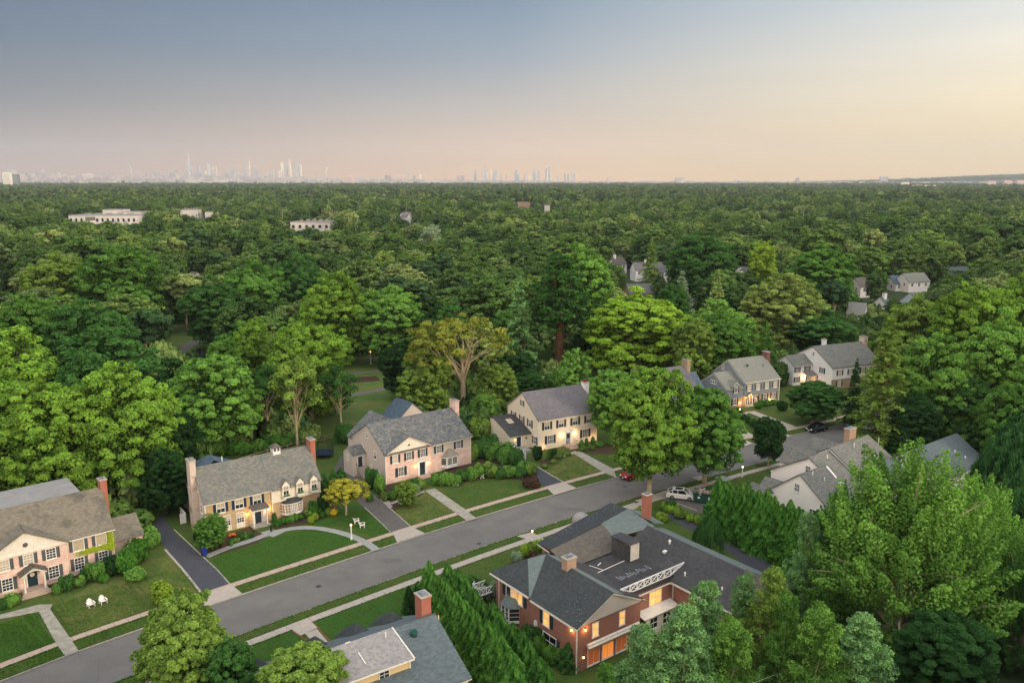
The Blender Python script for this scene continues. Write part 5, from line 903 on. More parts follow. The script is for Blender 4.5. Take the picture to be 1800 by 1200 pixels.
win(H, 4.6, -4.1, 6.65, .95, 1.15, 0, 2, 3, 'glass'); vn = MB(); vn.lathe([(.33,7.9),(.33,8.25),(.42,8.3),(.3,8.45)], 14, 9.2, -1.4); parts(H, roof_vent=(vn, 'green_steel')); vp = MB(); vp.box(12.7, 12.82, -.1, .02, 6.8, 8.3); parts(H, standpipe=(vp, 'yellow_wall'))
chimney(H, 11.2, 12.3, .6, 2.0, 0, 10.4, 'brick_orange')
fd = MB()
for x, s_ in ((-4.5, 1.5), (1.8, 1.4), (6.2, 1.5), (10.2, 1.5)): fd.add([(x-s_,4.2,5.9),(x+s_,4.2,5.9),(x+s_*1.1,7.6,4.9),(x,8.8,4.9),(x-s_*1.1,7.6,4.9),(x,5.6,7.0)], [(0,4,5),(4,3,5),(3,2,5),(2,1,5),(1,0,5)])
parts(H, front_bay_roof=(fd, 'shingle_dark')); fw = MB()
for x, s_ in ((-4.5, 1.3), (1.8, 1.2), (6.2, 1.3), (10.2, 1.3)): fw.prism([(x-s_,5),(x+s_,5),(x+s_,7.3),(x,8.4),(x-s_,7.3)], 0, 4.9)
parts(H, front_bay=(fw, 'yellow_wall'))

# ------------------------------------------------------------------ houses glimpsed among the trees
PROT = []                                     # (px0, px1, py0, py1, distance): kept free of random trees in front
def far_house(px, py, wpx, zr, th, m, rm, label, ze=None, D=9, chim=None, wing=0):
    x, y, _ = G(px, py, zr); f = y*_c+40*_s; W_ = wpx*f/FP; ze = ze or zr-3.6
    H = empty('house', (x-W_/2*math.cos(R(th)), y-W_/2*math.sin(R(th)), 0), R(th), label, 'house')
    wl = MB(); wl.gable(0, W_, -D/2, D/2, -.2, ze, zr-.1); parts(H, wall=(wl, m)); rf = MB(); rf.groof(0, W_, -D/2, D/2, ze, zr); parts(H, roof=(rf, rm))
    tr = MB(); trim_gable(tr, -.06, -D/2-.1, D/2+.1, ze, zr-.05); parts(H, trim=(tr, 'white'))
    if chim is not None: chimney(H, chim, chim+1, -1.2, .2, zr-3, zr+1.6, 'side_white')
    for k in range(max(1, int(W_//4))): win(H, 2+k*4 if W_ > 4 else W_/2, -D/2, ze-1.4, 1.1, 1.4, 0, 2, 2)
    win(H, 0, -1.8, ze-1.3, .9, 1.3, -90, 2, 2); win(H, 0, 1.8, ze-1.3, .9, 1.3, -90, 2, 2)
    PROT.append((px-wpx*.36, px+wpx*.36, py-3, py+5, y)); return H
far_house(1138, 461, 52, 9.5, 10, 'side_white', 'shingle_mauve', 'white gabled house with white chimney peeping over trees right of the tall brown conifer', chim=6)
far_house(1172, 466, 22, 9, -60, 'side_white', 'shingle_mauve', 'steep pale gable just right of the white chimneyed house in the trees')
far_house(1083, 452, 26, 9, 35, 'side_white', 'shingle_brown', 'white gable with brown roof half hidden left of the chimneyed white house', chim=2)
far_house(1124, 499, 46, 7.5, 8, 'brick_tan', 'shingle_mauve', 'low brown roofed house above the bright yellow green maple')
far_house(1204, 519, 50, 7, 5, 'brick_tan', 'shingle_mauve', 'grey roofed house below the pale layered cedar')
far_house(1312, 468, 30, 9, 30, 'side_white', 'shingle_mauve', 'white house behind the yellowing tree at mid right')
far_house(1512, 488, 26, 8.5, 20, 'side_peach', 'shingle_brown', 'peach gable glimpsed among trees left of the cream gabled house')
far_house(1605, 480, 46, 8.5, 18, 'side_peach', 'shingle_plain', 'cream gabled house with long grey roof at upper right')
far_house(1682, 469, 40, 8.5, 12, 'side_white', 'shingle_bluegreen', 'low green roofed building right of the cream gabled house')
far_house(1575, 484, 30, 7, 20, 'side_white', 'slate_blue', 'slate blue roof just left of the cream gabled house')
far_house(1612, 514, 34, 8.5, 25, 'side_paleblue', 'shingle_mauve', 'pale blue house with light roof behind the orange tinged trees at right')
far_house(1508, 532, 28, 9, -30, 'side_white', 'shingle_plain', 'white gabled house behind slender trunks at right')
far_house(1552, 522, 12, 9, 20, 'side_white', 'shingle_bluegreen', 'tiny green roofed house with white chimney at right', chim=1)
far_house(342, 478, 16, 10, -35, 'side_peach', 'shingle_brown', 'small peach gable alone in the woods at left')
far_house(3, 520, 16, 8, 10, 'side_white', 'shingle_plain', 'white wall at the left edge among the woods')
far_house(1795, 715, 60, 7.5, 20, 'side_peach', 'shingle_plain', 'grey roofed house at the right edge half way down')
def block(px, py, wpx, h, d, m, rm, name, label, cat='building', ang=0, z0=0, mech=True, rows=0):
    x, y, _ = G(px, py, h); f = y*_c+40*_s; W_ = wpx*f/FP; B_ = empty(name, (x-W_/2, y, z0), R(ang), label, cat)
    b = MB(); b.box(0, W_, 0, d, -.5, h-z0); parts(B_, wall=(b, m)); b = MB(); b.box(-.3, W_+.3, -.3, d+.3, h-z0+.004, h-z0+.5); parts(B_, roof=(b, rm))
    if mech:
        for k in range(5): b = MB(); xx = W_*(.15+.16*k); b.box(xx, xx+W_*.05, d*.3, d*.5, h-z0+.5, h-z0+2.2); parts(B_, roof_unit=(b, rm))
    if rows:
        nn = max(2, int(W_/6)); b = MB(); b.box(0, W_*.4/nn, -.15, 0, 0, (h-z0)*.35/rows); wm_ = b.mesh('window', M['glass'])
        for r_ in range(rows):
            for k in range(nn): link_mesh('window', wm_, B_, (W_*(k+.25)/nn, 0, (h-z0)*(r_+.35)/rows))
    PROT.append((px-wpx*.5+1, px+wpx*.5-1, py-3, py+11, y)); return B_
block(180, 379, 120, 11, 45, 'pale_block', 'white_roof', 'school_building', 'long low white building in the woods at left', rows=1); block(198, 369, 36, 15, 20, 'pale_block', 'white_roof', 'hall_building', 'raised white box rising behind the long low white building', mech=False); block(228, 373, 40, 13, 25, 'pale_block', 'white_roof', 'annex_building', 'white annex right of the long low white building', mech=False)
block(332, 369, 32, 12, 20, 'pale_block', 'white_roof', 'flat_building', 'small white flat building right of the long low one'); block(365, 373, 10, 11, 10, 'pale_block', 'white_roof', 'flat_building', 'tiny white block beside the small white flat building', mech=False)
block(545, 391, 70, 9, 50, 'pale_block', 'flat_roof', 'flat_building', 'flat roofed tan building with rooftop units near the ball field', rows=1)
block(712, 376, 18, 9, 20, 'pale_block', 'flat_roof', 'flat_building', 'small grey flat roof left of the red gabled building'); block(921, 355, 22, 12, 12, 'brick_tan', 'shingle_brown', 'brick_building', 'brown red roofed building in the distant woods at centre', mech=False); block(962, 361, 9, 12, 8, 'pale_block', 'white_roof', 'flat_building', 'tiny white block right of the brown red building', mech=False)
# ------------------------------------------------------------------ street furniture and garden things
def post_lamp(px, py, h, m, label, head='tall', power=60):
    x, y, _ = G(px, py, .1); e = empty('lamp_post', (x, y, .1), 0, label, 'lamp post', 'lit garden lamp posts')
    p = MB(); w_ = .075 if m == 'white' else .04
    if m == 'white': p.box(-.14, .14, -.14, .14, 0, .35); p.box(-w_, w_, -w_, w_, .35, h-.5); p.box(-.11, .11, -.11, .11, h-.5, h-.44)
    else: p.lathe([(.1, 0), (.08, .25), (w_, .3), (w_, h-.5), (.1, h-.46)], 8)
    p.build('post', M[m], e); l_ = MB()
    for sx in (-1, 1):
        for sy in (-1, 1): l_.bar((sx*.08, sy*.08, h-.46), (sx*.12, sy*.12, h-.1), .02)
    l_.lathe([(.19, h-.1), (.03, h+.05), (.02, h+.1)], 4); l_.build('lantern_cage', M['metal_dark'], e); g = MB(); g.lathe([(.06, h-.44), (.12, h-.34), (.12, h-.2), (.05, h-.1)], 10); g.build('lantern_glass', M['bulb'], e, True)
    l = bpy.data.objects.new('lamp_light', bpy.data.lights.new('lamp_light', 'POINT')); C.objects.link(l); l.parent = e; l.location = (0, 0, h-.26); l.data.energy = power; l.data.color = (1, .58, .25); l.data.shadow_soft_size = .1
    return e
post_lamp(618, 948, 2.6, 'white', 'white post lamp glowing where curved bluestone walk meets the sidewalk'); post_lamp(935.5, 951, 1.9, 'white', 'slim white post lamp glowing beside the yellow bushes of the big brick house'); post_lamp(1304.5, 838, 2.2, 'white', 'white post lamp glowing on near lawn behind the tall hedge')
post_lamp(603, 1134, 2.0, 'metal_dark', 'black post lamp glowing beside the pink walk of the bottom house'); post_lamp(1300, 732, 2.0, 'metal_dark', 'black post lamp glowing in front of the grey clapboard house'); post_lamp(652, 640, 4.0, 'white', 'tall park lamp glowing by the path beyond the houses', power=260)
def adirondack(x, y, rz, label):
    e = empty('garden_chair', (x, y, .11), rz, label, 'chair', 'white slatted garden chairs'); s = MB()
    for k in range(6): s.box(-.3, .3, -.32+k*.1, -.24+k*.1, .38-k*.025, .41-k*.025)
    s.build('seat', M['white'], e); b = MB(); b.m = Matrix.Translation((0, .25, .24)) @ Matrix.Rotation(R(-22), 4, 'X')
    for k in range(5): xx = -.28+k*.115; b.box(xx, xx+.1, 0, .03, 0, .78-.06*abs(k-2)**1.5)
    b.box(-.3, .3, .03, .06, .2, .28); b.box(-.3, .3, .03, .06, .5, .58); b.build('backrest', M['white'], e)
    for s_ in (-1, 1):
        a_ = MB(); a_.box(s_*.38-.07, s_*.38+.07, -.42, .38, .55, .58); a_.build('armrest', M['white'], e)
        for yy in (-.32, .3): l_ = MB(); l_.box(s_*.34-.03, s_*.34+.03, yy-.06, yy+.06, -.01, .55); l_.build('leg', M['white'], e)
    return e
p0 = G(160, 1066, .1); p1 = G(181.5, 1060, .1); adirondack(p0[0], p0[1], R(48), 'left white garden chair on the dry lawn of the leftmost brick house'); adirondack(p1[0], p1[1], R(48), 'right white garden chair on the dry lawn of the leftmost brick house')
p0 = G(627, 919, .1); p1 = G(637, 926, .1); adirondack(p0[0], p0[1], R(105), 'white garden chair nearer the yellow green ornamental tree, behind its partner'); adirondack(p1[0], p1[1], R(98), 'white garden chair nearer the driveway, in front of its partner')
def bin_(px, py, m, label):
    x, y, _ = G(px, py, .1); e = empty('wheelie_bin', (x, y, .12), R(40), label, 'bin'); b = MB(); b.add([(-.24,-.28,.08),(.24,-.28,.08),(.24,.28,.08),(-.24,.28,.08),(-.3,-.36,1.0),(.3,-.36,1.0),(.3,.36,1.0),(-.3,.36,1.0)], [(0,3,2,1),(4,5,6,7),(0,1,5,4),(1,2,6,5),(2,3,7,6),(3,0,4,7)]); b.build('body', M[m], e)
    l_ = MB(); l_.slab([(-.33,-.4,1.01),(.33,-.4,1.01),(.33,.4,1.06),(-.33,.4,1.06)], .06); l_.bar((-.3,.42,.98),(.3,.42,.98),.05); l_.build('lid', M[m], e)
    for s_ in (-1, 1): k = MB(); k.m = Matrix.Translation((s_*.27, .28, .11)) @ Matrix.Rotation(R(90), 4, 'Y'); k.lathe([(.11,-.03),(.11,.03)], 12); k.build('wheel', M['rubber'], e)
bin_(359, 977, 'blue_bin', 'blue wheeled bin at the edge of the dark driveway')
def planter(px, py, label):
    x, y, _ = G(px, py, .25); e = empty('planter', (x, y, .2), 0, label, 'planter', 'black planters beside the stone house door'); b = MB(); b.lathe([(.16,0),(.22,.55),(.25,.6),(.2,.62)], 10); b.build('pot', M['metal_dark'], e); o = link_mesh('plant', BALL[0], e, (0,0,.45)); o.scale = (.3,.3,.5); o.color = lin('#3c5a2a')
planter(445, 942, 'black planter left of the stone house door'); planter(477, 932, 'black planter right of the stone house door')
x, y, _ = G(406, 945, .2); e = empty('pumpkin_pile', (x, y+.6, .2), 0, 'orange pumpkins heaped among shrubs by the stone house wall', 'pumpkins')
for k in range(5): b = MB(); b.lathe([(.05,0),(.2,.06),(.25,.18),(.2,.3),(.04,.33)], 12); o = b.build('pumpkin', M['pumpkin'], e, True); o.location = (.35*math.cos(k*1.3), .35*math.sin(k*1.3), .25 if k == 4 else 0)
def hoop(px, py, z, rz, label):
    x, y, _ = G(px, py, z); e = empty('basketball_hoop', (x, y, 0), R(rz), label, 'basketball hoop'); p = MB(); p.tube([(0,.9,0),(0,.9,2.5),(0,.1,z)], .07, 8); p.build('pole', M['metal_dark'], e)
    b = MB(); b.box(-.9,.9,-.03,.03,z-.5,z+.6); b.build('backboard', M['glass'], e); f = MB()
    for a_ in ((-.92,-.86,z-.52,z+.62),(.86,.92,z-.52,z+.62)): f.box(a_[0],a_[1],-.06,.04,a_[2],a_[3])
    f.box(-.92,.92,-.06,.04,z+.56,z+.62); f.box(-.92,.92,-.06,.04,z-.52,z-.46); f.box(-.3,.3,-.06,-.04,z+.28,z+.33); f.box(-.3,-.25,-.06,-.04,z-.1,z+.3); f.box(.25,.3,-.06,-.04,z-.1,z+.3); f.build('board_frame', M['white'], e)
    r_ = MB(); pts = [(.23*math.cos(t*math.pi/6), -.3+.23*math.sin(t*math.pi/6), z-.2) for t in range(13)]; r_.tube(pts, .022, 5, False); r_.build('rim', M['red_paint'], e); n_ = MB()
    for t in range(8): a_ = t*math.pi/4; n_.bar((.22*math.cos(a_), -.3+.22*math.sin(a_), z-.2), (.12*math.cos(a_+.4), -.3+.12*math.sin(a_+.4), z-.6), .02)
    n_.build('net', M['white'], e)
hoop(843, 735, 3.0, 10, 'basketball hoop on the lawn between the pink brick and cream houses'); hoop(1780, 1103, 3.0, -20, 'basketball hoop in dark shade at the lower right edge')
x, y, _ = G(569, 803, 0); e = empty('trampoline', (x, y, .1), 0, 'round trampoline with dark safety net behind the stone house', 'trampoline')
b = MB(); b.lathe([(1.75,.78),(1.95,.86),(1.95,.9),(1.75,.9)], 28); b.build('pad', M['pad_blue'], e); b = MB(); b.lathe([(1.74,.8),(1.74,.83)], 28); b.build('mat', M['net'], e); b = MB()
for k in range(36): a_ = k*math.pi/18; b.bar((1.9*math.cos(a_),1.9*math.sin(a_),.9),(1.9*math.cos(a_),1.9*math.sin(a_),2.6),.02)
for z in np.arange(1.0, 2.7, .12): b.tube([(1.9*math.cos(t*math.pi/12),1.9*math.sin(t*math.pi/12),z) for t in range(25)], .008, 3, False)
b.build('safety_net', M['net'], e)
for k in range(6): a_ = k*math.pi/3+.3; b = MB(); b.bar((1.9*math.cos(a_),1.9*math.sin(a_),0),(1.9*math.cos(a_),1.9*math.sin(a_),2.7),.05); b.build('pole', M['metal_dark'], e)
def rail_fence(pts, label, h=1.2, z=.1):
    P = [G(*p, z)[:2] for p in pts]; e = empty('fence', (P[0][0], P[0][1], z), 0, label, 'fence')
    r_ = MB(); o0 = P[0]
    for (a0, a1), (b0, b1) in zip(P[:-1], P[1:]):
        for zz in (.5, h-.1): r_.bar((a0-o0[0], a1-o0[1], zz), (b0-o0[0], b1-o0[1], zz), .07, .1)
    r_.build('rail', M['wood'], e)
    for (a0, a1), (b0, b1) in zip(P[:-1], P[1:]):
        n = max(1, int(math.hypot(b0-a0, b1-a1)/3))
        for k in range(n): q = MB(); q.box(-.07, .07, -.07, .07, 0, h); o = q.build('post', M['wood'], e); o.location = (a0+(b0-a0)*k/n-o0[0], a1+(b1-a1)*k/n-o0[1], 0)
rail_fence([(400,822),(470,800),(540,783),(600,768)], 'wooden rail fence along the back garden of the stone house'); rail_fence([(1195,700),(1230,692),(1262,700)], 'short wooden fence between the pale blue and grey houses', 1.4)
def flag(x, y, z, rz, label):
    e = empty('flag', (x, y, z), rz, label, 'flag'); b = MB(); b.bar((0,0,0),(0,-.9,.5),.03); b.build('pole', M['white'], e); r_ = MB(); w_ = MB()
    for k in range(13): (r_ if k % 2 == 0 else w_).box(-.02, .02, -.85+k*.045, -.85+(k+1)*.045, -.75+.02*(k % 3), .42-k*.018)
    r_.build('stripe_red', M['flag_red'], e); w_.build('stripe_white', M['white'], e); c = MB(); c.box(-.03, .03, -.85, -.56, .02, .43); c.build('canton', M['flag_blue'], e)
a_ = R(26.5); flag(50.5+6.0*math.cos(a_)+1.2*math.sin(a_), 184.5+6.0*math.sin(a_)-1.2*math.cos(a_), 2.3, a_+.5, 'small striped flag beside the glowing porch of the grey house'); a_ = R(22); flag(80.3-1.0*math.cos(a_)-4.8*math.sin(a_), 201.6-1.0*math.sin(a_)+4.8*math.cos(a_), 2.4, a_+.5, 'striped flag at the porch of the white house farthest in the row')
# utility pole with wires, lower right
def bare_pole(px, py, ztop, r_, m, label, arm=False):
    x, y, _ = G(px, py, ztop); e = empty('utility_pole', (x, y, 0), 0, label, 'pole'); b = MB(); b.tube([(0,0,0),(0,0,ztop)], [r_*1.3, r_], 8); b.build('pole', M[m], e)
    if arm: b = MB(); b.box(-1.1,1.1,-.06,.06,ztop-.7,ztop-.56); b.box(-.25,.25,-.3,.1,ztop-1.8,ztop-1.1); b.build('crossarm', M['wood'], e)
    return (x, y, ztop)
q = bare_pole(1720, 996, 9.0, .14, 'wood', 'wooden utility pole rising beside the large vase shaped tree', True); bare_pole(1545, 769, 5.0, .09, 'white', 'slender pale pole right of the pale brick chimney')
def wire(a_, b_, sag, label, r_=.011):
    m = MB(); m.tube([(a_[0]+(b_[0]-a_[0])*t/14, a_[1]+(b_[1]-a_[1])*t/14, a_[2]+(b_[2]-a_[2])*t/14-sag*4*(t/14)*(1-t/14)) for t in range(15)], r_, 4, False); tag(m.build('overhead_wire', M['rim']), label, 'wire')
wire((q[0], q[1], 8.6), G(1800, 965, 10), .3, 'upper overhead wire running right from the utility pole'); wire((q[0], q[1], 8.2), G(1800, 985, 9), .3, 'lower overhead wire running right from the utility pole'); wire((q[0], q[1], 8.0), G(1280, 1215, 8), 1.0, 'long overhead wire crossing the bottom right corner'); wire(G(270, 757, 7), G(490, 720, 7), .5, 'thin wire crossing in front of dark trees behind the stone house')

# ------------------------------------------------------------------ vehicles
def car(x, y, rz, paint, label, suv=True):
    e = empty('parked_car', (x, y, .01), rz, label, 'car'); L2, w_, h = 2.35, .95, (1.68 if suv else 1.45)
    prof = [(-L2,.35),(-L2-.02,.75),(-L2+.1,.98),(-1.35,1.08),(-.6,h*.97),(.2,h),(1.4,h*.96),(2.05,1.12),(L2,1.0),(L2+.02,.6),(L2-.05,.32)]
    lower = [(-L2+.05,.3),(-L2-.02,.7),(-L2+.12,.93),(-1.4,1.02),(2.0,1.06),(L2-.02,1.0),(L2+.03,.6),(L2-.05,.3)]
    b = MB(); n = len(lower)
    rows = [(-w_*.97,.86),(-w_,1.0),(w_,1.0),(w_*.97,.86)]; vs_ = []
    for k, yy in enumerate((-w_+.08, -w_, w_, w_-.08)):
        for (px_, pz) in lower:
            if k in (0, 3): pz2 = pz*1.0+.02 if pz > .8 else pz; vs_.append((px_*.97, yy, pz2+(.03 if pz > .8 else 0)))
            else: vs_.append((px_, yy, pz-(.06 if pz > .8 else 0)))
    order = [1, 0, 3, 2]; vv = []
    for k in order: vv += vs_[k*n:(k+1)*n]
    fs = [(i*n+j, i*n+(j+1) % n, (i+1)*n+(j+1) % n, (i+1)*n+j) for i in range(3) for j in range(n)]+[tuple(range(n))[::-1], tuple(3*n+j for j in range(n))]
    b.add(vv, fs); b.build('body', M[paint], e)
    base = [(-1.35,1.03),(-.55,h-.06),(1.45,h-.1),(2.12,1.05)]; cb = MB(); cv = []
    for yy, ins in ((-1, 0), (1, 0)):
        for (px_, pz) in base: cv.append((px_, yy*(w_-.06 if pz < 1.1 else w_-.2), pz))
    cb.add(cv, [(0,1,2,3),(7,6,5,4),(0,4,5,1),(1,5,6,2),(2,6,7,3),(3,7,4,0)]); cb.build('windows', M['glass_dark'], e)
    rf = MB(); rf.slab([(-.5,-w_+.19,h-.05),(1.42,-w_+.19,h-.09),(1.42,w_-.19,h-.09),(-.5,w_-.19,h-.05)], .05)
    for s_ in (-1, 1):
        for (a0, a1) in ((0,1),(3,2)): rf.bar((base[a0][0], s_*(w_-.05), base[a0][1]), (base[a1][0], s_*(w_-.19), base[a1][1]+.03), .09)
        rf.bar((.45, s_*(w_-.05), 1.03), (.5, s_*(w_-.18), h-.05), .08); rf.bar((1.4, s_*(w_-.05), 1.03), (1.3, s_*(w_-.18), h-.07), .08)
    rf.build('roof', M[paint], e)
    if suv: sr = MB(); sr.box(-.25, .95, -.45, .45, h-.06, h+.0); o = sr.build('sunroof', M['glass_dark'], e); o.location = (0,0,.005)
    for s_ in (-1, 1):
        for xx in (-1.45, 1.4):
            k = MB(); k.m = Matrix.Translation((xx, s_*(w_-.1), .36)) @ Matrix.Rotation(R(90), 4, 'X'); k.lathe([(.24,-.13),(.35,-.12),(.36,0),(.35,.12),(.24,.13)], 18); o = k.build('wheel', M['rubber'], e); r_ = MB(); r_.m = Matrix.Translation((xx, s_*(w_-.1), .36)) @ Matrix.Rotation(R(90), 4, 'X'); r_.lathe([(.05,-.135),(.22,-.138),(.22,.138),(.05,.135)], 12); r_.build('rim', M['rim'], o)
        hl = MB(); hl.box(-L2-.03, -L2+.2, s_*.62-.16, s_*.62+.16, .72, .88); hl.build('headlight', M['lamp_white'], e); tl = MB(); tl.box(L2-.12, L2+.03, s_*.7-.16, s_*.7+.16, .8, .98); tl.build('tail_light', M['lamp_red'], e); mr = MB(); mr.box(-1.0,-.85,s_*(w_+.02)-.1,s_*(w_+.02)+.1,1.05,1.2); mr.build('mirror', M[paint], e)
    gr = MB(); gr.box(-L2-.04, -L2+.05, -.4, .4, .45, .72); gr.build('grille', M['metal_dark'], e); pl = MB(); pl.box(-L2-.055, -L2-.04, -.2, .2, .46, .58); pl.build('number_plate', M['lamp_white'], e); sk_ = MB(); sk_.box(-L2+.1, L2-.1, -w_+.06, w_-.06, .2, .42); sk_.build('sill', M['metal_dark'], e)
    return e
x, y, _ = G(1440, 759, 0); car(x-.4, y+.6, R(30), 'black_paint', 'black hatchback parked at the far kerb in front of the grey clapboard house')
x, y, _ = G(1200, 877, .1); e = car(x-.2, y+.4, R(-17)+math.pi, 'white_paint', 'white car parked nose towards the dumpster on the near driveway'); e.location.z = .11
x, y, _ = G(1106, 843, 0); car(x+.7, y+1.1, R(37), 'red_paint', 'red car parked at the kerb half hidden under the large street tree', False)
x, y, _ = G(1238, 884, .12); e = empty('dumpster', (x+.6, y+.5, .12), R(-17), 'dark green dumpster heaped with wooden debris', 'dumpster')
b = MB(); b.box(-2.2, 2.4, -1.0, 1.0, .12, 1.7); b.build('body', M['green_steel'], e); b = MB()
for xx in np.arange(-2.1, 2.4, .52): b.box(xx-.05, xx+.05, -1.1, -1.0, .12, 1.65); b.box(xx-.05, xx+.05, 1.0, 1.1, .12, 1.65)
for yy in (-1.06, 1.06): b.box(-2.25, 2.45, yy-.07, yy+.07, 1.62, 1.78)
b.box(-2.28, -2.2, -1.1, 1.1, 1.62, 1.78); b.box(-2.3, -2.2, -.06, .06, .12, 1.7); b.build('ribs', M['green_steel'], e); b = MB(); rr_ = random.Random(9)
for k in range(46):
    p_ = Vector((rr_.uniform(-2, 2.1), rr_.uniform(-.85, .85), rr_.uniform(1.6, 1.95))); d_ = Vector((rr_.uniform(-1, 1), rr_.uniform(-1, 1), rr_.uniform(-.15, .25))).normalized()*rr_.uniform(.25, .7); b.bar(p_-d_, p_+d_, rr_.uniform(.05, .35), .05)
b.build('debris', M['debris'], e); b = MB(); b.box(-1.5, -1.1, -1.12, -1.1, .9, 1.2); b.box(.2, .5, -1.12, -1.1, .8, 1.25); b.build('label_panel', M['white'], e)

# ------------------------------------------------------------------ trees seen one by one
T(88, 655, 905, 205, 'oak', 'bright', 'broad yellow green tree behind the leftmost brick house, left of a taller one', seed=0)
T(232, 640, 880, 185, 'oak', 'bright', 'tall bright green tree between the leftmost brick house and the stone house', seed=1)
T(2, 700, 900, 110, 'oak', 'deep', 'dark tree at the left edge behind the brick house roof', seed=2)
T(292, 790, 905, 90, 'oak', 'deep', 'dark lower tree in the gap behind the driveway left of the stone house', seed=3)
T(382, 628, 800, 165, 'maple', 'spring', 'rounded mid green tree behind the stone house roof', seed=0)
T(300, 720, 850, 120, 'oak', 'deep', 'dark green tree low behind the tall bright tree and the stone house chimney', seed=4)
T(546, 552, 740, 150, 'oak', 'bright', 'tall fresh green tree behind the slender conifers above the stone house', seed=4)
T(523, 625, 792, 95, 'spindly', 'olive', 'slender airy tree rising just behind the cupola of the stone house', seed=0)
T(600, 640, 760, 75, 'spindly', 'dark', 'thin trunked airy tree left of the park lawn', seed=1)
T(472, 640, 775, 80, 'spindly', 'dark', 'thin dark tree left of the slender airy tree', seed=1)
T(290, 600, 700, 110, 'willow', 'pale', 'pale weeping willow beside the little pond')
T(404, 590, 690, 72, 'oak', 'spring', 'small round light green tree right of the pond', seed=2)
T(455, 562, 700, 80, 'oak', 'bright', 'light green tree between the round one by the pond and the tall fresh green one', seed=3)
T(62, 520, 700, 150, 'oak', 'mid', 'wide mid green tree at the left edge above the yellow green one', seed=3)
T(172, 528, 700, 150, 'oak', 'dark', 'dark wide tree left of the willow', seed=1)
T(120, 446, 600, 130, 'oak', 'olive', 'olive green tree in the woods at upper left, left of two', seed=2)
T(225, 436, 600, 150, 'oak', 'mid', 'wide olive tree in the woods at upper left, right of two', seed=3)
T(385, 488, 612, 120, 'oak', 'dark', 'dark tree with bare limbs above the pond', seed=0)
T(455, 458, 590, 110, 'oak', 'mid', 'mid green tree right of the small peach gable in the woods', seed=4)
T(522, 445, 580, 95, 'oak', 'dark', 'dark green tree left of the large bright double crowned one', seed=1)
T(594, 480, 640, 130, 'oak', 'bright', 'large bright tree left of the park lamp, left crown', seed=1)
T(690, 503, 640, 125, 'oak', 'spring', 'large bright tree above the park lamp, right crown', seed=2)
T(706, 602, 700, 78, 'oak', 'deep', 'compact dark tree beside the park path', seed=4)
T(815, 556, 735, 205, 'open', '#747a38', 'spreading tree with pale bare limbs and rusty orange leaves behind the pink brick house', seed=0)
T(752, 610, 745, 100, 'oak', 'olive', 'low olive tree at the left foot of the rusty orange one', seed=0)
T(872, 640, 745, 80, 'oak', 'olive', 'low olive tree at the right foot of the rusty orange one', seed=3)
T(852, 690, 750, 60, 'maple', 'spring', 'small fresh green tree right of the pink brick house chimney', seed=1)
T(914, 488, 665, 88, 'spruce', 'blue', 'tall bluish spruce left of the tall dark pine', seed=0)
T(982, 448, 663, 125, 'tall_pine', 'dark', 'tall dark pine with two bare reddish trunks', seed=0)
T(1018, 430, 610, 130, 'oak', 'spring', 'large rounded green tree behind the tall dark pine', seed=4)
T(1112, 508, 665, 190, 'oak', 'lime', 'vivid yellow green maple right of the tall dark pine', seed=0)
T(990, 650, 700, 90, 'vase', 'mid', 'low bushy tree just behind the cream house ridge', seed=1)
T(905, 610, 700, 80, 'oak', 'deep', 'dark low tree behind the cream house left gable', seed=0)
T(930, 650, 712, 60, 'oak', 'dark', 'small dark tree close behind the cream house roof', seed=2)
T(1078, 652, 778, 88, 'maple', 'spring', 'slim rounded tree right of the cream house chimney', seed=0)
T(1140, 652, 872, 150, 'maple', '#6a8c3c', 'large round street tree over the red car', 'tree', 'round street trees', seed=0)
T(1238, 682, 850, 132, 'maple', 'mid', 'round street tree right of the larger one over the red car', 'tree', 'round street trees', seed=1)
T(1350, 736, 820, 56, 'maple', 'deep', 'small dark young tree on the near verge in front of the many gabled house', seed=0)
T(1428, 672, 745, 100, 'maple', 'dark', 'spreading dark green lawn tree behind the black car', seed=1)
T(1497, 632, 752, 46, 'spruce', 'deep', 'dark conifer hiding the right half of the white house farthest in the row', seed=0)
T(1545, 562, 800, 125, 'spruce', 'olive', 'big broad conifer right of the white house farthest in the row', seed=1)
T(1600, 690, 810, 90, 'oak', 'deep', 'dark tree in the shade right of the big broad conifer', seed=2)
T(1368, 482, 625, 135, 'oak', '#7c8c50', 'pale olive open crowned tree above the grey clapboard house', seed=1)
T(1262, 548, 680, 110, 'oak', 'mid', 'mid green tree behind the stone chimney of the pale blue house', seed=2)
T(1342, 566, 670, 46, 'spruce', 'mid', 'narrow pointed conifer behind the grey clapboard house', seed=0)
T(1215, 560, 690, 80, 'oak', 'olive', 'olive tree left of the mid green one above the pale blue house', seed=3)
T(1440, 545, 635, 120, 'oak', 'dark', 'dark tree mass above the white house farthest in the row', seed=4)
T(1640, 590, 790, 150, 'oak', 'spring', 'left crown of the large green trees at the right edge', seed=1)
T(1738, 548, 800, 170, 'oak', 'spring', 'huge green tree at the right edge above the weeping one', seed=0)
T(1690, 500, 720, 150, 'oak', 'bright', 'green tree behind the huge one at right', seed=3)
T(1788, 476, 700, 150, 'oak', 'bright', 'yellow tipped green tree at the far right edge', seed=4)
T(1605, 520, 690, 120, 'oak', 'olive', 'olive brown tinted tree left of the bright ones at right', seed=2)
T(1690, 640, 800, 110, 'oak', 'dark', 'darker tree low in front of the huge one at right', seed=2)
T(1770, 660, 850, 110, 'oak', 'mid', 'green tree at the right edge over the grey roof', seed=0)
T(1782, 726, 990, 215, 'weeping', 'weep', 'dark weeping beech at the right edge')
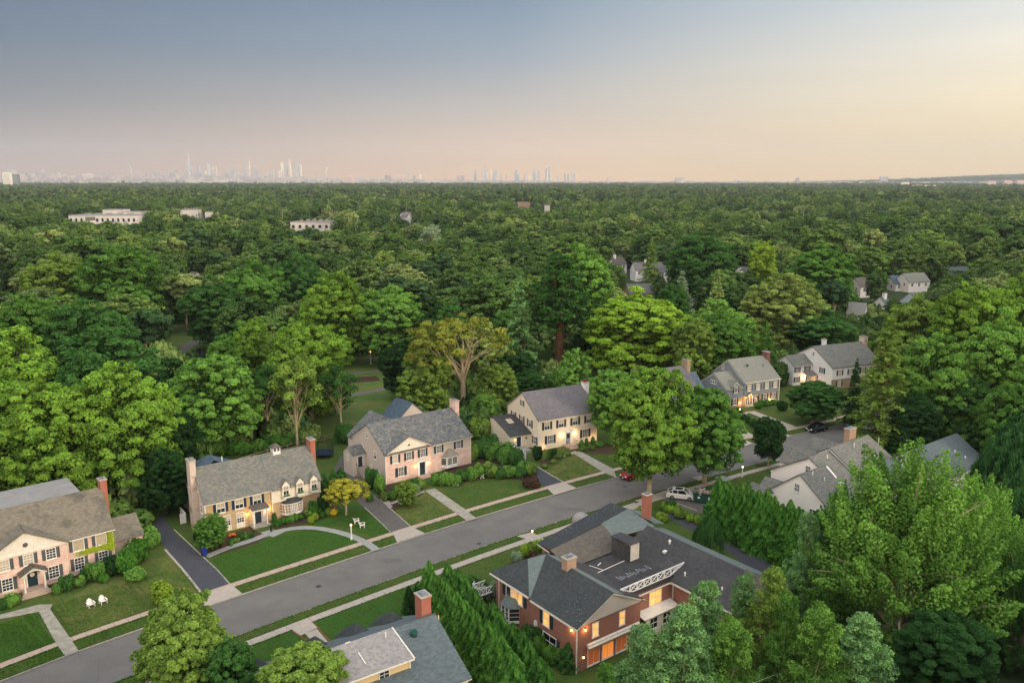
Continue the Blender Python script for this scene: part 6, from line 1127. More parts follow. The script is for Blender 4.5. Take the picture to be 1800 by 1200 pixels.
T(1572, 792, 1140, 350, 'vase', 'spring', 'great vase shaped tree with rising branches, nearest at right', seed=0)
T(1705, 850, 1090, 210, 'vase', 'spring', 'vase shaped tree overlapping the right side of the great one', seed=1)
T(1470, 860, 1050, 130, 'vase', 'dark', 'darker tree behind the left side of the great vase shaped tree', seed=1)
T(1790, 970, 1170, 120, 'vase', 'dark', 'dark tree at the right edge below the overhead wires', seed=0)
T(1408, 905, 1090, 95, 'white_pine', 'blue', 'bluish pine at the end of the tall hedge', seed=0)
T(1345, 1003, 1230, 125, 'white_pine', 'olive', 'yellowish pine with a bare pale trunk at the bottom', seed=1)
T(1235, 1022, 1230, 120, 'white_pine', 'blue', 'pine rising in front of the big brick house right wing', seed=2)
T(1125, 1104, 1290, 150, 'white_pine', 'blue', 'left pine of the clump below the big brick house', seed=0)
T(1195, 1070, 1300, 150, 'white_pine', 'blue', 'middle pine of the clump below the big brick house', seed=1)
T(1275, 1090, 1290, 140, 'white_pine', 'spring', 'right pine of the clump below the big brick house', seed=2)
T(1425, 1068, 1300, 150, 'white_pine', 'spring', 'broad pine at the bottom between bare trunk pine and great vase shaped tree', seed=2)
T(1500, 1085, 1290, 150, 'white_pine', 'blue', 'bluish pine at the bottom beneath the great vase shaped tree', seed=1)
T(1062, 1168, 1320, 80, 'white_pine', 'mid', 'lowest pine at the left of the clump below the big brick house', seed=1)
T(1370, 1045, 1270, 110, 'white_pine', 'mid', 'pine just right of the bare trunked yellowish one', seed=0)
T(1300, 1010, 1200, 90, 'white_pine', 'blue', 'bluish pine touching the far end of the big brick house roof', seed=2)
T(1640, 1080, 1250, 200, 'oak', 'deep', 'very dark low tree at the bottom right', seed=3)
T(338, 1062, 1290, 185, 'maple', 'olive', 'yellow green tree overhanging the road at the bottom left', seed=0)
T(425, 1130, 1330, 120, 'maple', 'dark', 'dark tree in the lower right of the yellow green roadside one', seed=1)
T(545, 1150, 1350, 210, 'maple', 'olive', 'wide olive tree at the bottom in front of the pale flat dormer roof', seed=1)
T(608, 842, 906, 82, 'ornamental', '#948f3a', 'small golden leaved ornamental tree on the stone house lawn', seed=0)
T(372, 905, 966, 56, 'oak', 'mid', 'bushy green tree at the left corner of the stone house', seed=1)
T(716, 846, 890, 40, 'oak', 'olive', 'small thin tree on the lawn left of the pink brick house walk', seed=1)
T(1245, 905, 985, 60, 'weeping', 'dark', 'small weeping tree right of the tall brick chimney', seed=0)
T(288, 1022, 1062, 42, 'oak', 'yellow', 'little yellowish tree on the dry lawn', seed=1)
T(1175, 500, 640, 70, 'oak', 'dark', 'dark tree behind the vivid yellow green maple', seed=3)
T(1255, 476, 620, 60, 'spruce', 'pale', 'pale pointed conifer below the grey roofed house', seed=1)
T(1195, 478, 590, 62, 'spruce', 'silver', 'pale layered cedar among the roofs', seed=1)
T(1143, 418, 500, 40, 'spruce', 'olive', 'tall brown tinted conifer above the white chimneyed house', seed=0)
T(760, 395, 470, 44, 'spindly', 'silver', 'leafless grey tree in the woods above centre', seed=0)
T(1230, 408, 545, 120, 'oak', 'dark', 'large dark green tree right of the tall brown conifer', seed=1)
T(1340, 425, 540, 60, 'oak', 'yellow', 'yellowing tree in the woods at mid right', seed=3)
T(1440, 432, 560, 130, 'oak', 'mid', 'wide green tree above the pale olive one', seed=2)

# ------------------------------------------------------------------ hedges and shrubs
def shrub(px, py, wpx, hm, col, label, kind='bush', group=None, name='shrub', k=None, flowers=None):
    x, y, _ = G(px, py, .1); r_ = wpx/2*(y*_c+40*_s)/FP; pool = BUSH if kind == 'bush' else BALL; me = pool[(k if k is not None else rnd.randrange(9)) % len(pool)]
    o = link_mesh(name, me, None, (x, y, .1), (0, 0, rnd.uniform(0, 6.28))); o.scale = (r_, r_, hm); g = lin(GREEN.get(col, col)); o.color = g; tag(o, label, 'shrub', group)
    if flowers:
        rg = np.random.default_rng(int(px)); d = unit(rg.normal(size=(90, 3))); d[:, 2] = abs(d[:, 2]); P_ = d*np.array([.85, .85, 1.0]); f = link_mesh('flower', leaf_mesh('flower', P_, d, np.full(90, .055), rg.uniform(.5, 1, 90), M[flowers], aspect=.9, rng=rg), o)
    return o
def row(pts, n, wpx, hm, cols, label, group, name='shrub', kind='bush', jit=3):
    for i in range(n):
        t = i/(n-1)*(len(pts)-1) if n > 1 else 0; k = min(int(t), len(pts)-2); f = t-k
        px = pts[k][0]+(pts[k+1][0]-pts[k][0])*f+rnd.uniform(-jit, jit); py = pts[k][1]+(pts[k+1][1]-pts[k][1])*f+rnd.uniform(-jit, jit)*.5
        shrub(px, py, wpx*rnd.uniform(.8, 1.2), hm*rnd.uniform(.8, 1.2), rnd.choice(cols), label, kind, group, name)
def hedge_row(pts, n, wm, h0, h1, col, label, group, cat='hedge tree'):
    P = [G(*p, .1)[:2] for p in pts]
    for i in range(n):
        t = i/(n-1)*(len(P)-1); k = min(int(t), len(P)-2); f = t-k; x = P[k][0]+(P[k+1][0]-P[k][0])*f+rnd.uniform(-.25, .25); y = P[k][1]+(P[k+1][1]-P[k][1])*f+rnd.uniform(-.25, .25)
        o = link_mesh('arborvitae', HEDGE[rnd.randrange(4)], None, (x, y, .1), (0, 0, rnd.uniform(0, 6.28))); w_ = wm*rnd.uniform(.88, 1.15); o.scale = (w_/1.1, w_/1.1, rnd.uniform(h0, h1)/6); g = lin(GREEN.get(col, col)); j = rnd.uniform(.85, 1.15); o.color = (g[0]*j, g[1]*j, g[2]*j, 1); tag(o, label, cat, group)
hedge_row([(1258,932),(1300,952),(1345,972),(1392,994),(1408,1003)], 15, 1.6, 7.2, 8.6, 'grass', 'tall arborvitae in the hedge between the big brick house drive and the white gabled house', 'arborvitae of the right hand hedge')
hedge_row([(1275,922),(1330,945),(1385,968)], 9, 1.5, 6.6, 8.2, 'mid', 'arborvitae in the rear rank of the right hand hedge', 'arborvitae of the right hand hedge')
hedge_row([(752,1082),(790,1120),(830,1165),(868,1215),(905,1268)], 13, 1.35, 6.3, 7.6, '#4f7a38', 'feathery arborvitae in the front rank left of the big brick house', 'arborvitae left of the big brick house')
hedge_row([(790,1075),(832,1118),(872,1165),(925,1222),(960,1270)], 12, 1.35, 5.8, 7.0, '#466f34', 'feathery arborvitae in the rank nearest the big brick house wall', 'arborvitae left of the big brick house')
hedge_row([(738,1072),(722,1085)], 2, .8, 3.5, 4.2, 'deep', 'dark narrow evergreen behind the tall red chimney', 'dark evergreens behind the chimney')
hedge_row([(572,872),(588,866),(602,860),(590,878)], 4, 1.1, 3.6, 4.6, 'dark', 'dark columnar evergreen right of the stone house gable', 'columnar evergreens beside the stone house')
hedge_row([(1000,1172),(1003,1174)], 2, .9, 3.0, 3.2, 'dark', 'clipped dark cone shrub against the big brick house', 'clipped cones at the brick wall')
hedge_row([(1430,960),(1442,968),(1452,975)], 3, 1.5, 5.0, 6.0, 'dark', 'dark evergreen under the left of the great vase shaped tree', 'dark evergreens by the white gable')
# foundation planting
shrub(224, 1008, 46, 3.2, 'grass', 'big rounded bush at the right corner of the leftmost brick house'); shrub(240, 988, 56, 3.4, 'grass', 'largest bright rounded bush by the driveway of the leftmost brick house'); shrub(262, 960, 50, 3.0, 'spring', 'bush at the top of the driveway beside the leftmost brick house'); shrub(238, 1018, 46, 1.6, 'spring', 'low bright mound bush at the lawn edge near the driveway')
for i, (a, b, w_, h_, c_, t_) in enumerate([(118,1037,30,2.0,'dark','dark bush right of the arched portico'),(102,1042,24,1.3,'mid','small bush beside the arched portico steps'),(140,1030,26,1.2,'spring','low green bush in the middle of the leftmost bed'),(168,1018,38,2.3,'mid','tall bush below the right ground floor windows'),(197,1010,36,2.8,'deep','dark rounded bush at the corner downspout'),(150,1020,22,1.9,'dark','narrow dark bush below the pediment edge'),(182,1022,24,1.1,'grass','low bush in front of the tall one'),(22,1062,34,1.5,'spring','bright low bush left of the portico'),(5,1068,30,1.2,'dark','dark low bush at the left picture edge')]): shrub(a, b, w_, h_, c_, t_)
row([(395,960),(425,948),(440,944)], 7, 14, .8, ['mid','spring','dark','red'], 'small mixed shrub in the bed left of the stone house door', 'shrubs left of the stone house door')
row([(487,924),(510,918),(535,910),(560,900)], 9, 15, 1.0, ['grass','spring','bright','mid'], 'rounded shrub along the stone house front right of its door', 'shrubs under the bow window'); row([(545,918),(565,910),(590,900)], 5, 15, 1.0, ['yellow','bright','grass'], 'low shrub at the curved bed edge', 'shrubs at the curved bed edge', kind='ball')
shrub(483, 922, 12, 2.0, 'dark', 'upright dark shrub right of the stone house door'); shrub(552, 904, 24, 2.2, 'grass', 'large leafed bush right of the bow window'); shrub(568, 896, 26, 2.2, 'deep', 'dark bush at the right corner of the stone house'); shrub(430, 945, 12, .8, 'red', 'dark red shrub in the bed left of the stone house door')
shrub(586, 905, 16, 1.0, '#c8a832', 'golden yellow shrub at the end of the stone house bed'); shrub(350, 950, 24, 1.6, 'deep', 'dark shrubs along the stone house gable foot')
shrub(655, 858, 28, 3.4, 'dark', 'tall dark bush at the left corner of the pink brick house'); shrub(668, 866, 28, 3.2, 'spring', 'tall lighter bush beside the dark one at the pink brick house corner'); shrub(650, 880, 18, 1.2, 'mid', 'low bush by the brown driveway')
row([(680,878),(700,872),(722,862),(738,856)], 7, 22, 1.5, ['mid','spring','olive','dark'], 'shrub along the front of the pink brick house left of its door', 'shrubs left of the pink brick house door'); shrub(732, 866, 20, 1.4, 'silver', 'pale silvery shrub left of the walk')
row([(768,852),(790,852),(810,846),(830,842)], 7, 26, 2.0, ['mid','spring','dark'], 'shrub under the bay window of the pink brick house', 'shrubs under the bay window'); shrub(800, 853, 16, 1.1, 'mid', 'white flowered low shrub under the bay window', flowers='petal'); shrub(775, 850, 30, 2.2, 'dark', 'broad dark shrub right of the pink brick house door')
shrub(843, 838, 26, 2.2, 'spring', 'white flowering hydrangea left of the driveway bushes', flowers='petal'); row([(825,805),(850,800),(880,808),(905,818)], 8, 42, 3.4, ['dark','mid','olive','mid'], 'tall shrub in the thicket between the pink brick house and the cream house driveway', 'thicket of shrubs by the cream house driveway'); row([(850,835),(880,838),(915,836),(935,832)], 7, 34, 2.0, ['mid','spring','olive','dark'], 'lower shrub at the lawn edge of the thicket', 'lower shrubs of the thicket')
shrub(933, 856, 38, 1.8, 'red', 'dark reddish bush at the foot of the cream house driveway'); shrub(843, 772, 46, 4.2, 'olive', 'tall yellowish cascading bush right of the pink brick house'); shrub(920, 828, 30, 2.0, 'mid', 'green bush right beside the cream house driveway')
shrub(945, 808, 22, 2.6, 'deep', 'dark twisted evergreen shrub by the cream house ramp'); shrub(958, 822, 14, .7, 'olive', 'low rusty shrub at the corner of the cream house lawn'); row([(962,808),(970,803),(978,800)], 4, 9, 1.6, ['dark','mid'], 'small clipped cone shrub at the left of the cream house front', 'clipped cones left of the cream house door', kind='ball'); row([(1022,788),(1032,784),(1042,782)], 3, 9, 1.5, ['dark','mid'], 'small clipped cone shrub at the right of the cream house front', 'clipped cones right of the cream house door', kind='ball'); row([(975,812),(1000,800),(985,806)], 3, 14, .7, ['mid','yellow','olive'], 'low shrub before the cream house front', 'low shrubs of the cream house'); row([(1026,793),(1048,787),(1070,782)], 4, 16, 1.0, ['mid','dark'], 'low shrub right of the cream house steps', 'low shrubs right of the cream house steps')
row([(1330,718),(1345,714),(1360,712)], 4, 18, 1.4, ['mid','grass'], 'rounded shrub before the grey clapboard house', 'shrubs of the grey clapboard house', kind='ball'); row([(1300,735),(1320,748),(1338,760)], 7, 16, 1.5, ['deep','dark'], 'dark shrub in the low hedge left of the grey house walk', 'low hedge of the grey house'); shrub(1297, 726, 18, 1.3, 'dark', 'dark shrub left of the glowing porch'); shrub(1375, 722, 22, 2.2, 'deep', 'dark bush at the right corner of the grey house')
row([(1165,897),(1185,903),(1210,912),(1232,925)], 9, 16, 1.3, ['lime','bright','lime'], 'lime green shrub in the curving row right of the tall brick chimney', 'lime green shrubs beside the chimney'); shrub(1130, 905, 30, 1.5, 'olive', 'olive shrub left of the tall brick chimney'); shrub(1165, 915, 28, 1.3, 'yellow', 'yellowish shrub just right of the tall brick chimney foot'); shrub(1195, 910, 26, 1.6, 'olive', 'brownish shrub in front of the lime green row'); shrub(1180, 893, 26, 1.3, 'dark', 'sprawling shrub beside the white car')
shrub(1262, 925, 66, 4.2, 'dark', 'large white flowering shrub beside the dumpster', flowers='petal'); shrub(925, 978, 24, 1.8, 'yellow', 'yellow green bush before the left corner of the big brick house'); shrub(938, 985, 22, 1.5, 'red', 'dark purple bush among yellow ones at the big brick house'); shrub(908, 990, 26, 1.7, 'silver', 'pale variegated bush left of the dark purple one'); shrub(945, 970, 22, 1.8, 'lime', 'bright yellow bush below the slim post lamp'); shrub(955, 990, 20, 1.2, 'yellow', 'small yellow bush by the big brick house eave')
for i, (a, b, w_, h_, c_, t_, f_) in enumerate([(838,1060,60,3.0,'dark','white flowering bush below the corner balcony','petal'),(800,1040,50,2.4,'mid','green bush at the lawn end of the arborvitae','petal'),(868,1050,26,2.2,'silver','pale flowering bush beside the balcony posts','petal'),(678,1108,15,1.5,'yellow','left yellow ball bush beside the bottom house',None),(688,1100,17,1.5,'lime','rear yellow ball bush beside the bottom house',None),(694,1112,18,1.4,'yellow','front yellow ball bush beside the bottom house',None),(705,1104,20,1.6,'mid','green bush right of the yellow ball bushes',None),(664,1110,9,1.2,'mid','pink flowering plant left of the yellow ball bushes','petal_pink')]): shrub(a, b, w_, h_, c_, t_, 'bush', None, 'shrub', None, f_)
row([(395,800),(430,796),(470,786),(510,780),(545,772)], 10, 40, 2.2, ['grass','mid'], 'low rounded mound in the garden behind the stone house', 'mounds behind the stone house'); shrub(606, 778, 44, 3.6, 'dark', 'round dark bush left of the park lawn'); shrub(700, 752, 26, 2.0, 'dark', 'dark shrub at the park edge behind the pink brick house'); shrub(1255, 735, 60, 3.4, 'deep', 'dark shrub mass left of the grey clapboard house')
row([(1640,800),(1690,790),(1600,800),(1580,808)], 6, 46, 3, ['deep','dark'], 'dark shrub in the deep shade beyond the blue green roof', 'shade shrubs at the street end'); row([(930,1130),(950,1150),(975,1165)], 5, 34, 2.2, ['mid','dark'], 'green shrub at the foot of the big brick house left wall', 'shrubs at the big brick house wall'); row([(1480,1000),(1540,1020),(1600,1010)], 5, 60, 2.5, ['deep','dark'], 'dark undergrowth shrub beneath the great vase shaped tree', 'undergrowth shrubs at right')

# ------------------------------------------------------------------ grass blades standing in the lawns, ragged at their edges
def inside(x, y, P):
    c = False; j = len(P)-1
    for i in range(len(P)):
        if (P[i][1] > y) != (P[j][1] > y) and x < (P[j][0]-P[i][0])*(y-P[i][1])/(P[j][1]-P[i][1])+P[i][0]: c = not c
        j = i
    return c
HB = [(P, min(p[0] for p in P), max(p[0] for p in P), min(p[1] for p in P), max(p[1] for p in P)) for P in HARD+[[(x, y) for x, y in off(cw, .62)]+[(x, y) for x, y in off(cw, -.62)][::-1]]]
rg = random.Random(21); GP = []
seg = [(FAR[i], FAR[i+1]) for i in range(6, 52)]
def lawn_pts(d0, d1, n, edge=False):
    for k in range(n):
        (a0, a1), (b0, b1) = rg.choice(seg); l = math.hypot(b0-a0, b1-a1); t = rg.random(); d = rg.uniform(d0, d1)
        x = a0+(b0-a0)*t-(b1-a1)/l*d; y = a1+(b1-a1)*t+(b0-a0)/l*d
        if any(x0 < x < x1 and y0 < y < y1 and inside(x, y, P) for P, x0, x1, y0, y1 in HB): continue
        GP.append((x, y, .13 if not edge else .15))
for d in (2.5, .2, 3.8, -SW-.2, -SW-1.8, -SW-3.2): lawn_pts(d-.07, d+.07, 5200, True)
lawn_pts(.2, 2.5, 14000); lawn_pts(3.8, 13, 42000); lawn_pts(-SW-1.8, -SW-.2, 9000); lawn_pts(-SW-12, -SW-3.2, 26000)
GP = np.array(GP); r9 = np.random.default_rng(6); n = len(GP); GP[:, 2] += r9.uniform(0, .05, n)
big = .5+.5*np.sin(GP[:, 0]*.9+GP[:, 1]*.4)*np.cos(GP[:, 1]*.7-GP[:, 0]*.3)
gm = leaf_mesh('grass', GP, np.tile([0, 0, 1.0], (n, 1))+r9.normal(size=(n, 3))*.55, r9.uniform(.05, .12, n), np.clip(.25*big+r9.uniform(0, .6, n), 0, 1), LF, aspect=.45, rng=r9)
o = link_mesh('grass', gm); o.color = lin('#4c6a2c'); tag(o, 'short grass blades over the front lawns and verges', 'grass', kind='stuff')

# ------------------------------------------------------------------ woodland
def nz2(x, y, s=1.0, o=0.0):
    return .5+.25*(math.sin(x*.011*s+1.7+o)*math.cos(y*.009*s-o)+math.sin((x+y)*.006*s+o*2.1)*math.cos((x-1.3*y)*.0075*s))
HOUSES = [(-62, 101, 15), (-39, 124, 15), (-17, 148, 16), (10, 165, 14), (33, 184, 15), (55, 193, 14), (84, 211, 15), (55, 125, 19), (78, 138, 17), (16, 93, 20), (-14, 72, 13)]
def on_street(x, y):
    for (a0, b0) in FAR[::3]:
        if abs(x-a0) < 14 and abs(y-b0) < 14: return True
    return False
KEEP = [(595, 700, 640, 760, 250), (640, 800, 690, 740, 200), (300, 375, 585, 625, 290), (400, 620, 800, 860, 165), (560, 620, 740, 830, 165)]
def allowed(x, y, r_, h):
    for hx, hy, hr in HOUSES:
        if (x-hx)**2+(y-hy)**2 < (hr+r_*.5)**2: return False
    if on_street(x, y): return False
    a0, t0 = PX(x, y, h); wpx = r_*FP/(y*_c+35*_s); b0 = PX(x, y, 0)[1]
    for x0, x1, y0, y1, d in PROT:
        if y < d+4 and x0 < a0+wpx*.8 and x1 > a0-wpx*.8 and t0 < y1 and b0 > y0: return False
        if abs(y-d) < 30 and math.hypot(x-(x0+x1-1800)/2/FP*d, y-d) < 7: return False
    for x0, x1, y0, y1, d in KEEP:
        if y < d and x0 < a0+wpx*.8 and x1 > a0-wpx*.8 and t0 < y1 and b0 > y0: return False
    # only behind the row of houses
    for (tx, ty, tr, th) in TREES:
        if (x-tx)**2+(y-ty)**2 < (tr*.75+r_*.6)**2: return False
    return True
def behind_row(x, y):
    for (a0, b0) in FAR:
        if abs(a0-x) < 4: return y > b0+36
    return y > FAR[0][1]+36 if x < FAR[0][0] else True
cand = []; step = 9.6; yy = 92.0
while yy < 470:
    xx = -yy*.72-30
    while xx < yy*.72+30:
        x = xx+rnd.uniform(-3.4, 3.4); y = yy+rnd.uniform(-3.4, 3.4); r_ = rnd.choice([3.6, 5, 6.5, 8, 9.5, 11])*rnd.uniform(.9, 1.1); h = (10+1.05*r_)*rnd.uniform(.85, 1.15)*(.85+.3*nz2(x, y))
        if behind_row(x, y): cand.append((math.hypot(x, y), x, y, r_, h))
        xx += step
    yy += step
cand.sort(); placed = []; rest = []; grid = {}
def free(x, y, r_):
    gx, gy = int(x//12), int(y//12)
    for i in (-1, 0, 1):
        for j in (-1, 0, 1):
            for (a, b, c) in grid.get((gx+i, gy+j), []):
                if (a-x)**2+(b-y)**2 < ((r_+c)*.58)**2: return False
    return True
for d, x, y, r_, h in cand:
    if not free(x, y, r_) or not allowed(x, y, r_, h): continue
    grid.setdefault((int(x//12), int(y//12)), []).append((x, y, r_))
    vis = abs(x) < y*.66+6
    (placed if vis and len(placed) < 215 else rest).append((x, y, r_, h))
lab = [('wood_oak', 'leafy tree of the dense wood behind the houses', 'tree', 'woodland trees behind the houses'), ('wood_conifer', 'dark conifer in the dense wood behind the houses', 'conifer', 'woodland conifers behind the houses'), ('wood_tall', 'tall bare trunked tree in the wood behind the houses', 'tree', 'tall woodland trees')]
NEARW = [('oak', i) for i in range(5)]
for i, (x, y, r_, h) in enumerate(placed):
    u_ = rnd.random(); k = 0 if u_ < .86 else (1 if u_ < .93 else 2)
    if k == 0 and math.hypot(x, y) < 235: (lambda c_: tree_at(x, y, r_, h, 'mid', c_, {'mid': 'mid green', 'dark': 'dark green', 'olive': 'olive green', 'spring': 'fresh green', 'deep': 'very dark green', 'bright': 'bright green', 'pale': 'pale greyish green'}[c_]+' leafy tree in the wood just behind the houses', 'tree', c_+' green woodland trees just behind the houses', z=0))(rnd.choice(['mid', 'dark', 'olive', 'spring', 'mid', 'dark', 'deep', 'bright', 'pale']))
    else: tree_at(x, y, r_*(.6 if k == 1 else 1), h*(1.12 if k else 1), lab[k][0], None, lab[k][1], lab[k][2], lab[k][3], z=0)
# the wood beyond the nearest trees: one object, crowns set on points by geometry nodes
def field(name, pts, protos, label):
    me = bpy.data.meshes.new(name); me.vertices.add(len(pts)); me.vertices.foreach_set('co', np.array([(p[0], p[1], p[4] if len(p) > 4 else 0) for p in pts], dtype=np.float32).reshape(-1))
    sc = me.attributes.new('size', 'FLOAT_VECTOR', 'POINT'); sc.data.foreach_set('vector', np.array([(p[2], p[2], p[3]) for p in pts], dtype=np.float32).reshape(-1))
    rt = me.attributes.new('turn', 'FLOAT', 'POINT'); rt.data.foreach_set('value', np.random.default_rng(1).uniform(0, 6.28, len(pts)).astype(np.float32))
    o = bpy.data.objects.new(name, me); C.objects.link(o); tag(o, label, 'woodland', kind='stuff')
    ng = bpy.data.node_groups.new(name, 'GeometryNodeTree'); ng.interface.new_socket('Geometry', in_out='INPUT', socket_type='NodeSocketGeometry'); ng.interface.new_socket('Geometry', in_out='OUTPUT', socket_type='NodeSocketGeometry')
    n = ng.nodes; l = ng.links; gi = n.new('NodeGroupInput'); go = n.new('NodeGroupOutput'); jn = n.new('GeometryNodeJoinGeometry'); ip = n.new('GeometryNodeInstanceOnPoints'); m2p = n.new('GeometryNodeMeshToPoints')
    for ob in protos:
        oi = n.new('GeometryNodeObjectInfo'); oi.transform_space = 'ORIGINAL'; oi.inputs['Object'].default_value = ob; oi.inputs['As Instance'].default_value = True; l.new(oi.outputs['Geometry'], jn.inputs[0])
    l.new(gi.outputs[0], m2p.inputs[0]); l.new(m2p.outputs[0], ip.inputs['Points']); l.new(jn.outputs[0], ip.inputs['Instance']); ip.inputs['Pick Instance'].default_value = True
    ri = n.new('FunctionNodeRandomValue'); ri.data_type = 'INT'; ri.inputs['Min'].default_value = 0; ri.inputs['Max'].default_value = len(protos)-1
    for s_ in ri.inputs:
        if s_.name == 'Min' and s_.type == 'INT': s_.default_value = 0
        if s_.name == 'Max' and s_.type == 'INT': s_.default_value = len(protos)-1
    l.new([q for q in ri.outputs if q.type == 'INT'][0], ip.inputs['Instance Index'])
    na = n.new('GeometryNodeInputNamedAttribute'); na.data_type = 'FLOAT_VECTOR'; na.inputs['Name'].default_value = 'size'; l.new([q for q in na.outputs if q.type == 'VECTOR'][0], ip.inputs['Scale'])
    nr = n.new('GeometryNodeInputNamedAttribute'); nr.data_type = 'FLOAT'; nr.inputs['Name'].default_value = 'turn'; cx = n.new('ShaderNodeCombineXYZ'); l.new([q for q in nr.outputs if q.type == 'VALUE' and q.name == 'Attribute'][0], cx.inputs[2]); l.new(cx.outputs[0], ip.inputs['Rotation'])
    l.new(ip.outputs[0], go.inputs[0]); md = o.modifiers.new('woodland', 'NODES'); md.node_group = ng; return o
UB = [bush(501+s_, 900, .2, 7, LM) for s_ in range(3)]
ug = []; UO = []
rg = random.Random(77); yy = 95.0
while yy < 330:
    xx = -yy*.7-20
    while xx < yy*.7+20:
        x, y = xx+rg.uniform(-2, 2), yy+rg.uniform(-2, 2); xx += 4.6
        if not behind_row(x, y) or any((x-hx)**2+(y-hy)**2 < (hr+1)**2 for hx, hy, hr in HOUSES): continue
        px_, py_, _z = PX(x, y, 0)[0], PX(x, y, 0)[1], 0; r_ = rg.uniform(2, 4); h = rg.uniform(2.5, 6.5)
        if rg.random() < .25 or any(y < d+12 and x0-12 < px_ < x1+12 and y0-18 < py_ < y1+20 for x0, x1, y0, y1, d in KEEP): continue
        ug.append((x, y, r_, h))
    yy += 4.6
for i in range(3):
    x, y, r_, h = ug[37+i*211]; o = link_mesh('shrub', UB[i], None, (x, y, 0)); o.scale = (r_, r_, h); tag(o, 'leafy shrub in the undergrowth behind the houses', 'shrub', 'undergrowth shrubs'); UO.append(o)
field('undergrowth', ug, UO, 'dark leafy undergrowth between the trees behind the houses')
# far prototypes are crowns of real trees standing in the wood
def far_tree(x, y, i, ls, nc, per, R_=6.0, H_=16.0):
    q = i % 4; me, tips = (conifer(430+i, 3.6, 19, .06, 14, 8, 24, ls, .25, material=LM) if q == 3 else broad(401+i, R_*(1, 1.25, .8)[q], H_*(1, .85, 1.15)[q], .05, (4, 9, 6)[q], int(nc*(1, 1.3, .9)[q]), per, ls, LM, rc=((.1, .2), (.08, .15), (.12, .24))[q], flat=.9, dense=1.4, low=3)); e = empty('leafy_tree', (x, y, 0), 0, 'leafy tree of the dense wood behind the houses', 'tree', 'woodland trees behind the houses')
    c = link_mesh('crown', me, e); link_mesh('trunk', limbs(tips, H_, .35, .2, M['bark'], i, 4), e); return c
fx = [(x, y, r_, h) for (x, y, r_, h) in rest if abs(x) < y*.6 and 270 < y < 345][:14]
FARC = [far_tree(p[0], p[1], i, .42, 120, 34) for i, p in enumerate(fx[:9])]
VFAR = [far_tree(p[0], p[1], i+10, 1.2, 26, 18) for i, p in enumerate(fx[9:14])]
rest = [p for p in rest if p not in fx]
woodc = [o for o in bpy.data.objects if o.name.startswith('crown') and o.parent and o.data.materials[0] == LM and o.data.name != 'x']
seen = set(); MIDC = []
for o in woodc:
    if o.data.name not in seen and o not in FARC and o not in VFAR and o.parent.name.startswith('leafy'): seen.add(o.data.name); MIDC.append(o)
pts = [(x, y, r_/6, h/16) for (x, y, r_, h) in rest]
rg = random.Random(91)                        # trees of the neighbouring gardens, just outside the picture
for k in range(1500):
    x, y = rg.uniform(-130, 200), rg.uniform(24, 185); r_ = rg.uniform(4, 8); h = rg.uniform(10, 18)
    if behind_row(x, y) or on_street(x, y) or any((x-hx)**2+(y-hy)**2 < (hr+r_)**2 for hx, hy, hr in HOUSES): continue
    a0, t0 = PX(x, y, h); wp = 1.5*r_*FP/max(20, y*_c+30*_s)
    if not (a0-wp > 1815 or a0+wp < -15 or t0 > 1300): continue
    if x < 12 and y > 60 and a0+wp > -15 and t0 < 1300: continue
    if any((x-p[0])**2+(y-p[1])**2 < 55 for p in pts[-160:]): continue
    pts.append((x, y, r_/6, h/16))
field('woodland_middle', pts, MIDC[:7], 'dense leafy wood in the middle distance behind the row of houses')
def wood(y0, y1, step, r0, r1, h0, h1, seed, keep=1.0):
    rg = random.Random(seed); out = []; y = y0
    while y < y1:
        half = y*.68+40; x = -half
        while x < half:
            a, b = x+rg.uniform(-.48, .48)*step, y+rg.uniform(-.48, .48)*step; r_ = rg.uniform(r0, r1); h = rg.uniform(h0, h1)*(.78+.44*nz2(a, b, .8))
            x += step
            if rg.random() > keep: continue
            bad = False; pxx, t0 = PX(a, b, h); wp = r_*FP/b
            for x0, x1, py0, py1, d in PROT:
                if b < d+25 and x0 < pxx+wp and x1 > pxx-wp and t0 < py1: bad = True; break
            if not bad: out.append((a, b, r_/6, h/16))
        y += step*(.95)
    return out
field('woodland_far', wood(470, 1500, 14.5, 5.0, 14.0, 11, 22, 3), FARC, 'dense leafy wood stretching away beyond the middle distance')
field('woodland_distant', wood(1500, 3600, 21, 9, 21, 11, 24, 4) + wood(3600, 7600, 38, 17, 32, 10, 25, 5), VFAR, 'treetops of the distant wood reaching the plain')
hw = []; rg = random.Random(31)
for k in range(9000):
    y = rg.uniform(7500, 12000); px = rg.uniform(-150, 1950); f = max(.05, 1-px/1150.) if px < 1150 else .05; g2 = math.exp(-((px-1900)/330)**2)*(1.0 if y > 9000 else 0)
    kk = np.interp(y, [7400, 8300, 10500, 12500], [0, .35, .7, 1.0]); s_ = rg.uniform(3.5, 7); hw.append(((px-900)/FP*y, y, s_, rg.uniform(.8, 1.5), kk*(95*f+150*g2)-8))
field('woodland_horizon', hw, VFAR, 'dark blue green woods on the rising ground of the horizon')
rg = random.Random(55)
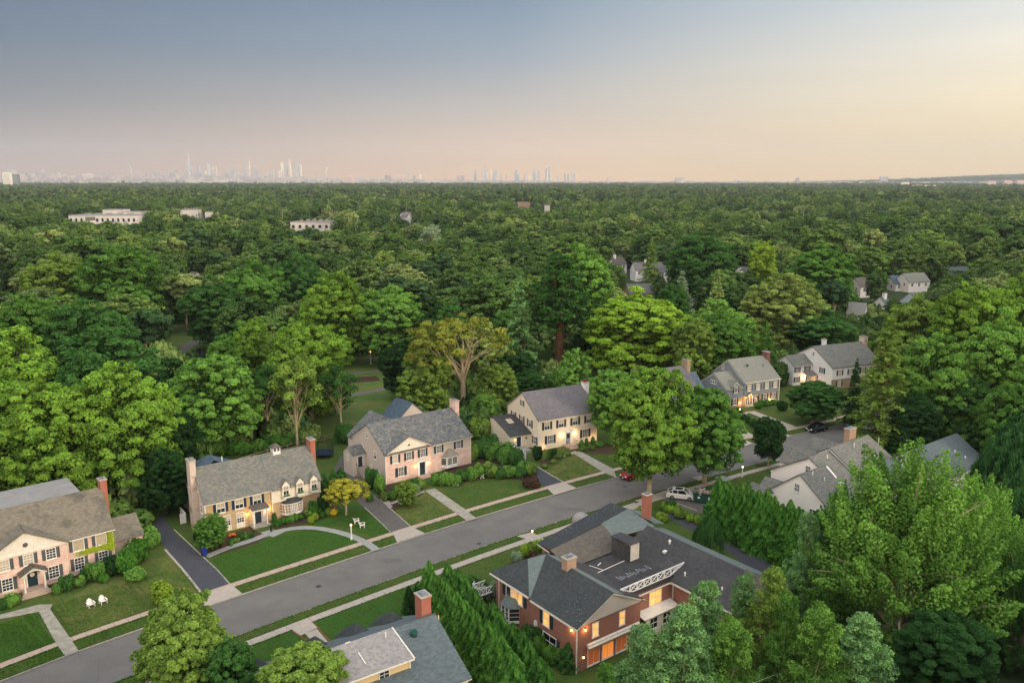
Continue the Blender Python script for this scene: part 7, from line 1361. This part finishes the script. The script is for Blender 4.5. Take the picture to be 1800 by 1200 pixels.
for px, py in [(78,352),(82,346),(58,343),(215,358),(255,347),(262,345),(268,348),(470,344),(490,372),(505,382),(480,352),(640,352),(628,343),(677,352),(703,378),(735,367),(745,366),(765,380),(778,333),(785,333),(1005,372),(1117,378),(1135,352),(1215,340),(1420,346),(1525,345),(690,345),(150,383),(80,383),(18,384)]:
    x, y, _ = G(px, py+1, 11); W_ = 9*y/900; e = empty('house', (x, y, 0), rg.uniform(-.6, .6), 'tiny pale house glimpsed among the distant treetops', 'house', 'distant houses in the woods'); b = MB(); b.gable(0, W_, 0, 8, 0, 9, 12); parts(e, wall=(b, 'pale_block')); b = MB(); b.groof(0, W_, 0, 8, 9, 12.2, th=.3); parts(e, roof=(b, rg.choice(['shingle_mauve', 'pale_block', 'shingle_brown'])))
# pale poles of the distant ball field
fp = [(383,372,1),(395,368,1),(434,369,1),(414,374,0),(425,371,0),(496,370,0),(580,372,1),(584,366,0),(588,368,0),(592,368,0),(628,378,0),(640,376,0),(645,374,0),(652,374,0),(664,371,1),(671,368,0),(677,367,0),(714,358,0),(739,358,0),(1348,373,1),(1413,368,1),(1029,358,0),(1033,356,0)]
for px, py, k in fp:
    x, y, _ = G(px, py+2, 20); e = tag(MB().tube([(0,0,0),(0,0,20+2*k)], [.28, .2], 6).build('light_pole', M['concrete']), 'pale slender pole above the trees of the distant playing fields', 'pole', 'poles of the distant playing fields'); e.location = (x, y, 0); PROT.append((px-2, px+2, py, py+14, y))

# ------------------------------------------------------------------ skyline, low city and hills
M['tower'] = vary('tower', lin('#c4c2c0'), lin('#acacae'), .02, .6); M['tower_warm'] = vary('tower_warm', lin('#efe0c8'), lin('#e0d0b8'), .02, .5); M['tower_blue'] = vary('tower_blue', lin('#9aa0a6'), lin('#a8aeb4'), .02, .5); M['low_city'] = vary('low_city', lin('#b4aaa6'), lin('#8e8c90'), .004, .9, .01, lin('#c8beb4')); M['hill'] = vary('hill', lin('#39473f'), lin('#46544a'), .001, .95)
SKY_D = 12500.0
def tower(px, top, wpx, shape, m, label, base=300):
    x = (px-900)/FP*SKY_D/_c; y = SKY_D + rnd.uniform(-400, 400); x *= y/SKY_D; h = CAMH + (HY-top)/FP*y*1.02; W_ = .72*wpx/FP*y; b = MB()
    if shape == 'spire': b.box(-W_/2, W_/2, -W_/2, W_/2, 0, h*.45); b.box(-W_*.36, W_*.36, -W_*.36, W_*.36, h*.45, h*.68); b.box(-W_*.22, W_*.22, -W_*.22, W_*.22, h*.68, h*.82); b.lathe([(W_*.2, h*.82), (W_*.12, h*.9), (W_*.03, h)], 4)
    elif shape == 'taper': b.add([(-W_/2,-W_/2,0),(W_/2,-W_/2,0),(W_/2,W_/2,0),(-W_/2,W_/2,0),(-W_*.12,-W_*.12,h),(W_*.2,-W_*.12,h*.95),(W_*.2,W_*.12,h*.95),(-W_*.12,W_*.12,h)], [(0,3,2,1),(4,5,6,7),(0,1,5,4),(1,2,6,5),(2,3,7,6),(3,0,4,7)])
    elif shape == 'step': b.box(-W_/2, W_/2, -W_/2, W_/2, 0, h*.7); b.box(-W_*.35, W_*.35, -W_*.35, W_*.35, h*.7, h*.9); b.box(-W_*.18, W_*.18, -W_*.18, W_*.18, h*.9, h)
    elif shape == 'slant': b.add([(-W_/2,-W_/2,0),(W_/2,-W_/2,0),(W_/2,W_/2,0),(-W_/2,W_/2,0),(-W_/2,-W_/2,h),(W_/2,-W_/2,h*.8),(W_/2,W_/2,h*.8),(-W_/2,W_/2,h)], [(0,3,2,1),(4,5,6,7),(0,1,5,4),(1,2,6,5),(2,3,7,6),(3,0,4,7)])
    else: b.box(-W_/2, W_/2, -W_/2, W_/2, 0, h*.985); b.box(-W_*.2, W_*.2, -W_*.2, W_*.2, h*.985, h)
    o = b.build('skyscraper', M[m]); o.location = (x, y, 0); o.rotation_euler = (0, 0, rnd.uniform(-.4, .4)); return tag(o, label, 'skyscraper', 'distant skyline towers')
tower(355, 271, 7, 'taper', 'tower', 'tallest pale tapering tower of the left skyline'); tower(351, 285, 4, 'box', 'tower', 'slim tower hugging the tallest one on its left'); tower(388, 286, 7, 'slant', 'tower', 'tower with slanted top right of the tallest one'); tower(457, 281, 5.5, 'spire', 'tower_warm', 'spired stepped tower catching warm light'); tower(512, 287, 6, 'box', 'tower_warm', 'left block of the tall slab pair near the left skyline end'); tower(525, 283, 5, 'step', 'tower_warm', 'bright glinting tower in the slab group'); tower(519, 289, 5, 'box', 'tower', 'slab between the two bright ones'); tower(537, 290, 9, 'box', 'tower', 'wide slab right of the glinting tower'); tower(497, 297, 3, 'spire', 'tower_warm', 'small glinting spire left of the slab group'); tower(543, 291, 4, 'box', 'tower_warm', 'last tall block of the left skyline')
tower(855, 283, 5, 'spire', 'tower', 'tallest spired tower of the centre skyline'); tower(838, 299, 6, 'step', 'tower_blue', 'blunt tower left of the centre spire'); tower(865, 296, 4, 'slant', 'tower_warm', 'slanted tower right of the centre spire'); tower(873, 300, 4, 'box', 'tower', 'box tower right of the centre spire'); tower(907, 300, 5, 'box', 'tower_blue', 'squat blue tower in the centre skyline'); tower(937, 296, 4, 'step', 'tower_blue', 'left of the right hand centre towers'); tower(945, 298, 5, 'slant', 'tower', 'angled tower beside the right hand centre towers'); tower(958, 297, 4, 'box', 'tower_blue', 'left of the twin tall towers'); tower(963, 294, 3, 'box', 'tower_blue', 'right of the twin tall towers'); tower(990, 306, 4, 'box', 'tower_blue', 'small dark block beyond the twin towers'); tower(995, 306, 3, 'box', 'tower_blue', 'second small dark block beyond the twin towers')
tower(256, 294, 3, 'slant', 'tower', 'small pointed tower left of the main skyline'); tower(268, 293, 3, 'spire', 'tower', 'thin spire left of the main skyline'); tower(725, 300, 2, 'box', 'tower_blue', 'lone thin tower in the gap'); tower(783, 299, 2, 'spire', 'tower', 'thin mast left of the centre skyline')
rg = random.Random(8)
for k in range(92):
    px = rg.gauss(430, 62) if k < 64 else rg.gauss(905, 55); t = rg.uniform(292, 306) if k < 64 else rg.uniform(301, 309); tower(px, t, rg.uniform(1.8, 4.4), rg.choice(['box', 'box', 'step', 'slant']), rg.choice(['tower', 'tower', 'tower_blue', 'tower_warm']), 'one of the closely packed pale towers of the skyline')
lc = MB(); rg = random.Random(12)
for k in range(3600):
    y = rg.uniform(7800, 12300); px = rg.uniform(-120, 1930); x = (px-900)/FP*y; f = max(.12, 1-px/1150.) if px < 1150 else .12; h = rg.choice([12, 18, 25, 35, 50])*rg.uniform(.5, 1)*(.5+f)+ (60 if rg.random() < .03*f else 0); gz = (.3+.7*max(0, (y-8000)/4500))*95*f; W_ = rg.uniform(12, 55); lc.box(x-W_, x+W_, y-20, y+20, gz-30, gz+h)
tag(lc.build('distant_city', M['low_city']), 'low city and suburbs spread in haze along the horizon', 'city', kind='stuff')
hm = MB(); nX = 90; vs_ = []
for j, (yy, k) in enumerate(((7400, 0), (8300, .35), (10500, .7), (12500, 1.0), (13800, .9), (14400, 0))):
    for i in range(nX+1):
        x = -11000+22000*i/nX; px = x/yy*FP+900; f = max(.05, 1-px/1150.) if px < 1150 else .05; g2 = math.exp(-((px-1900)/330)**2)*(1.0 if yy > 9000 else 0)
        vs_.append((x, yy, -3+k*(95*f+150*g2)*(1+.1*math.sin(i*1.7+j))))
hm.add(vs_, [(j*(nX+1)+i, j*(nX+1)+i+1, (j+1)*(nX+1)+i+1, (j+1)*(nX+1)+i) for j in range(5) for i in range(nX)]); o = hm.build('hills', M['hill'], smooth=True); o['kind'] = 'structure'
def far_block(px, top, wpx, D_, m, label):
    x = (px-900)/FP*D_; h = CAMH+(HY-top)/FP*D_; W_ = wpx/FP*D_; b = MB(); b.box(-W_/2, W_/2, 0, W_*.5, 0, h); o = b.build('apartment_block', M[m]); o.location = (x, D_, 0)
    for r_ in range(5): g = MB(); g.box(-W_*.42, W_*.42, -.6, 0, h*(.3+.13*r_), h*(.35+.13*r_)); g.build('window_band', M['tower_blue'], o)
    tag(o, label, 'building')
far_block(28, 304, 13, 5200, 'tower_warm', 'cream office block glowing above the treeline at far left'); far_block(42, 307, 12, 5300, 'shingle_green', 'grey green slab just behind the cream office block'); far_block(617, 309, 18, 7400, 'brick_pink', 'pinkish block cluster on the horizon left of centre')
for px, w_, t_ in ((1729, 13, 318), (1757, 13, 317), (1779, 13, 317)): far_block(px, t_, w_, 5600, 'brick_pink', {1729: 'left of the three reddish blocks on the right horizon', 1757: 'middle of the three reddish blocks on the right horizon', 1779: 'right of the three reddish blocks on the right horizon'}[px])
far_block(1615, 325, 34, 3900, 'tower_warm', 'long tan building in the far woods at right'); far_block(1580, 320, 12, 5200, 'tower_warm', 'small white block on the right horizon')

# ------------------------------------------------------------------ haze
hz = MB(); hz.box(-15500, 15500, -550, 15000, -1.0, 640); o = hz.build('haze', M['white']); o['kind'] = 'stuff'; o['label'] = 'thin warm evening haze over the whole scene'
hmat = bpy.data.materials.new('haze'); hmat.use_nodes = True; n = hmat.node_tree.nodes; n.clear(); pv = n.new('ShaderNodeVolumePrincipled'); pv.inputs['Color'].default_value = (.86, .88, .90, 1); pv.inputs['Density'].default_value = 5.0e-5; pv.inputs['Anisotropy'].default_value = .1
ou = n.new('ShaderNodeOutputMaterial'); hmat.node_tree.links.new(pv.outputs[0], ou.inputs['Volume']); o.data.materials.clear(); o.data.materials.append(hmat); o.display_type = 'WIRE'
